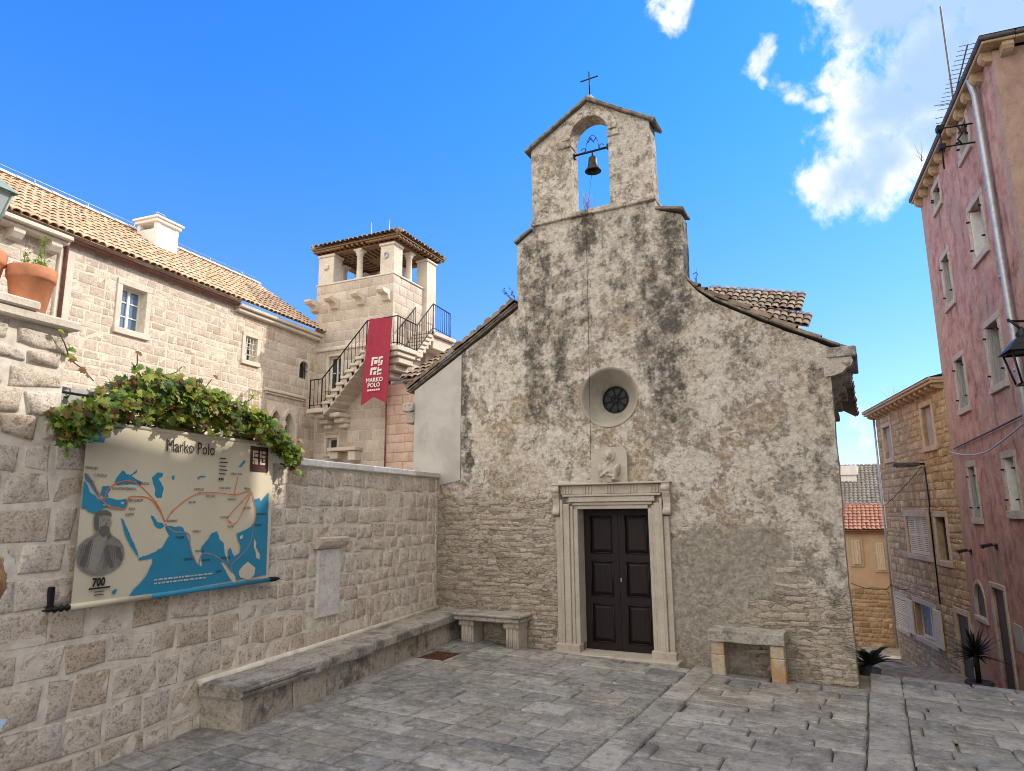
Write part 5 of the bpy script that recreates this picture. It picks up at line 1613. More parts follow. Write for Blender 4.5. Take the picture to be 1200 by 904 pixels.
def make_lantern_left():
    Ww = Matrix.Translation(W0) @ Matrix.Rotation(ROT_W, 4, 'Z')
    t = thing('street_lamp', 'old green-grey glass lantern on a post beside the terracotta pots', 'street lamp', Ww @ Vector((-6.92, 0.20, 3.444)), ROT_W)
    m = MB()
    m.lathe([(0.05, 0.0), (0.05, 0.03), (0.028, 0.06), (0.024, 0.42), (0.045, 0.46), (0.03, 0.49)], (0, 0, 0), 12)
    m.build('post', M_VERDI, t)
    m = MB()
    b, tp = 0.075, 0.135
    zb, zt = 0.50, 0.80
    for sx, sy in ((-1, -1), (1, -1), (1, 1), (-1, 1)):
        m.tube([(sx * b, sy * b, zb), (sx * tp, sy * tp, zt)], 0.010, 6)
    for (r, z) in ((b, zb), (tp, zt)):
        for i in range(4):
            c = [(-1, -1), (1, -1), (1, 1), (-1, 1)]
            p, q = c[i], c[(i + 1) % 4]
            m.tube([(p[0] * r, p[1] * r, z), (q[0] * r, q[1] * r, z)], 0.011, 6)
    m.build('cage', M_VERDI, t)
    m = MB()
    r = 0.165
    vs = [(-r, -r, 0.80), (r, -r, 0.80), (r, r, 0.80), (-r, r, 0.80), (-0.05, -0.05, 0.93), (0.05, -0.05, 0.93), (0.05, 0.05, 0.93), (-0.05, 0.05, 0.93)]
    m.add(vs, [(0, 1, 5, 4), (1, 2, 6, 5), (2, 3, 7, 6), (3, 0, 4, 7), (4, 5, 6, 7), (3, 2, 1, 0)])
    m.lathe([(0.05, 0.93), (0.055, 0.96), (0.03, 0.99), (0.012, 1.03), (0.0, 1.06)], (0, 0, 0), 10)
    m.build('lamp_roof', M_VERDI, t)
    m = MB()
    vs = [(sx * b * 0.97, sy * b * 0.97, zb) for sx, sy in ((-1, -1), (1, -1), (1, 1), (-1, 1))] + [(sx * tp * 0.97, sy * tp * 0.97, zt) for sx, sy in ((-1, -1), (1, -1), (1, 1), (-1, 1))]
    m.add(vs, [(0, 1, 5, 4), (1, 2, 6, 5), (2, 3, 7, 6), (3, 0, 4, 7)])
    m.build('panes', M_GLASSCLEAR, t)
make_lantern_left()

# ------------------------------------------------------------------ stone seats and drain
def make_long_bench():
    t = thing('stone_bench', 'long low stone bench with moulded slab running along the garden wall to the chapel', 'bench', W0, ROT_W)
    rnd = random.Random(3)
    m = MB()
    x = -4.70
    ws = [0.30, 0.42, 0.55, 0.42, 0.40, 0.36, 0.30, 0.5, 0.45, 0.5, 0.5]
    for w in ws:
        x1 = min(x + w, -0.02)
        if x1 - x < 0.05:
            break
        m.rbox(x + 0.006, x1 - 0.006, -0.47 + rnd.uniform(-0.008, 0.008), -0.012, -0.1, 0.305 + 0.02 * (x + 4.7) / 4.7, 0.014, None, 1, 5, 0.012, 5)
        x = x1
    m.build('base', M_BENCH, t)
    m = MB()
    x = -4.74
    for k, w in enumerate((1.02, 1.10, 0.85, 0.95, 0.9)):
        x1 = min(x + w, -0.012)
        zt = 0.405 + 0.012 * k
        zb = zt - 0.115
        if k == 0:
            # the moulded slab nearest the square
            prof = [(-0.025, zb), (-0.50, zb), (-0.505, zb + 0.022), (-0.525, zb + 0.03), (-0.53, zb + 0.055), (-0.515, zb + 0.06), (-0.535, zb + 0.068), (-0.54, zb + 0.09), (-0.525, zb + 0.096), (-0.52, zt), (-0.025, zt)]
            prof = [p for p in prof]
            kk = len(prof)
            seg = 14
            vs = []
            for i in range(seg + 1):
                xx = x + (x1 - x - 0.008) * i / seg
                for y, z in prof:
                    nn = noise.noise_vector(Vector((xx * 7, y * 9, z * 9))) * 0.006
                    vs.append((xx + (nn.x if 0 < i < seg else nn.x * 2), y + nn.y, z + nn.z))
            m.add(vs, [(i * kk + j, i * kk + (j + 1) % kk, (i + 1) * kk + (j + 1) % kk, (i + 1) * kk + j) for i in range(seg) for j in range(kk)] + [tuple(range(kk)), tuple(range(seg * kk + kk - 1, seg * kk - 1, -1))])
        else:
            m.rbox(x + 0.003, x1 - 0.004, -0.535, -0.025, zb, zt, 0.022, None, 2, 8, 0.012, 5)
        x = x1
        if x > -0.05:
            break
    m.build('seat_slab', M_BENCHTOP, t)
    # mortar fillet where the seat meets the wall
    m = MB()
    m.tube([(-4.75, -0.03, 0.40), (-3, -0.03, 0.42), (-0.02, -0.03, 0.465)], 0.035, 8)
    m.build('mortar_fillet', M_MORTAR, t)
make_long_bench()

def make_side_bench_left():
    t = thing('stone_bench', 'small stone bench on carved fluted legs left of the chapel door', 'bench', (-1.85, -0.25, 0), 0.0, 'stone benches against the chapel front')
    m = MB()
    m.rbox(-2.34, -1.28, -0.44, -0.02, 0.375, 0.435, 0.012, None, 1, 8, 0.006, 6)
    m.rbox(-2.36, -1.26, -0.46, -0.02, 0.437, 0.475, 0.012, None, 1, 8, 0.008, 6)
    m.build('slab', M_BENCHTOP, t)
    for x0 in (-2.26, -1.53):
        m = MB()
        x1 = x0 + 0.20
        m.rbox(x0, x1, -0.36, -0.06, -0.02, 0.32, 0.012, None, 1, 3, 0.005, 8)
        for k in range(3):
            m.tube([(x0 + 0.035 + 0.065 * k, -0.362, 0.0), (x0 + 0.035 + 0.065 * k, -0.362, 0.30)], 0.022, 8)
        m.rbox(x0 - 0.015, x1 + 0.015, -0.39, -0.05, 0.30, 0.373, 0.018, None, 2, 2, 0.004, 8)
        for xx in (x0 + 0.01, x1 - 0.01):
            m.tube([(xx, -0.395, 0.325), (xx, -0.33, 0.325)], 0.034, 12)
        m.build('leg', M_PORTAL, t)
make_side_bench_left()

def make_side_bench_right():
    t = thing('stone_bench', 'stone bench with thick blackened slab on two square orange-stained legs right of the door', 'bench', (1.72, -0.25, -0.08), 0.0, 'stone benches against the chapel front')
    m = MB()
    m.rbox(1.28, 2.155, -0.40, -0.02, 0.335, 0.475, 0.016, None, 2, 10, 0.010, 7)
    m.build('slab', M_BENCHTOP, t)
    for x0 in (1.305, 1.985):
        m = MB()
        m.rbox(x0, x0 + 0.155, -0.375, -0.17, 0.19, 0.333, 0.008, None, 1, 3, 0.004, 8)
        m.rbox(x0 - 0.003, x0 + 0.158, -0.378, -0.168, -0.16, 0.188, 0.010, None, 1, 4, 0.006, 8)
        m.build('leg', M_BENCHLEG, t)
make_side_bench_right()

def make_drain():
    t = thing('drain_grate', 'small rusty drain grate in the paving beside the long stone bench', 'drain', (-2.04, -1.255, 0.0))
    z = gz(-2.04, -1.25)
    m = MB()
    m.box(-2.25, -1.83, -1.50, -1.01, z - 0.042, z - 0.036)
    m.build('pit', M_RUST, t)
    m = MB()
    for k in range(9):
        x = -2.225 + 0.0465 * k
        m.rbox(x, x + 0.022, -1.49, -1.02, z - 0.03, z - 0.008, 0.002)
    m.rbox(-2.245, -1.835, -1.497, -1.482, z - 0.03, z - 0.006, 0.002)
    m.rbox(-2.245, -1.835, -1.028, -1.013, z - 0.03, z - 0.006, 0.002)
    m.build('bars', M_RUST, t)
make_drain()

# ------------------------------------------------------------------ windows
def add_window(parent, x0, x1, z0, z1, fr, trim, wood, glass, proud=0.03, reveal=0.22, bars=(1, 2), head=None, name='window', sill=True, curtain=None, lap=0.0):
    """stone surround as the part, wooden frame and panes as its sub-parts"""
    m = MB()
    h = head or fr
    sb = fr * 1.0
    m.rbox(x0 - fr, x0 - 0.001, -proud, reveal, z0 + 0.001, z1 - 0.001, 0.008, None, 1, 2, 0.003, 7)
    m.rbox(x1 + 0.001, x1 + fr, -proud, reveal, z0 + 0.001, z1 - 0.001, 0.008, None, 1, 2, 0.003, 7)
    m.rbox(x0 - fr, x1 + fr, -proud - 0.002, reveal, z1, z1 + h, 0.008, None, 1, 3, 0.003, 7)
    m.rbox(x0 - fr - 0.01, x1 + fr + 0.01, -proud - (0.03 if sill else 0.002), reveal, z0 - sb, z0, 0.008, None, 1, 3, 0.003, 7)
    w = m.build(name, trim, parent)
    m = MB()
    y = reveal * 0.72
    t = 0.045
    m.rbox(x0, x0 + t, y, y + 0.05, z0, z1, 0.004)
    m.rbox(x1 - t, x1, y, y + 0.05, z0, z1, 0.004)
    m.rbox(x0 + t, x1 - t, y, y + 0.05, z0, z0 + t, 0.004)
    m.rbox(x0 + t, x1 - t, y, y + 0.05, z1 - t, z1, 0.004)
    if bars[0]:
        for i in range(1, bars[0] + 1):
            xm = x0 + (x1 - x0) * i / (bars[0] + 1)
            m.rbox(xm - 0.032, xm + 0.032, y - 0.004, y + 0.05, z0 + t, z1 - t, 0.004)
    for j in range(1, bars[1] + 1):
        zm = z0 + (z1 - z0) * j / (bars[1] + 1)
        m.rbox(x0 + t, x1 - t, y + 0.010, y + 0.04, zm - 0.014, zm + 0.014, 0.003)
    m.build('frame', wood, w)
    m = MB()
    m.add([(x0, y + 0.03, z0), (x1, y + 0.03, z0), (x1, y + 0.03, z1), (x0, y + 0.03, z1)], [(0, 1, 2, 3)])
    m.build('pane', glass, w)
    return w

def louvre(m, x0, x1, z0, z1, y, step=0.055, M=None, th=0.035):
    """one louvred leaf"""
    b = 0.045
    m.rbox(x0, x0 + b, y, y + th, z0, z1, 0.003, M)
    m.rbox(x1 - b, x1, y, y + th, z0, z1, 0.003, M)
    for z in (z0, (z0 + z1) / 2 - 0.025, z1 - 0.05):
        m.rbox(x0 + b, x1 - b, y + 0.001, y + th - 0.001, z, z + 0.05, 0.003, M)
    z = z0 + 0.06
    while z < z1 - 0.08:
        vs = [Vector((x, yy, zz)) for x in (x0 + b, x1 - b) for yy, zz in ((y + 0.002, z), (y + 0.030, z + 0.032), (y + 0.030, z + 0.040), (y + 0.002, z + 0.008))]
        if M:
            vs = [M @ v for v in vs]
        m.add(vs, [(0, 1, 2, 3), (7, 6, 5, 4), (0, 4, 5, 1), (1, 5, 6, 2), (2, 6, 7, 3), (3, 7, 4, 0)])
        z += step

def inner(r, f):
    return (r[0] + f, r[1] - f, r[2] + f, r[3] - f)

# ------------------------------------------------------------------ the palace on the left
def make_palace():
    t = thing('palace', 'long sunlit limestone house with orange tiled roof behind the garden wall', 'house', (-10, 0, 0), R(96.7))
    w1, w2 = (-1.13, -0.56, 5.61, 6.50), (2.37, 2.78, 5.67, 6.28)
    aw = arch(4.68, 5.60, 5.90, 0.20, 12)
    def goth(cx, z0, zs, r):
        L = [(cx - r, z0), (cx + r, z0)]
        for i in range(9):
            a = math.radians(60) * i / 8
            L.append((cx - r + 2 * r * math.cos(a), zs + 2 * r * math.sin(a)))
        for i in range(7, -1, -1):
            a = math.radians(60) * i / 8
            L.append((cx + r - 2 * r * math.cos(a), zs + 2 * r * math.sin(a)))
        return L
    g1, g2 = goth(3.60, 3.2, 4.28, 0.17), goth(4.12, 3.2, 4.28, 0.17)
    holes = [rect(w1[0], w1[1], w1[2], w1[3]), rect(w2[0], w2[1], w2[2], w2[3]), aw, g1, g2]
    m = MB()
    m.prism([(-9, -0.2), (5.44, -0.2), (5.44, 6.97), (-9, 6.97)], holes, 0.0, 0.35)
    m.build('mortar', M_PALMORT, t)
    f1, f2 = inner(w1, -0.125), inner(w2, -0.11)
    cut = [f1, f2, (4.44, 4.92, 5.55, 6.16), (3.28, 4.46, 3.1, 4.80), (3.15, 4.72, 4.98, 5.12)]
    m = MB()
    rnd = random.Random(8)
    for k, (u, v, w, h) in enumerate(ashlar(-6.0, 3.0, 2.6, 6.93, (0.12, 0.24), (0.12, 0.40), cut, 31, 0.014)):
        m.patch(u, v, w, h, rnd.uniform(0.001, 0.006), 0.008, k, 4, 3, None, 0.02, 0.014, 0.0, 0.008)
    for k, (u, v, w, h) in enumerate(ashlar(3.0, 5.43, 2.6, 6.93, (0.24, 0.30), (0.28, 0.50), cut, 32, 0.012)):
        m.patch(u, v, w, h, 0.006, 0.003, 2000 + k, 3, 3, None, 0.012, 0.004)
    m.build('wall', M_PALACE, t)
    add_window(t, w1[0], w1[1], w1[2], w1[3], 0.125, M_DRESSED, M_WHITEWOOD, M_GLASSB, 0.03, 0.20, (1, 2))
    w = add_window(t, w2[0], w2[1], w2[2], w2[3], 0.11, M_DRESSED, M_WHITEWOOD, M_GLASS, 0.03, 0.20, (1, 2))
    m = MB()
    for i in range(1, 4):
        x = w2[0] + (w2[1] - w2[0]) * i / 4
        m.tube([(x, 0.03, w2[2]), (x, 0.03, w2[3])], 0.009, 6)
    for i in range(1, 4):
        z = w2[2] + (w2[3] - w2[2]) * i / 4
        m.tube([(w2[0], 0.03, z), (w2[1], 0.03, z)], 0.009, 6)
    m.build('grille', M_WHITEWOOD, w)
    # small arched window with a grille
    m = MB()
    ring = arch(4.68, 5.60, 5.90, 0.235, 12)
    m.prism(ring, [[p for p in arch(4.68, 5.605, 5.90, 0.198, 12)]], -0.012, 0.15)
    w = m.build('arched_window', M_DRESSED, t)
    m = MB()
    m.prism(aw, [], 0.16, 0.18)
    m.build('pane', M_GLASS, w)
    m = MB()
    for x in (4.58, 4.68, 4.78):
        m.tube([(x, 0.05, 5.60), (x, 0.05, 6.09)], 0.010, 6)
    m.tube([(4.48, 0.05, 5.85), (4.88, 0.05, 5.85)], 0.010, 6)
    m.build('grille', M_IRON, w)
    # paired pointed windows
    m = MB()
    for cx in (3.60, 4.12):
        m.prism(goth(cx, 3.2, 4.28, 0.235), [goth(cx, 3.205, 4.28, 0.165)], -0.05, 0.14)
    w = m.build('pointed_window', M_DRESSED, t)
    m = MB()
    for x in (3.37, 3.86, 4.36):
        m.lathe([(0.055, 3.1), (0.055, 4.15), (0.075, 4.18), (0.07, 4.22), (0.09, 4.27), (0.09, 4.30)], (x, -0.07, 0), 10)
    m.build('colonnette', M_DRESSED, w)
    m = MB()
    for cx in (3.60, 4.12):
        m.add([(cx - 0.17, 0.18, 3.2), (cx + 0.17, 0.18, 3.2), (cx + 0.17, 0.18, 4.6), (cx - 0.17, 0.18, 4.6)], [(0, 1, 2, 3)])
    m.build('pane', M_GLASS, w)
    m = MB()
    for cx in (3.60, 4.12):
        m.rbox(cx - 0.02, cx + 0.02, 0.12, 0.17, 3.2, 4.5, 0.004)
        for z in (3.55, 3.95, 4.28):
            m.rbox(cx - 0.17, cx + 0.17, 0.125, 0.165, z - 0.018, z + 0.018, 0.004)
    m.build('frame', M_WHITEWOOD, w)
    m = MB()
    m.rbox(3.12, 4.75, -0.09, 0.05, 5.02, 5.09, 0.012)
    m.rbox(3.17, 4.70, -0.05, 0.05, 4.96, 5.018, 0.012)
    m.rbox(3.24, 4.50, -0.06, 0.05, 3.02, 3.14, 0.012)
    m.build('window_cornice', M_DRESSED, t)
    # stone eave on the right, copper gutter in the middle, stone shelf on brackets at the left
    m = MB()
    m.rbox(1.95, 5.46, -0.20, 0.2, 6.90, 7.00, 0.02)
    m.rbox(1.97, 5.45, -0.13, 0.2, 6.80, 6.898, 0.02)
    m.build('eave_moulding', M_DRESSED, t)
    m = MB()
    prof = [(-0.08 - 0.065 * math.cos(math.pi * j / 8), 6.98 - 0.065 * math.sin(math.pi * j / 8)) for j in range(9)]
    vs = [(x, y - 0.02, z) for x in (-2.44, 1.96) for y, z in prof]
    m.add(vs, [(j, j + 1, 10 + j, 9 + j) for j in range(8)], True)
    m.tube([(-2.44, -0.17, 6.985), (1.96, -0.17, 6.985)], 0.008, 6)
    m.tube([(-2.40, -0.10, 6.93), (-2.395, -0.06, 6.82), (-2.39, -0.06, 2.5)], 0.038, 10)
    m.build('gutter_and_downpipe', M_COPPER, t)
    m = MB()
    m.rbox(-9, -2.46, -0.34, 0.2, 6.865, 6.95, 0.015)
    m.rbox(-9, -2.47, -0.24, 0.2, 6.80, 6.863, 0.015)
    m.build('eave_shelf', M_DRESSED, t)
    for x in (-2.78, -3.45, -4.15):
        m = MB()
        m.prism([(0.0, 6.80), (-0.22, 6.80), (-0.22, 6.72), (-0.15, 6.63), (0.0, 6.60)], [], x, x + 0.20, Matrix(((0, 1, 0, 0), (1, 0, 0, 0), (0, 0, 1, 0), (0, 0, 0, 1))))
        m.build('bracket', M_DRESSED, t)
    m = MB()
    m.rbox(-2.50, -2.20, -0.05, 0.03, 2.5, 6.79, 0.01)
    m.build('corner_strip', M_DRESSED, t)
    # roof
    m = MB()
    tiles(m, (-7.0, -0.24, 7.03), (1, 0, 0), (0, 2.74, 1.86), 12.47, 3.31, 0.165, 0.31, 2, 0, 5, 0.016, None, 0.018)
    rf = m.build('roof', M_TILE, t)
    m = MB()
    m.add([(-7, 2.5, 8.87), (5.47, 2.5, 8.87), (5.47, 5.2, 7.0), (-7, 5.2, 7.0)], [(0, 1, 2, 3)])
    m.build('rear_slope', M_TILE, rf)
    m = MB()
    x = -7.0
    rnd = random.Random(6)
    while x < 5.4:
        L = 0.42
        vs = []
        for k, (xx, r) in enumerate(((x, 0.115), (x + L, 0.10))):
            for j in range(7):
                a = math.pi * j / 6
                vs.append((xx, 2.5 - r * math.cos(a), 8.93 + r * 0.8 * math.sin(a)))
        m.add(vs, [(j, j + 1, 8 + j, 7 + j) for j in range(6)], True)
        x += L - 0.03
    m.build('ridge_tiles', M_DRESSED, rf)
    m = MB()
    m.tube([(-7, 2.48, 9.10), (5.4, 2.48, 9.10)], 0.008, 5)
    x = -6.5
    while x < 5.4:
        m.tube([(x, 2.48, 8.98), (x, 2.48, 9.10)], 0.012, 5)
        x += 1.25
    m.build('lightning_wire', M_ZINC, rf)
    # chimneys
    for x0, x1, y0, y1, zt in ((0.86, 1.52, 1.55, 2.2, 9.10), (-3.55, -2.95, 2.2, 2.8, 9.55)):
        m = MB()
        m.rbox(x0, x1, y0, y1, 7.4, zt - 0.30, 0.01)
        # open flues just under the cap
        for a, b, c, d in ((x0, x0 + 0.10, y0, y0 + 0.10), (x1 - 0.10, x1, y0, y0 + 0.10), (x0, x0 + 0.10, y1 - 0.10, y1), (x1 - 0.10, x1, y1 - 0.10, y1), (x0 + 0.02, x1 - 0.02, y0 + 0.012, y0 + 0.08)):
            m.box(a, b, c, d, zt - 0.302, zt - 0.14)
        m.rbox(x0 - 0.05, x1 + 0.05, y0 - 0.05, y1 + 0.05, zt - 0.142, zt - 0.06, 0.01)
        m.rbox(x0 - 0.09, x1 + 0.09, y0 - 0.09, y1 + 0.09, zt - 0.058, zt, 0.01)
        c = m.build('chimney', M_CHIMNEY, rf)
        m = MB()
        m.tube([(x0 + 0.05, y0 + 0.1, zt), (x0 + 0.05, y0 + 0.1, zt + 0.14), (x0 + 0.28, y0 + 0.1, zt + 0.14), (x0 + 0.34, y0 + 0.1, zt)], 0.010, 6)
        m.tube([(x1 - 0.05, y1 - 0.1, zt), (x1 - 0.05, y1 - 0.1, zt + 0.20)], 0.008, 6)
        m.build('wire_hoop', M_ZINC, c)
make_palace()

# ------------------------------------------------------------------ lookout tower, its stair and the red banner
def make_tower():
    t = thing('lookout_tower', 'square stone tower topped by an open loggia with tiled hip roof', 'tower', (-8.05, 5.354, 0), R(3.0))
    up, lo = (-2.14, -1.70, 5.37, 6.30), (-2.10, -1.74, 3.52, 3.97)
    m = MB()
    m.prism([(-2.68, -0.2), (0.0, -0.2), (0.0, 8.46), (-2.68, 8.46)], [rect(*up), rect(*lo)], 0.0, 0.3)
    m.box(-2.677, -0.003, 0.302, 2.15, -0.2, 8.40)
    m.build('mortar', M_PALMORT, t)
    cutz = [inner(up, -0.07), inner(lo, -0.07)]
    m = MB()
    for k, (u, v, w, h) in enumerate(ashlar(-2.685, 0.006, 2.4, 8.44, (0.26, 0.32), (0.28, 0.50), cutz, 41, 0.010)):
        m.patch(u, v, w, h, 0.006, 0.003, 3000 + k, 3, 3, None, 0.010, 0.003)
    Mr = Matrix.Rotation(R(90), 4, 'Z')
    for k, (u, v, w, h) in enumerate(ashlar(-0.006, 2.15, 5.0, 8.44, (0.26, 0.32), (0.28, 0.50), [], 42, 0.010)):
        m.patch(u, v, w, h, 0.006, 0.003, 3500 + k, 3, 3, Mr, 0.010, 0.003)
    Ml = Matrix.Translation((-2.68, 0, 0)) @ Matrix.Rotation(R(-90), 4, 'Z')
    for k, (u, v, w, h) in enumerate(ashlar(-2.15, 0.006, 6.5, 8.44, (0.26, 0.32), (0.28, 0.50), [], 43, 0.010)):
        m.patch(u, v, w, h, 0.006, 0.003, 3800 + k, 3, 3, Ml, 0.010, 0.003)
    m.build('wall', M_TOWER, t)
    m = MB()
    m.rbox(-2.71, 0.03, -0.03, 0.30, 8.462, 8.515, 0.012)
    m.rbox(-0.30, 0.031, 0.302, 1.50, 8.462, 8.515, 0.012)
    m.rbox(-2.711, -2.41, 0.302, 2.1, 8.462, 8.515, 0.012)
    m.rbox(-2.40, -0.31, 1.86, 2.15, 8.462, 8.515, 0.012)
    m.build('string_course', M_DRESSED, t)
    MB().rbox(-2.74, -0.30, -0.055, 0.0, 6.46, 6.58, 0.03).build('lower_string_course', M_DRESSED, t)
    for x0, x1, y0, y1, zb in ((-2.68, -2.10, 0.0, 0.42, 8.517), (-0.48, 0.0, 0.0, 0.46, 8.517), (-0.25, 0.13, 1.55, 2.10, 4.8), (-2.68, -2.25, 1.72, 2.13, 8.517)):
        m = MB()
        m.rbox(x0 + 0.012, x1 - 0.012, y0 + 0.012, y1 - 0.012, zb, 9.34, 0.008)
        m.rbox(x0 - 0.025, x1 + 0.025, y0 - 0.025, y1 + 0.025, 9.342, 9.425, 0.02)
        p = m.build('pier', M_DRESSED, t)
    m = MB()
    m.tube([(-0.26 + 0.06 * math.cos(a), -0.012, 9.05 + 0.085 * math.sin(a)) for a in [2 * math.pi * q / 14 for q in range(15)]], 0.018, 6)
    m.build('iron_ring', M_ZINC, t)
    m = MB()
    m.rbox(-2.45, -2.28, -0.05, 0.02, 8.95, 9.10, 0.03, None, 1, 2, 0.02, 8)
    m.build('carved_boss', M_DRESSED, t)
    for x, y in ((-1.27, 0.14), (-0.14, 0.98), (-1.75, 1.98), (-1.05, 1.98), (-2.54, 1.05)):
        m = MB()
        m.lathe([(0.115, 8.517), (0.115, 8.55), (0.092, 8.58), (0.085, 9.24), (0.11, 9.265), (0.105, 9.29), (0.135, 9.34), (0.14, 9.42)], (x, y, 0), 14)
        m.rbox(x - 0.14, x + 0.14, y - 0.14, y + 0.14, 9.37, 9.425, 0.01)
        m.build('column', M_DRESSED, t)
    for x in (-2.80, -2.10, -1.17, -0.30):
        m = MB()
        m.prism([(0.06, 7.98), (-0.40, 7.98), (-0.40, 7.92), (-0.34, 7.86), (-0.16, 7.84), (-0.10, 7.70), (0.06, 7.66)], [], x, x + 0.24, Matrix(((0, 1, 0, 0), (1, 0, 0, 0), (0, 0, 1, 0), (0, 0, 0, 1))))
        m.build('corbel', M_DRESSED, t)
    # timber plate, rafters and boarded soffit
    m = MB()
    m.rbox(-2.70, 0.02, 0.05, 0.28, 9.428, 9.485, 0.01)
    m.rbox(-0.30, 0.022, 0.282, 2.12, 9.428, 9.485, 0.01)
    m.rbox(-2.702, -2.45, 0.282, 2.12, 9.428, 9.485, 0.01)
    m.rbox(-2.44, -0.31, 1.9, 2.12, 9.428, 9.485, 0.01)
    for k in range(18):
        x = -2.80 + 0.172 * k
        m.rbox(x, x + 0.075, -0.11, 1.1, 9.487, 9.55, 0.006)
    for k in range(13):
        y = -0.10 + 0.19 * k
        m.rbox(-0.9, 0.22, y, y + 0.075, 9.489, 9.552, 0.006)
        m.rbox(-2.80, -1.8, y, y + 0.075, 9.489, 9.552, 0.006)
    m.rbox(-2.82, 0.24, -0.13, 2.38, 9.556, 9.60, 0.006)
    m.build('roof_timber', M_BEAM, t)
    m = MB()
    zr, run = 0.40, 1.28
    W, D = 3.12, 2.56
    L = math.hypot(run, zr)
    ck = run / L
    tiles(m, (-2.85, -0.16, 9.62), (1, 0, 0), (0, run, zr), W, L, 0.16, 0.30, 12, 0, 5, 0.012, lambda u, s: u < s * ck - 0.05 or u > W - s * ck - 0.10)
    tiles(m, (0.27, -0.16, 9.62), (0, 1, 0), (-run, 0, zr), D, L, 0.16, 0.30, 13, 0, 5, 0.012, lambda u, s: u < s * ck - 0.05 or u > D - s * ck - 0.10)
    rf = m.build('roof', M_TILEMID, t)
    m = MB()
    m.add([(-2.85, -0.16, 9.61), (0.27, -0.16, 9.61), (0.27, 2.40, 9.61), (-2.85, 2.40, 9.61), (-1.57, 1.12, 10.01), (-1.01, 1.12, 10.01)], [(0, 1, 5, 4), (1, 2, 5), (2, 3, 4, 5), (3, 0, 4), (3, 2, 1, 0)])
    m.build('roof_deck', M_TILEOLD, rf)
    m = MB()
    for a, b in (((0.25, -0.14, 9.65), (-1.01, 1.12, 10.05)), ((-2.83, -0.14, 9.65), (-1.57, 1.12, 10.05)), ((-1.57, 1.12, 10.05), (-1.01, 1.12, 10.05)), ((0.25, 2.38, 9.65), (-1.01, 1.12, 10.05))):
        m.tube([a, b], 0.085, 8)
    m.build('hip_tiles', M_TILEMID, rf)
    m = MB()
    m.tube([(-1.62, 1.12, 10.1), (-1.64, 1.12, 10.75)], 0.012, 5)
    m.tube([(-0.98, 1.12, 10.1), (-0.96, 1.12, 10.7)], 0.012, 5)
    m.build('lightning_rod', M_ZINC, rf)
    # windows
    add_window(t, up[0], up[1], up[2], up[3], 0.07, M_DRESSED, M_WHITEWOOD, M_GLASS, 0.02, 0.16, (1, 1))
    add_window(t, lo[0], lo[1], lo[2], lo[3], 0.07, M_DRESSED, M_WHITEWOOD, M_GLASS, 0.02, 0.16, (0, 0))
    # stone basin bracket low on the wall
    m = MB()
    m.rbox(-1.80, -0.86, -0.36, 0.02, 3.56, 3.66, 0.015)
    m.rbox(-1.76, -1.50, -0.28, 0.02, 3.36, 3.555, 0.015)
    m.rbox(-1.14, -0.90, -0.30, 0.02, 3.30, 3.555, 0.015)
    m.build('stone_shelf', M_DRESSED, t)
    m = MB()
    m.tube([(-0.02, -0.05, 5.9), (-0.02, -0.05, 2.4)], 0.022, 8)
    m.build('drainpipe', M_COPPER, t)
make_tower()

STAIR_PATH = [Vector(p) for p in ((-10.22, 4.60, 4.72), (-9.80, 4.60, 4.72), (-8.30, 4.60, 6.15), (-7.29, 4.60, 6.15), (-7.41, 5.62, 6.15), (-7.52, 6.55, 7.03), (-7.65, 7.65, 7.03))]

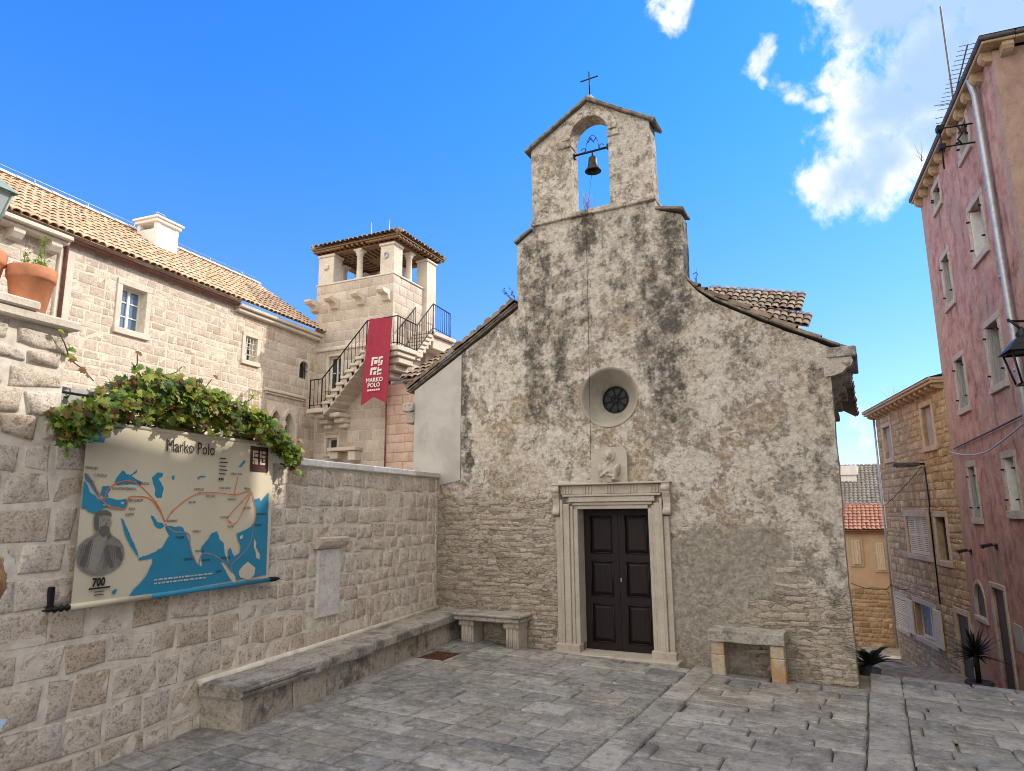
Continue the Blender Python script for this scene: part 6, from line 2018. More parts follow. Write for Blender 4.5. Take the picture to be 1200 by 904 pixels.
def make_stair():
    t = thing('staircase', 'outdoor stone stair with black iron railing climbing round the tower', 'stairs', (-9.0, 4.9, 4.0))
    m = MB()
    m.rbox(-10.30, -9.72, 4.56, 5.36, 4.60, 4.72, 0.015)
    n = 9
    for k in range(n):
        x = -9.72 + 0.158 * k
        z = 4.72 + 0.159 * (k + 1)
        m.rbox(x - 0.03, x + 0.25, 4.54, 5.36, z - 0.075, z, 0.012)
        m.prism(rough_line([(x, z - 0.35), (x + 0.22, z - 0.20), (x + 0.24, z - 0.077), (x, z - 0.077)], 0.2, 0.0), [], 4.60, 5.36)
    m.build('steps', M_DRESSED, t)
    m = MB()
    m.rbox(-8.30, -7.22, 4.54, 5.40, 6.03, 6.155, 0.015)
    m.rbox(-8.02, -7.28, 5.402, 5.72, 6.03, 6.155, 0.015)
    m.rbox(-8.20, -7.28, 4.60, 5.40, 5.90, 6.028, 0.02)
    for k, (dx, dz) in enumerate(((0.0, 0.0), (0.16, -0.17), (0.34, -0.34))):
        m.rbox(-8.02, -7.34 - dx, 4.72 + dx * 0.4, 5.38, 5.73 + dz, 5.898 + dz, 0.02)
    m.build('landing', M_DRESSED, t)
    m = MB()
    for k in range(6):
        y = 5.70 + 0.155 * k
        z = 6.155 + 0.147 * (k + 1)
        xo = -7.32 - 0.118 * (y - 4.6)
        m.rbox(xo - 0.72, xo, y, y + 0.24, z - 0.08, z, 0.012)
        m.rbox(xo - 0.70, xo - 0.04, y + 0.03, y + 0.22, z - 0.30, z - 0.081, 0.012)
    m.rbox(-8.30, -7.52, 6.62, 7.80, 6.92, 7.04, 0.015)
    m.rbox(-8.30, -7.62, 6.70, 7.75, 6.55, 6.918, 0.02)
    m.build('upper_steps', M_DRESSED, t)
    for k, (x, z) in enumerate(((-10.15, 4.595), (-9.62, 4.595))):
        m = MB()
        for j in range(3):
            m.rbox(x - 0.02 * (2 - j), x + 0.26 + 0.02 * (2 - j) - 0.0, 4.75 + 0.17 * j, 5.36, z - 0.125 - 0.13 * j, z - 0.13 * j, 0.025)
        m.build('landing_corbel', M_DRESSED, t)
    P = STAIR_PATH
    m = MB()
    H = 0.80
    for lift, r in ((H, 0.018), (0.09, 0.013)):
        m.tube([p + Vector((0, 0, lift)) for p in P], r, 6)
    for a, b in zip(P, P[1:]):
        hd = math.hypot(b.x - a.x, b.y - a.y)
        k = max(1, round(hd / 0.125))
        for i in range(k):
            p = a.lerp(b, i / k)
            m.tube([p + Vector((0, 0, 0.09)), p + Vector((0, 0, H))], 0.0085, 5)
    for p in P:
        m.tube([p + Vector((0, 0, -0.10)), p + Vector((0, 0, H + 0.01))], 0.019, 6)
    # inner rail of the upper flight
    Q = [Vector((-8.0, 5.62, 6.15)), Vector((-8.1, 6.5, 7.0))]
    m.tube([p + Vector((0, 0, 0.8)) for p in Q], 0.015, 6)
    for i in range(8):
        p = Q[0].lerp(Q[1], i / 7)
        m.tube([p, p + Vector((0, 0, 0.8))], 0.008, 5)
    m.build('railing', M_IRON, t)
make_stair()

def make_red_banner():
    t = thing('red_banner', 'long crimson swallow-tailed banner hanging from the stair railing', 'banner', (-7.8, 4.53, 6.9))
    red = plain_mat('crimson cloth', (0.33, 0.026, 0.055), 0.75, 0, 0.08, 6)
    white = plain_mat('printed white', (0.72, 0.66, 0.62), 0.7, 0, 0.03, 6)
    zt = 6.95
    def B(u, v, lift=0.0):
        # u across 0..1, v down 0..1
        x0, x1 = -8.135 - 0.175 * v, -7.375 - 0.105 * v
        z0, z1 = zt - 2.31 * v + 0.0, zt - 0.06 - 2.25 * v
        f = 0.020 * math.sin(u * 19 + 0.8 * math.sin(v * 3)) * (1 - 0.75 * v) + 0.012 * math.sin(u * 7 + v * 4)
        return Vector((x0 + (x1 - x0) * u, 4.495 - f - 0.05 * v - lift, z0 + (z1 - z0) * u))
    nu, nv = 32, 30
    vs, fs = [], []
    for j in range(nv + 1):
        for i in range(nu + 1):
            u = i / nu
            vmax = 1 - 0.085 * (1 - abs(2 * u - 1))
            vs.append(B(u, vmax * j / nv))
    n = nu + 1
    fs = [(j * n + i, j * n + i + 1, (j + 1) * n + i + 1, (j + 1) * n + i) for j in range(nv) for i in range(nu)]
    m = MB()
    m.add(vs, fs, True)
    m.add([v + Vector((0, 0.005, 0)) for v in vs], [f[::-1] for f in fs], True)
    cl = m.build('cloth', red, t)
    m = MB()
    def quad(u0, u1, v0, v1, sk=0.0):
        k = 12
        for i in range(k):
            a, b = u0 + (u1 - u0) * i / k, u0 + (u1 - u0) * (i + 1) / k
            m.add([B(a, v1, 0.012), B(b, v1, 0.012), B(b + sk, v0, 0.012), B(a + sk, v0, 0.012)], [(0, 1, 2, 3)])
    # cut-block emblem
    for q in ((0.25, 0.50, 0.455, 0.475), (0.25, 0.34, 0.475, 0.555), (0.38, 0.50, 0.49, 0.535), (0.53, 0.62, 0.455, 0.53), (0.62, 0.74, 0.455, 0.48), (0.66, 0.74, 0.50, 0.555), (0.53, 0.64, 0.54, 0.56),
              (0.24, 0.33, 0.575, 0.66), (0.33, 0.49, 0.575, 0.605), (0.39, 0.49, 0.62, 0.66), (0.53, 0.60, 0.575, 0.64), (0.60, 0.73, 0.60, 0.625), (0.64, 0.73, 0.645, 0.665), (0.53, 0.62, 0.645, 0.665)):
        quad(*q, sk=0.02)
    m.build('emblem', white, cl)
    m = MB()
    for body, v, size in (('MARKO', 0.745, 0.155), ('POLO', 0.805, 0.155)):
        p = B(0.5, v, 0.045)
        text_into(m, body, size, Matrix.Translation(p) @ Matrix.Rotation(R(90), 4, 'X'), 'CENTER', 1.0, 0.004)
    p = B(0.5, 0.84, 0.045)
    for k in range(6):
        m.box(p.x - 0.20 + 0.07 * k, p.x - 0.145 + 0.07 * k, p.y - 0.001, p.y + 0.001, p.z - 0.02, p.z + 0.025)
    m.build('lettering', white, cl)
make_red_banner()

# ------------------------------------------------------------------ low roofs between tower and chapel
def make_low_house():
    t = thing('low_house', 'low rose coloured house with old tiled lean-to roof between tower and chapel', 'house', (-6.0, 5.05, 0))
    m = MB()
    for k, (u, v, w, h) in enumerate(ashlar(-7.93, -4.0, 2.0, 5.22, (0.20, 0.28), (0.22, 0.5), [], 51, 0.012)):
        m.patch(u, v, w, h, 0.006, 0.004, 4000 + k, 3, 3, Matrix.Translation((0, 5.0, 0)), 0.012, 0.004)
    m.build('wall', stone_mat('rose limestone', [(0.62, 0.45, 0.36), (0.68, 0.52, 0.42), (0.58, 0.40, 0.31)], 0.3, 0.8, (0.42, 0.28, 0.22), 0.3, 0.4), t)
    MB().box(-7.93, -3.6, 5.012, 9.0, 0, 5.22).build('render', M_PINKPALE, t)
    m = MB()
    tiles(m, (-7.30, 4.80, 5.27), (1, 0, 0), (0, 3.0, 1.65), 3.9, 3.4, 0.19, 0.34, 61)
    tiles(m, (-6.05, 6.2, 6.30), (1, 0, 0), (0, 2.0, 1.0), 2.6, 2.2, 0.19, 0.34, 62)
    m.build('roof', M_TILEOLD, t)
    MB().rbox(-6.05, -3.5, 6.35, 8.5, 5.0, 6.28, 0.01).build('upper_wall', M_PINKPALE, t)
    m = MB()
    m.rbox(-7.30, -3.5, 4.86, 5.0, 5.20, 5.255, 0.01)
    m.build('eave_board', M_BEAM, t)
    MB().tube([(-7.86, 4.93, 5.2), (-7.86, 4.93, 2.2)], 0.02, 8).build('drainpipe', M_COPPER, t)
make_low_house()

def make_house_behind():
    t = thing('house_behind', 'salmon house with two stepped old tiled roofs showing over the chapel shoulder', 'house', (0.5, 9.6, 0))
    m = MB()
    m.prism([(-2.5, 0), (1.85, 0), (1.85, 7.02), (-0.5, 7.55), (-2.5, 7.0)], [], 9.75, 13.5)
    m.prism([(-2.5, 0), (2.02, 0), (2.02, 6.42), (0.25, 7.0), (-2.5, 6.8)], [], 9.15, 9.749)
    m.build('wall', M_PINKPALE, t)
    m = MB()
    tiles(m, (-0.6, 9.60, 7.62), Vector((2.6, 0, -0.62)), Vector((0.1, 1.5, 1.0)), 2.67, 1.5, 0.19, 0.32, 71)
    m.build('upper_roof', M_TILEOLD, t)
    m = MB()
    tiles(m, (0.2, 8.98, 7.05), Vector((2.0, 0, -0.66)), Vector((0.1, 0.8, 0.55)), 2.08, 0.85, 0.19, 0.32, 72)
    m.build('lower_roof', M_TILEOLD, t)
make_house_behind()

# ------------------------------------------------------------------ the pink house on the right
def make_pink_house():
    t = thing('pink_house', 'tall faded pink rendered house with stone window frames and bracketed eave', 'house', (6.3, 0, 0), R(-83.3))
    wins = {'A': (-6.93, -6.03, 8.90, 9.74), 'B': (-9.50, -8.64, 8.86, 9.60), 'C': (-6.95, -5.87, 6.68, 7.98), 'D': (-9.56, -8.66, 6.45, 7.84), 'E': (-6.95, -5.88, 4.08, 5.52),
            'F': (-9.58, -8.58, 3.99, 5.38), 'G': (-9.60, -8.79, 1.55, 2.93), 'H': (-6.95, -6.08, 1.69, 2.95)}
    inn = {k: inner(v, 0.135) for k, v in wins.items()}
    ao = arch(-9.92, -0.52, -0.20, 0.42, 14)
    dr = (-8.80, -7.98, -3.9, 0.25)
    holes = [rect(*v) for v in inn.values()] + [ao, rect(-8.80, -7.98, -3.4, 0.25)]
    m = MB()
    m.prism(rough_line([(-10.82, -3.8), (-4.28, -3.8), (-4.28, 9.80), (-10.82, 9.80)], 0.25, 0.012, 9), holes, 0.0, 0.36)
    m.build('wall', M_PINK, t)
    m = MB()
    m.add([(-4.285, 0.355, -3.8), (-4.285, 9.0, -3.8), (-4.285, 9.0, 9.8), (-4.285, 0.355, 9.8)], [(0, 1, 2, 3)])
    m.add([(-10.81, 0.355, -3.8), (-10.81, 9.0, -3.8), (-10.81, 9.0, 9.8), (-10.81, 0.355, 9.8)], [(3, 2, 1, 0)])
    m.add([(-4.285, 9.0, -3.8), (-10.81, 9.0, -3.8), (-10.81, 9.0, 9.8), (-4.285, 9.0, 9.8)], [(0, 1, 2, 3)])
    m.build('end_walls', M_PINK, t)
    MB().box(-10.7, -4.4, 0.80, 8.8, -3.7, 9.7).build('dark_interior', M_DARKWOOD, t)
    for k, r in inn.items():
        x0, x1, z0, z1 = r
        w = add_window(t, x0, x1, z0, z1, 0.135, M_PINKTRIM, M_WHITEWOOD if k in 'CH' else M_GREYWOOD, M_GLASS, 0.025, 0.30, (1, 1), None, 'window', True)
        m = MB()
        m.rbox(x0 + 0.004, x0 + 0.034, 0.0, 0.20, z0 + 0.01, z1 - 0.01, 0.004)
        m.build('shutter', M_GREYWOOD if k not in 'CH' else M_WHITEWOOD, w)
        m = MB()
        m.rbox(x1 - 0.034, x1 - 0.004, -0.01, 0.20, z0 + 0.01, z1 - 0.01, 0.004)
        m.build('shutter', M_GREYWOOD if k not in 'CH' else M_WHITEWOOD, w)
        m = MB()
        for x in (x0 - 0.04, x1 + 0.02):
            for z in (z0 + 0.2, z1 - 0.22):
                m.rbox(x, x + 0.05, -0.075, -0.02, z, z + 0.03, 0.004)
        m.build('hinge', M_IRON, w)
    # eave slab on rounded brackets
    m = MB()
    m.rbox(-10.90, -4.06, -0.20, 0.3, 9.845, 9.90, 0.012, None, 1, 10, 0.008, 3)
    m.rbox(-4.28, -4.061, 0.302, 8.5, 9.845, 9.90, 0.012)
    m.build('eave_slab', M_EAVESTONE, t)
    m = MB()
    m.rbox(-10.94, -4.02, -0.24, 0.3, 9.902, 9.985, 0.02, None, 1, 10, 0.01, 3)
    m.rbox(-4.28, -4.021, 0.302, 8.5, 9.902, 9.985, 0.02)
    m.build('roof_edge', M_SLATE, t)
    x = -10.70
    while x < -4.2:
        m = MB()
        m.prism(rough_line([(0.0, 9.84), (-0.17, 9.84), (-0.18, 9.76), (-0.15, 9.70), (-0.10, 9.66), (0.0, 9.64)], 0.08, 0.006, int(x * 10)), [], x, x + 0.17, Matrix(((0, 1, 0, 0), (1, 0, 0, 0), (0, 0, 1, 0), (0, 0, 0, 1))))
        m.build('eave_bracket', M_EAVESTONE, t)
        x += 0.62
    for y in (0.10, 0.8, 1.5, 2.2):
        m = MB()
        m.prism([(-4.28, 9.84), (-4.10, 9.84), (-4.09, 9.76), (-4.12, 9.70), (-4.18, 9.66), (-4.28, 9.64)], [], y, y + 0.17)
        m.build('eave_bracket', M_EAVESTONE, t)
    m = MB()
    m.add([(-10.94, -0.24, 9.987), (-4.02, -0.24, 9.987), (-4.02, 9.2, 9.987), (-10.94, 9.2, 9.987), (-7.5, 4.3, 11.3)], [(0, 1, 4), (1, 2, 4), (2, 3, 4), (3, 0, 4)])
    m.build('roof', M_TILEOLD, t)
    # taller attic block, unseen, added over the near end to shade the garden wall
    m = MB()
    m.box(-5.06, -4.35, 1.30, 8.6, 9.6, 11.68)
    m.box(-5.10, -4.25, 1.22, 8.7, 11.682, 11.78)
    m.build('shade_attic', M_PINK, t)
    # galvanised downpipe
    m = MB()
    m.tube([(-5.18, -0.15, 9.88), (-5.17, -0.13, 9.72), (-5.14, -0.10, 9.5), (-5.08, -0.09, 7.3), (-4.98, -0.09, 4.9), (-4.95, -0.08, -1.4)], 0.058, 12)
    for z in (9.3, 7.6, 5.9, 4.2, 2.4):
        m.tube([(-5.16 + 0.04 * (9.3 - z) / 2, -0.095, z), (-5.16 + 0.04 * (9.3 - z) / 2, -0.095, z + 0.05)], 0.066, 12)
    m.build('downpipe', M_ZINC, t)
    # iron clothes-line bracket beside the top window
    m = MB()
    for z in (9.30, 8.90):
        m.tube([(-5.85, 0.0, z), (-5.85, -0.58, z + 0.01)], 0.018, 6)
        m.rbox(-5.93, -5.77, -0.62, -0.50, z - 0.05, z + 0.06, 0.01)
    m.tube([(-5.85, -0.56, 9.33), (-5.85, -0.57, 8.45)], 0.015, 6)
    m.tube([(-5.85, -0.25, 9.3), (-5.85, -0.20, 9.12), (-5.85, -0.28, 9.02), (-5.85, -0.22, 8.9)], 0.02, 6)
    m.build('clothes_line_bracket', M_IRON, t)
    # arched opening and the door in the dark foot of the wall
    m = MB()
    out = arch(-9.92, -0.52, -0.20, 0.50, 14)
    m.prism(out, [arch(-9.92, -0.515, -0.20, 0.418, 14)], -0.02, 0.1)
    m.rbox(-10.45, -9.40, -0.05, 0.1, -0.62, -0.522, 0.01)
    w = m.build('arched_opening', M_PINKTRIM, t)
    m = MB()
    m.prism(ao, [], 0.05, 0.08)
    m.build('dark_board', M_DARKWOOD, w)
    m = MB()
    m.rbox(dr[0] - 0.12, dr[0] - 0.002, -0.03, 0.25, -3.4, 0.25, 0.01)
    m.rbox(dr[1] + 0.002, dr[1] + 0.12, -0.03, 0.25, -3.4, 0.25, 0.01)
    m.rbox(dr[0] - 0.12, dr[1] + 0.12, -0.032, 0.25, 0.252, 0.36, 0.01)
    w = m.build('door', M_PINKTRIM, t)
    m = MB()
    m.box(dr[0], dr[1], 0.04, 0.08, -3.4, 0.25)
    m.build('door_boards', M_DARKWOOD, w)
    m = MB()
    m.rbox(-7.6, -7.1, -0.02, 0.0, -0.8, -0.3, 0.004)
    m.build('notice_plate', M_WHITEPL, t)
    return t
make_pink_house()

PW = Matrix.Translation((6.3, 0, 0)) @ Matrix.Rotation(R(-83.3), 4, 'Z')
SW = Matrix.Translation((5.043, 10.701, 0)) @ Matrix.Rotation(R(-76.2), 4, 'Z')

def make_stone_house():
    t = thing('stone_house', 'ochre rubble stone house with cream louvred shutters down the lane', 'house', (5.043, 10.701, 0), R(-76.2))
    w1, w2, sh, w3 = (-1.80, -1.05, 3.53, 4.60), (-5.60, -4.80, 3.47, 4.48), (-4.20, -2.35, 0.60, 1.66), (-1.72, -0.98, 0.56, 1.67)
    lw, dr = (-4.30, -2.62, -1.74, -0.80), (-1.02, -0.28, -3.4, -0.68)
    ls = (-6.25, -5.0, -1.80, -0.84)
    holes = [rect(*r) for r in (w1, w2, sh, w3, lw, dr)]
    m = MB()
    m.prism([(-6.34, -4), (-0.02, -4), (-0.02, 5.0), (-6.34, 5.0)], holes, 0.0, 0.35)
    m.box(-6.33, -0.03, 0.62, 7.0, -4, 4.99)
    m.build('mortar', M_OLDMORT, t)
    cut = [inner(r, -0.15) for r in (w1, w2, sh, w3, lw)] + [(-1.17, -0.13, -3.4, -0.53), ls]
    m = MB()
    rnd = random.Random(15)
    for k, (u, v, w, h) in enumerate(ashlar(-6.34, -0.03, -3.2, 4.97, (0.11, 0.25), (0.12, 0.44), cut, 71, 0.024)):
        m.patch(u, v, w, h, rnd.uniform(0.002, 0.020), 0.016, 5000 + k, 4, 3, None, 0.02, 0.02, 0.0, 0.012, 10.0)
    Me = Matrix.Translation((-6.34, 0, 0)) @ Matrix.Rotation(R(-90), 4, 'Z')
    for k, (u, v, w, h) in enumerate(ashlar(-3.0, 0.01, -3.2, 4.97, (0.18, 0.28), (0.22, 0.5), [], 72, 0.022)):
        m.patch(u, v, w, h, 0.012, 0.012, 6000 + k, 3, 3, Me, 0.02, 0.012)
    m.build('wall', M_OLDHOUSE, t)
    for r in (w1, w2):
        w = add_window(t, r[0], r[1], r[2], r[3], 0.14, M_OLDTRIM, M_GREYWOOD, M_CURTAIN, 0.03, 0.22, (1, 0))
        m = MB()
        m.rbox(r[0] + 0.03, (r[0] + r[1]) / 2 - 0.01, 0.08, 0.11, r[2] + 0.01, r[3] - 0.01, 0.004)
        m.build('shutter', M_GREYWOOD, w)
        m = MB()
        m.rbox((r[0] + r[1]) / 2 + 0.01, r[1] - 0.03, 0.08, 0.11, r[2] + 0.01, r[3] - 0.01, 0.004)
        m.build('shutter', M_GREYWOOD, w)
    w = add_window(t, sh[0], sh[1], sh[2], sh[3], 0.14, M_OLDTRIM, M_CREAMWOOD, M_GLASS, 0.03, 0.2, (2, 0), 0.18)
    wd = (sh[1] - sh[0]) / 3
    for k in range(3):
        m = MB()
        louvre(m, sh[0] + wd * k + 0.008, sh[0] + wd * (k + 1) - 0.008, sh[2] + 0.01, sh[3] - 0.01, 0.03)
        m.build('shutter', M_CREAMWOOD, w)
    w = add_window(t, w3[0], w3[1], w3[2], w3[3], 0.14, M_OLDTRIM, M_DARKWOOD, M_GLASS, 0.03, 0.22, (1, 0))
    w = add_window(t, lw[0], lw[1], lw[2], lw[3], 0.14, M_OLDTRIM, M_WHITEWOOD, M_CURTAIN, 0.03, 0.2, (1, 0))
    m = MB()
    louvre(m, lw[1] + 0.02, lw[1] + 0.62, lw[2] - 0.02, lw[3] + 0.02, -0.08)
    m.build('shutter', M_CREAMWOOD, w)
    m = MB()
    louvre(m, 0, 0.60, lw[2] - 0.02, lw[3] + 0.02, 0.0, 0.055, Matrix.Translation((lw[0] - 0.62, -0.09, 0)))
    m.build('shutter', M_CREAMWOOD, w)
    # second, closed pair of shutters further down
    m = MB()
    m.rbox(ls[0] - 0.1, ls[1] + 0.1, -0.02, 0.05, ls[3], ls[3] + 0.14, 0.01)
    m.rbox(ls[0] - 0.1, ls[1] + 0.1, -0.05, 0.05, ls[2] - 0.12, ls[2], 0.01)
    m.rbox(ls[0] - 0.1, ls[0], -0.02, 0.05, ls[2] + 0.001, ls[3] - 0.001, 0.01)
    m.rbox(ls[1], ls[1] + 0.1, -0.02, 0.05, ls[2] + 0.001, ls[3] - 0.001, 0.01)
    w = m.build('window', M_OLDTRIM, t)
    for k in range(2):
        m = MB()
        louvre(m, ls[0] + 0.625 * k + 0.01, ls[0] + 0.625 * (k + 1) - 0.01, ls[2], ls[3], -0.02)
        m.build('shutter', M_CREAMWOOD, w)
    m = MB()
    m.rbox(dr[0] - 0.14, dr[0] - 0.001, -0.03, 0.2, -3.4, dr[3], 0.01)
    m.rbox(dr[1] + 0.001, dr[1] + 0.14, -0.03, 0.2, -3.4, dr[3], 0.01)
    m.rbox(dr[0] - 0.14, dr[1] + 0.14, -0.032, 0.2, dr[3] + 0.001, dr[3] + 0.15, 0.01)
    w = m.build('door', M_OLDTRIM, t)
    MB().box(dr[0], dr[1], 0.03, 0.07, -3.4, dr[3]).build('door_boards', M_DARKWOOD, w)
    # cornice with close-set brackets
    m = MB()
    m.rbox(-6.62, 0.0, -0.30, 0.3, 5.0, 5.075, 0.012)
    m.rbox(-6.66, 0.0, -0.34, 0.3, 5.077, 5.15, 0.015)
    m.build('cornice', M_EAVESTONE, t)
    m = MB()
    m.add([(-6.68, -0.36, 5.152), (0.0, -0.36, 5.152), (0.0, 6, 6.6), (-6.68, 6, 6.6)], [(0, 1, 2, 3)])
    m.build('roof', M_ROOFGREY, t)
    for k in range(15):
        x = -6.45 + 0.445 * k
        m = MB()
        m.prism([(0.0, 4.998), (-0.24, 4.998), (-0.24, 4.93), (-0.15, 4.88), (0.0, 4.86)], [], x, x + 0.16, Matrix(((0, 1, 0, 0), (1, 0, 0, 0), (0, 0, 1, 0), (0, 0, 0, 1))))
        m.build('cornice_bracket', M_EAVESTONE, t)
    m = MB()
    m.tube([(-6.38, -0.05, 5.0), (-6.38, -0.05, -2.5)], 0.035, 8)
    m.build('downpipe', M_ZINC, t)
    m = MB()
    m.tube([(-2.0, -0.03, 3.0), (-1.95, -0.03, 1.95), (-2.02, -0.03, 1.9), (-2.05, -0.03, -0.6)], 0.018, 6)
    m.build('wall_cable', M_IRON, t)
make_stone_house()

def make_far_houses():
    t = thing('orange_house', 'orange rendered house with red tiled roof at the far end of the lane', 'house', (2.5, 20, -2.7))
    m = MB()
    wn = [(2.33, 2.60, -0.12, 0.74), (3.13, 3.38, -0.30, 0.66)]
    m.prism([(-1.0, -4), (6.0, -4), (6.0, 1.05), (-1.0, 1.05)], [], 20.0, 20.4)
    m.box(-0.99, 5.99, 20.41, 27, -4, 1.04)
    m.build('wall', M_ORANGE, t)
    m = MB()
    for k, (u, v, w, h) in enumerate(ashlar(-0.5, 3.45, -3.6, -0.75, (0.12, 0.22), (0.14, 0.42), [], 81, 0.03, lambda x: -0.85 - 0.6 * abs(noise.noise(Vector((x * 2, 0, 0)))))):
        m.patch(u, v, w, h, 0.015, 0.015, 7000 + k, 3, 3, Matrix.Translation((0, 19.995, 0)), 0.02, 0.02)
    m.build('rubble_foot', M_OLDHOUSE, t)
    for (a, b, c, d) in wn:
        m = MB()
        m.rbox(a - 0.10, b + 0.10, 19.96, 20.02, c - 0.10, d + 0.10, 0.01)
        w = m.build('window', M_OLDTRIM, t)
        m = MB()
        louvre(m, a, (a + b) / 2 - 0.003, c, d, 19.92, 0.06)
        m.build('shutter', M_CREAMWOOD, w)
        m = MB()
        louvre(m, (a + b) / 2 + 0.003, b, c, d, 19.92, 0.06)
        m.build('shutter', M_CREAMWOOD, w)
    m = MB()
    tiles(m, (-1.2, 19.8, 1.10), (1, 0, 0), (0, 2.2, 0.95), 7.4, 2.4, 0.15, 0.28, 91)
    m.build('roof', M_TILERED, t)
    m = MB()
    m.rbox(-1.2, 6.0, 19.85, 20.02, 1.0, 1.09, 0.01)
    m.build('eave_board', M_BEAM, t)
    m = MB()
    m.rbox(3.46, 3.72, 19.9, 19.99, -3.5, -1.2, 0.01)
    m.build('door_post', M_OLDTRIM, t)
    t = thing('grey_roof_house', 'distant house with grey tiled roof rising behind the red roof', 'house', (3, 23, -2.7))
    m = MB()
    m.box(-2.0, 7.0, 22.6, 30, -4, 1.9)
    m.build('wall', M_ORANGE, t)
    m = MB()
    tiles(m, (-2.2, 22.4, 1.95), Vector((1, 0, 0.0)), (0, 3.2, 1.9), 9.2, 3.7, 0.16, 0.22, 92, 0, 3)
    m.build('roof', M_ROOFGREY, t)
    m = MB()
    m.rbox(1.55, 2.65, 24.2, 25.2, 1.5, 3.35, 0.01)
    m.rbox(1.48, 2.72, 24.13, 25.27, 3.352, 3.75, 0.01)
    m.build('chimney', M_CHIMNEY, t)
make_far_houses()

def make_neighbour():
    """the house closing the right side of the square, just outside the picture; it throws the shade that fills the square"""
    t = thing('corner_house', 'tall stone house closing the right side of the square beside the pink house', 'house', (7.6, -3, 0))
    H = 11.72
    wins = [(-8.6 + 2.6 * i, -7.7 + 2.6 * i, z, z + 1.35) for i in range(4) for z in (1.2, 4.2, 7.2)]
    Mx = Matrix.Translation((7.6, 0, 0)) @ Matrix.Rotation(R(-90), 4, 'Z')
    m = MB()
    m.prism([(-4.2, -0.2), (13.0, -0.2), (13.0, H), (-4.2, H)], [rect(-b, -a, c, d) for a, b, c, d in wins], 0, 0.35, Mx)
    m.box(7.96, 14.5, -12.99, 4.19, -0.2, H - 0.01)
    m.build('wall', M_WHITEPL, t)
    for a, b, c, d in wins:
        m = MB()
        m.box(7.75, 7.955, a, b, c, d)
        w = m.build('window', M_GREYWOOD, t)
    m = MB()
    m.rbox(7.2, 14.6, -13.2, 4.42, H, H + 0.12, 0.015)
    m.build('eave', M_EAVESTONE, t)
    m = MB()
    m.add([(7.2, -13.2, H + 0.125), (7.2, 4.25, H + 0.125), (11, 4.25, H + 1.8), (11, -13.2, H + 1.8), (14.6, 4.25, H + 0.125), (14.6, -13.2, H + 0.125)], [(0, 1, 2, 3), (2, 4, 5, 3), (1, 4, 2), (0, 3, 5)])
    m.build('roof', M_TILEOLD, t)
make_neighbour()

# ------------------------------------------------------------------ small things on the right
def make_lamp_right():
    t = thing('wall_lantern', 'black iron wall lantern hanging beside the pink house downpipe', 'street lamp', PW @ Vector((-3.22, 0.0, 4.0)), R(-83.3))
    m = MB()
    m.tube([(-0.55, -0.02, 0.75), (-0.55, -0.5, 0.80), (-0.1, -0.62, 0.72), (0, -0.52, 0.55)], 0.02, 6)
    m.rbox(-0.62, -0.48, -0.06, 0.0, 0.5, 0.9, 0.01)
    m.build('bracket', M_IRON, t)
    m = MB()
    r = 0.28
    vs = [(sx * r, -0.5 + sy * r, 0.18) for sx, sy in ((-1, -1), (1, -1), (1, 1), (-1, 1))] + [(sx * 0.09, -0.5 + sy * 0.09, 0.40) for sx, sy in ((-1, -1), (1, -1), (1, 1), (-1, 1))]
    m.add(vs, [(0, 1, 5, 4), (1, 2, 6, 5), (2, 3, 7, 6), (3, 0, 4, 7), (4, 5, 6, 7), (3, 2, 1, 0)])
    m.lathe([(0.08, 0.40), (0.09, 0.46), (0.05, 0.52), (0.0, 0.58)], (0, -0.5, 0), 10)
    m.build('lamp_roof', M_IRON, t)
    m = MB()
    b, tp = 0.13, 0.22
    for sx, sy in ((-1, -1), (1, -1), (1, 1), (-1, 1)):
        m.tube([(sx * b, -0.5 + sy * b, -0.30), (sx * tp, -0.5 + sy * tp, 0.18)], 0.015, 6)
    c = [(-1, -1), (1, -1), (1, 1), (-1, 1)]
    for rr, z in ((b, -0.30), (tp, 0.17)):
        for i in range(4):
            p, q = c[i], c[(i + 1) % 4]
            m.tube([(p[0] * rr, -0.5 + p[1] * rr, z), (q[0] * rr, -0.5 + q[1] * rr, z)], 0.016, 6)
    m.build('cage', M_IRON, t)
make_lamp_right()

def make_floodlights():
    for (s, z, lab) in ((10.15, 0.90, 'small black floodlight on the pink wall directly above the arched opening'), (8.05, 1.12, 'small black floodlight on the pink wall above the dark doorway')):
        t = thing('floodlight', lab, 'floodlight', PW @ Vector((-s, 0, z)), R(-83.3), 'floodlights on the pink wall')
        m = MB()
        m.tube([(0, 0, 0), (0, -0.10, 0.03)], 0.015, 6)
        m.rbox(-0.06, 0.06, -0.03, 0.0, -0.06, 0.06, 0.006)
        m.build('arm', M_IRON, t)
        m = MB()
        M = Matrix.Translation((0, -0.16, 0.02)) @ Matrix.Rotation(R(14), 4, 'X') @ Matrix.Scale(0.5, 4)
        m.rbox(-0.16, 0.16, -0.22, 0.16, -0.05, 0.07, 0.02, M)
        m.rbox(-0.18, 0.18, -0.24, -0.20, -0.075, 0.09, 0.01, M)
        m.build('lamp_head', M_IRON, t)
make_floodlights()

def make_lane_lamp():
    t = thing('lane_lamp', 'flat dark street lamp sticking out from the ochre stone house', 'street lamp', SW @ Vector((-2.05, 0, 3.08)), R(-76.2))
    m = MB()
    m.tube([(0, 0.0, 0.02), (0, -0.20, 0.02)], 0.03, 8)
    m.build('arm', M_IRON, t)
    m = MB()
    m.rbox(-0.10, 0.10, -0.78, -0.15, -0.04, 0.06, 0.02)
    m.rbox(-0.13, 0.13, -0.70, -0.25, -0.065, -0.038, 0.01)
    m.build('lamp_head', M_SLATE, t)
make_lane_lamp()

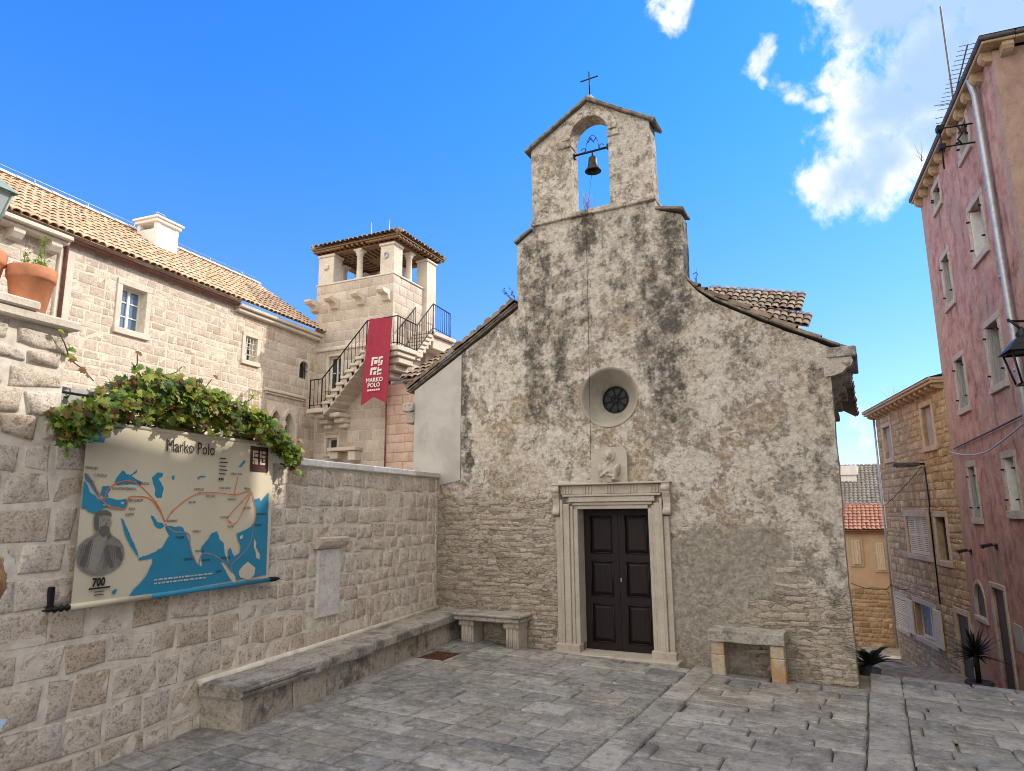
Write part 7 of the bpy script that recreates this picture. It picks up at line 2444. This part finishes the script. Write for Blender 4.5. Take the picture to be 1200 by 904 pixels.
def cable(label, pts, r=0.012, sag=0.0, name='cable', mat=None):
    q = []
    pts = [Vector(p) for p in pts]
    for a, b in zip(pts, pts[1:]):
        for i in range(8):
            f = i / 8
            p = a.lerp(b, f)
            p.z -= sag * 4 * f * (1 - f)
            q.append(p)
    q.append(pts[-1])
    m = MB()
    m.tube(q, r, 6)
    o = m.build(name, mat or M_IRON, None, None, q[0])
    tag(o, label, 'cable', 'cables strung along the lane')
cable('dark cable pinned to the pink wall in a straight rising run', [PW @ Vector((-10.36, -0.045, 3.30)), PW @ Vector((-7.39, -0.045, 3.39)), PW @ Vector((-4.4, -0.045, 3.50))], 0.018)
cable('pale grey cable sagging across the pink wall under the straight one', [PW @ Vector((-10.6, -0.09, 3.25)), PW @ Vector((-8.66, -0.12, 3.03)), PW @ Vector((-7.24, -0.12, 3.01)), PW @ Vector((-4.4, -0.09, 3.42))], 0.018, 0.02, 'cable', M_ZINC)
cable('thin cable slanting up the ochre stone house to the lane lamp', [SW @ Vector((-6.3, -0.09, 1.94)), SW @ Vector((-2.05, -0.09, 3.02))], 0.010, 0.06)
cable('thin cable drooping across the end of the lane below the shuttered windows', [(2.2, 19.75, -0.80), (3.2, 19.6, -0.95), SW @ Vector((-6.2, -0.10, -0.50)), SW @ Vector((-4.42, -0.10, -0.46))], 0.014, 0.08)

def make_antenna():
    t = thing('antenna', 'tall mast with comb-like television aerial on the pink house roof', 'antenna', PW @ Vector((-9.1, 0.6, 10.0)), R(-83.3))
    m = MB()
    m.tube([(0, 0, 0.0), (0, 0, 4.2)], 0.022, 8)
    m.build('mast', M_MAST, t)
    m = MB()
    a, b = Vector((-0.2, 0.0, 1.55)), Vector((1.55, 0.0, 2.05))
    m.tube([a, b], 0.016, 6)
    for k in range(15):
        p = a.lerp(b, k / 14)
        w = 0.30 - 0.010 * k
        m.tube([p + Vector((0, -w, 0)), p + Vector((0, w, 0))], 0.008, 5)
    for z in (-0.18, 0.16, -0.32):
        m.tube([a + Vector((-0.05, -0.36, z)), a + Vector((-0.05, 0.36, z))], 0.009, 5)
    m.tube([a + Vector((-0.05, 0, -0.34)), a + Vector((-0.05, 0, 0.2))], 0.012, 5)
    m.rbox(-0.06, 0.06, -0.06, 0.06, 1.48, 1.62, 0.01)
    m.build('aerial', M_MAST, t)
make_antenna()

def spiky(m, c, n, L, rnd, droop=0.6, w=0.035, up=0.3, arc=None):
    for k in range(n):
        a = rnd.uniform(*(arc or (0, 6.283)))
        e = rnd.uniform(up, 1.35)
        l = L * rnd.uniform(0.7, 1.1)
        d = Vector((math.cos(a), math.sin(a), 0))
        vs = []
        seg = 6
        for i in range(seg + 1):
            f = i / seg
            p = c + d * (l * f * math.cos(e) + 0.10 * l * droop * f * f) + Vector((0, 0, l * f * math.sin(e) - droop * l * f * f * 0.55))
            s = Vector((-d.y, d.x, 0)) * w * (1 - f) ** 0.6 * (0.6 + 0.8 * min(1, f * 3))
            vs += [p - s, p + Vector((0, 0, -w * 0.35 * (1 - f))), p + s]
        fs = []
        for i in range(seg):
            for j in range(2):
                fs.append((3 * i + j, 3 * i + j + 1, 3 * i + 4 + j, 3 * i + 3 + j))
        m.add(vs, fs, True)

def make_street_plants():
    rnd = random.Random(19)
    t = thing('agave', 'dark drooping strap-leaved plant behind the right corner of the chapel', 'plant', (3.0, 1.25, -0.35))
    m = MB()
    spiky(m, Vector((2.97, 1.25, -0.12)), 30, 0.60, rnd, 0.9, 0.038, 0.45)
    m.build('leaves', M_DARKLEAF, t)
    m = MB()
    m.lathe([(0.0, -0.42), (0.10, -0.42), (0.14, -0.14), (0.12, -0.13), (0.0, -0.15)], (2.97, 1.25, 0), 14)
    m.build('pot', M_DARKWOOD, t)
    p = PW @ Vector((-8.35, -0.55, -1.93))
    t = thing('potted_yucca', 'dark spiky yucca in a clay pot beside the doorway down the lane', 'plant', p)
    m = MB()
    m.lathe([(0.0, 0.0), (0.18, 0.0), (0.24, 0.30), (0.26, 0.32), (0.25, 0.36), (0.22, 0.35), (0.0, 0.33)], p, 18)
    m.build('pot', M_DARKWOOD, t)
    m = MB()
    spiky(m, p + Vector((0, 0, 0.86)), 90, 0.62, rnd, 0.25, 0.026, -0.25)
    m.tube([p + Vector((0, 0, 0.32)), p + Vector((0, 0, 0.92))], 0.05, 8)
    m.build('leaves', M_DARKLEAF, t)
make_street_plants()

def weed(label, c, n, h, mat, seed, leafy=0.0, spread=0.5, cat='weed'):
    rnd = random.Random(seed)
    c = Vector(c)
    st, lf = MB(), MB()
    for k in range(n):
        d = Vector((rnd.uniform(-spread, spread), rnd.uniform(-spread, spread) * 0.5, 1)) * h * rnd.uniform(0.5, 1.0)
        p1 = c + Vector((rnd.uniform(-0.04, 0.04), rnd.uniform(-0.02, 0.02), -0.02))
        p2 = p1 + d * 0.55 + Vector((rnd.uniform(-0.02, 0.02), 0, 0))
        p3 = p1 + d
        st.tube([p1, p2, p3], [0.004, 0.003, 0.0015], 4)
        for q in range(int(leafy * 8)):
            f = rnd.uniform(0.3, 1.0)
            leaf(lf, p1.lerp(p3, f) + Vector((rnd.uniform(-0.02, 0.02), 0, rnd.uniform(-0.02, 0.02))), (rnd.gauss(0, 1), -0.6, rnd.gauss(0.2, 0.6)), rnd.uniform(0.025, 0.045), rnd, [(0, 0), (0.22, 0.4), (0, 1), (-0.22, 0.4)])
    t = thing('weed', label, cat, c)
    st.build('stalks', mat, t)
    if leafy:
        lf.build('leaves', M_HERB if mat is M_DRY else M_DARKLEAF, t)
weed('tuft of dry grass stalks on the sill under the chapel bell', (-0.26, 0.06, 6.46), 12, 0.34, M_DRY, 3, 0.25, 0.35)
weed('leafy dark weed where the left chapel roof meets the bell tower', (-1.55, 0.1, 5.22), 7, 0.30, M_TWIG, 4, 1.4, 1.2)
weed('single thin weed on the right shoulder of the chapel', (1.26, 0.15, 5.08), 2, 0.22, M_TWIG, 9, 0.8, 0.9)
weed('bare twiggy weed on the eave of the ochre stone house', SW @ Vector((-4.3, 0.0, 5.16)), 9, 0.55, M_DRY, 6, 0.1, 0.8)
weed('bare twigs growing from the pink house eave below the aerial', PW @ Vector((-8.6, -0.3, 9.98)), 6, 0.5, M_TWIG, 7, 0.1, 0.7)

def make_moss():
    rnd = random.Random(2)
    m = MB()
    for cx, cy, n, r in ((1.15, -3.2, 90, 0.16), (1.5, -4.45, 120, 0.14), (0.35, -4.6, 90, 0.12), (0.9, -2.4, 50, 0.15), (2.6, -3.9, 50, 0.12), (-0.9, -3.9, 40, 0.12), (-0.4, -2.2, 40, 0.1), (3.2, -1.6, 50, 0.12), (1.9, -5.0, 60, 0.12)):
        for k in range(n):
            a = rnd.gauss(0, r)
            x, y = cx + a, cy + rnd.gauss(0, r * 0.18) + 0.1 * a
            leaf(m, Vector((x, y, gz(x, y) - 0.006 + rnd.uniform(0, 0.012))), (rnd.gauss(0, 0.6), rnd.gauss(0, 0.6), 1), rnd.uniform(0.010, 0.022), rnd, [(0, 0), (0.3, 0.4), (0, 1), (-0.3, 0.4)])
    o = m.build('moss', M_MOSS)
    tag(o, 'small green moss and weeds in the paving joints', 'moss')
    kind(o, 'stuff')
make_moss()

# ------------------------------------------------------------------ passer-by at the left edge of the picture
def skin_mesh(name, verts, edges, radii, mat, parent, sub=2, root=0):
    off = ORIGIN.get(root_of(parent).name, Vector((0, 0, 0)))
    me = bpy.data.meshes.new(name)
    me.from_pydata([tuple(Vector(v) - off) for v in verts], edges, [])
    o = bpy.data.objects.new(name, me)
    COL.objects.link(o)
    sk = o.modifiers.new('skin', 'SKIN')
    sk.use_smooth_shade = True
    o.modifiers.new('smooth', 'SUBSURF').levels = sub
    o.modifiers['smooth'].render_levels = sub
    for i, v in enumerate(me.skin_vertices[0].data):
        r = radii[i]
        v.radius = r if isinstance(r, tuple) else (r, r)
        v.use_root = (i == root)
    dg = bpy.context.evaluated_depsgraph_get()
    me2 = bpy.data.meshes.new_from_object(o.evaluated_get(dg))
    bpy.data.objects.remove(o)
    me2.name = name
    me2.materials.clear()
    me2.materials.append(mat)
    for p in me2.polygons:
        p.use_smooth = True
    q = bpy.data.objects.new(name, me2)
    COL.objects.link(q)
    q.parent = parent
    return q

def make_person():
    bx, by = -0.495, -7.533
    t = thing('person', 'blond person in pale blue with dark red bag, cut by the left picture edge', 'person', (bx, by, 0.0))
    skin = plain_mat('skin', (0.52, 0.30, 0.21), 0.55, 0, 0.06, 6)
    hair = island_mat('blond hair', [(0.46, 0.27, 0.11), (0.60, 0.40, 0.19), (0.36, 0.20, 0.08)], 0.5, 0.2, 30, 0)
    shirt = plain_mat('pale blue cotton', (0.46, 0.60, 0.74), 0.85, 0, 0.08, 7)
    jean = plain_mat('light blue denim', (0.34, 0.46, 0.60), 0.85, 0, 0.1, 12)
    bagm = plain_mat('dark red leather', (0.085, 0.012, 0.012), 0.45, 0, 0.15, 9)
    shoe = plain_mat('white shoes', (0.6, 0.58, 0.54), 0.6)
    # the figure walks out of the picture to the left: f = forward, s = its left
    f, s = Vector((-0.887, -0.462, 0)).normalized(), Vector((0.462, -0.887, 0)).normalized()
    B = Vector((bx, by, 0))
    def at(a, b, z):
        return B + s * a + f * b + Vector((0, 0, z))
    V, E, Rr = [], [], []
    def add(p, r, prev=None):
        V.append(p)
        Rr.append(r)
        if prev is not None:
            E.append((prev, len(V) - 1))
        return len(V) - 1
    pel = add(at(0, 0, 0.98), (0.15, 0.11))
    w = add(at(0, 0.01, 1.14), (0.125, 0.095), pel)
    ch = add(at(0, 0, 1.34), (0.155, 0.11), w)
    nb = add(at(0, -0.005, 1.47), (0.07, 0.06), ch)
    nk = add(at(0, 0.01, 1.55), (0.052, 0.05), nb)
    hd = add(at(0, 0.025, 1.64), (0.075, 0.092), nk)
    tp = add(at(0, 0.015, 1.735), (0.06, 0.078), hd)
    for sd in (-1, 1):
        sh = add(at(0.165 * sd, 0, 1.41), (0.058, 0.056), ch)
        el = add(at(0.215 * sd, -0.02, 1.13), (0.042, 0.042), sh)
        wr = add(at(0.225 * sd, 0.05, 0.90), (0.028, 0.026), el)
        pm = add(at(0.225 * sd, 0.065, 0.84), (0.040, 0.020), wr)
        for k in range(4):
            kn = add(at(0.225 * sd + 0.0, 0.030 + 0.022 * k, 0.80), (0.0095, 0.0095), pm)
            ln = (0.062, 0.075, 0.072, 0.055)[k]
            k2 = add(at(0.222 * sd, 0.033 + 0.022 * k, 0.80 - ln * 0.55), (0.0085, 0.0085), kn)
            add(at(0.210 * sd, 0.037 + 0.021 * k, 0.80 - ln), (0.007, 0.007), k2)
        th = add(at(0.218 * sd, 0.115, 0.835), (0.0105, 0.0105), pm)
        add(at(0.205 * sd, 0.128, 0.79), (0.008, 0.008), th)
        hp = add(at(0.09 * sd, 0, 0.90), (0.095, 0.10), pel)
        kn = add(at(0.10 * sd, 0.02, 0.50), (0.062, 0.064), hp)
        an = add(at(0.10 * sd, -0.02, 0.10), (0.042, 0.044), kn)
        hl = add(at(0.10 * sd, 0.02, 0.045), (0.040, 0.040), an)
        add(at(0.11 * sd, 0.15, 0.035), (0.042, 0.030), hl)
    body = skin_mesh('body', V, E, Rr, skin, t)
    def sub(ids, grow, name, mat, extra=()):
        idx = {j: i for i, j in enumerate(ids)}
        ed = [(idx[a], idx[b]) for a, b in E if a in idx and b in idx]
        return skin_mesh(name, [V[i] for i in ids], ed, [(Rr[i][0] + grow, Rr[i][1] + grow) for i in ids], mat, t)
    arm = 7
    n = (len(V) - 7) // 2
    L, Rt = 7, 7 + n
    sub([pel, w, ch, nb, L, L + 1, Rt, Rt + 1], 0.018, 'shirt', shirt)
    lg = 1 + 1 + 1 + 1 + 12 + 2
    sub([pel, L + lg, L + lg + 1, L + lg + 2, Rt + lg, Rt + lg + 1, Rt + lg + 2], 0.012, 'trousers', jean)
    for o in (L, Rt):
        ids = [o + lg + 3, o + lg + 4]
        sub(ids, 0.010, 'shoe', shoe)
    # face
    m = MB()
    hc = at(0, 0.025, 1.645)
    for sd in (-1, 1):
        m.lathe([(0, -0.012), (0.009, -0.008), (0.012, 0), (0.009, 0.008), (0, 0.012)], at(0.031 * sd, 0.108, 1.655), 10)
    m.build('eyes', M_WHITEWOOD, body)
    m = MB()
    m.tube([at(0, 0.112, 1.665), at(0, 0.130, 1.625), at(0, 0.118, 1.612)], [0.008, 0.013, 0.010], 8)
    for sd in (-1, 1):
        m.tube([at(0.083 * sd, 0.02, 1.67), at(0.09 * sd, 0.008, 1.65), at(0.083 * sd, 0.02, 1.615)], 0.010, 6)
    m.build('nose_and_ears', skin, body)
    m = MB()
    m.tube([at(-0.024, 0.106, 1.588), at(0, 0.114, 1.586), at(0.024, 0.106, 1.588)], 0.006, 6)
    m.build('mouth', plain_mat('lips', (0.40, 0.14, 0.12), 0.5), body)
    # shoulder-length wavy hair, many locks
    rnd = random.Random(31)
    m = MB()
    for k in range(560):
        a = rnd.uniform(-math.pi, math.pi)
        if abs(a) < 0.75 and rnd.random() < 0.96:
            continue
        el = rnd.uniform(0.05, 1.5)
        d = f * math.cos(a) + s * math.sin(a)
        c = at(0, -0.015, 1.672)
        p0 = c + d * 0.104 * math.cos(el) + Vector((0, 0, 0.118 * math.sin(el)))
        p1 = c + d * rnd.uniform(0.112, 0.135) + Vector((0, 0, rnd.uniform(-0.01, 0.04)))
        p2 = c + d * rnd.uniform(0.115, 0.155) + Vector((0, 0, rnd.uniform(-0.10, -0.04))) + s * rnd.uniform(-0.02, 0.02)
        p3 = c + d * rnd.uniform(0.08, 0.14) + Vector((0, 0, rnd.uniform(-0.21, -0.12)))
        m.tube([p0, p1, p2, p3], [0.010, 0.010, 0.009, 0.003], 4)
    for k in range(120):
        a = rnd.uniform(-math.pi, math.pi)
        d = f * math.cos(a) + s * math.sin(a)
        c = at(0, 0.01, 1.665)
        m.tube([c + Vector((0, 0, 0.125)) + d * 0.01, c + d * 0.07 + Vector((0, 0, 0.105)), c + d * 0.112 + Vector((0, 0, 0.04))], [0.009, 0.011, 0.009], 4)
    m.build('hair', hair, body)
    # shoulder bag on the side towards the square
    m = MB()
    c = B - f * 0.03 + s * 0.16 + Vector((0, 0, 1.0))
    m.rbox(c.x - 0.06, c.x + 0.06, c.y - 0.15, c.y + 0.15, c.z - 0.17, c.z + 0.12, 0.035, None, 2, 3, 0.006, 9)
    m.tube([c + Vector((0, -0.10, 0.11)), at(-0.12, -0.05, 1.30), at(0.02, 0, 1.50), at(-0.10, 0.08, 1.32), c + Vector((0, 0.10, 0.11))], 0.012, 6)
    m.build('bag', bagm, t)
make_person()
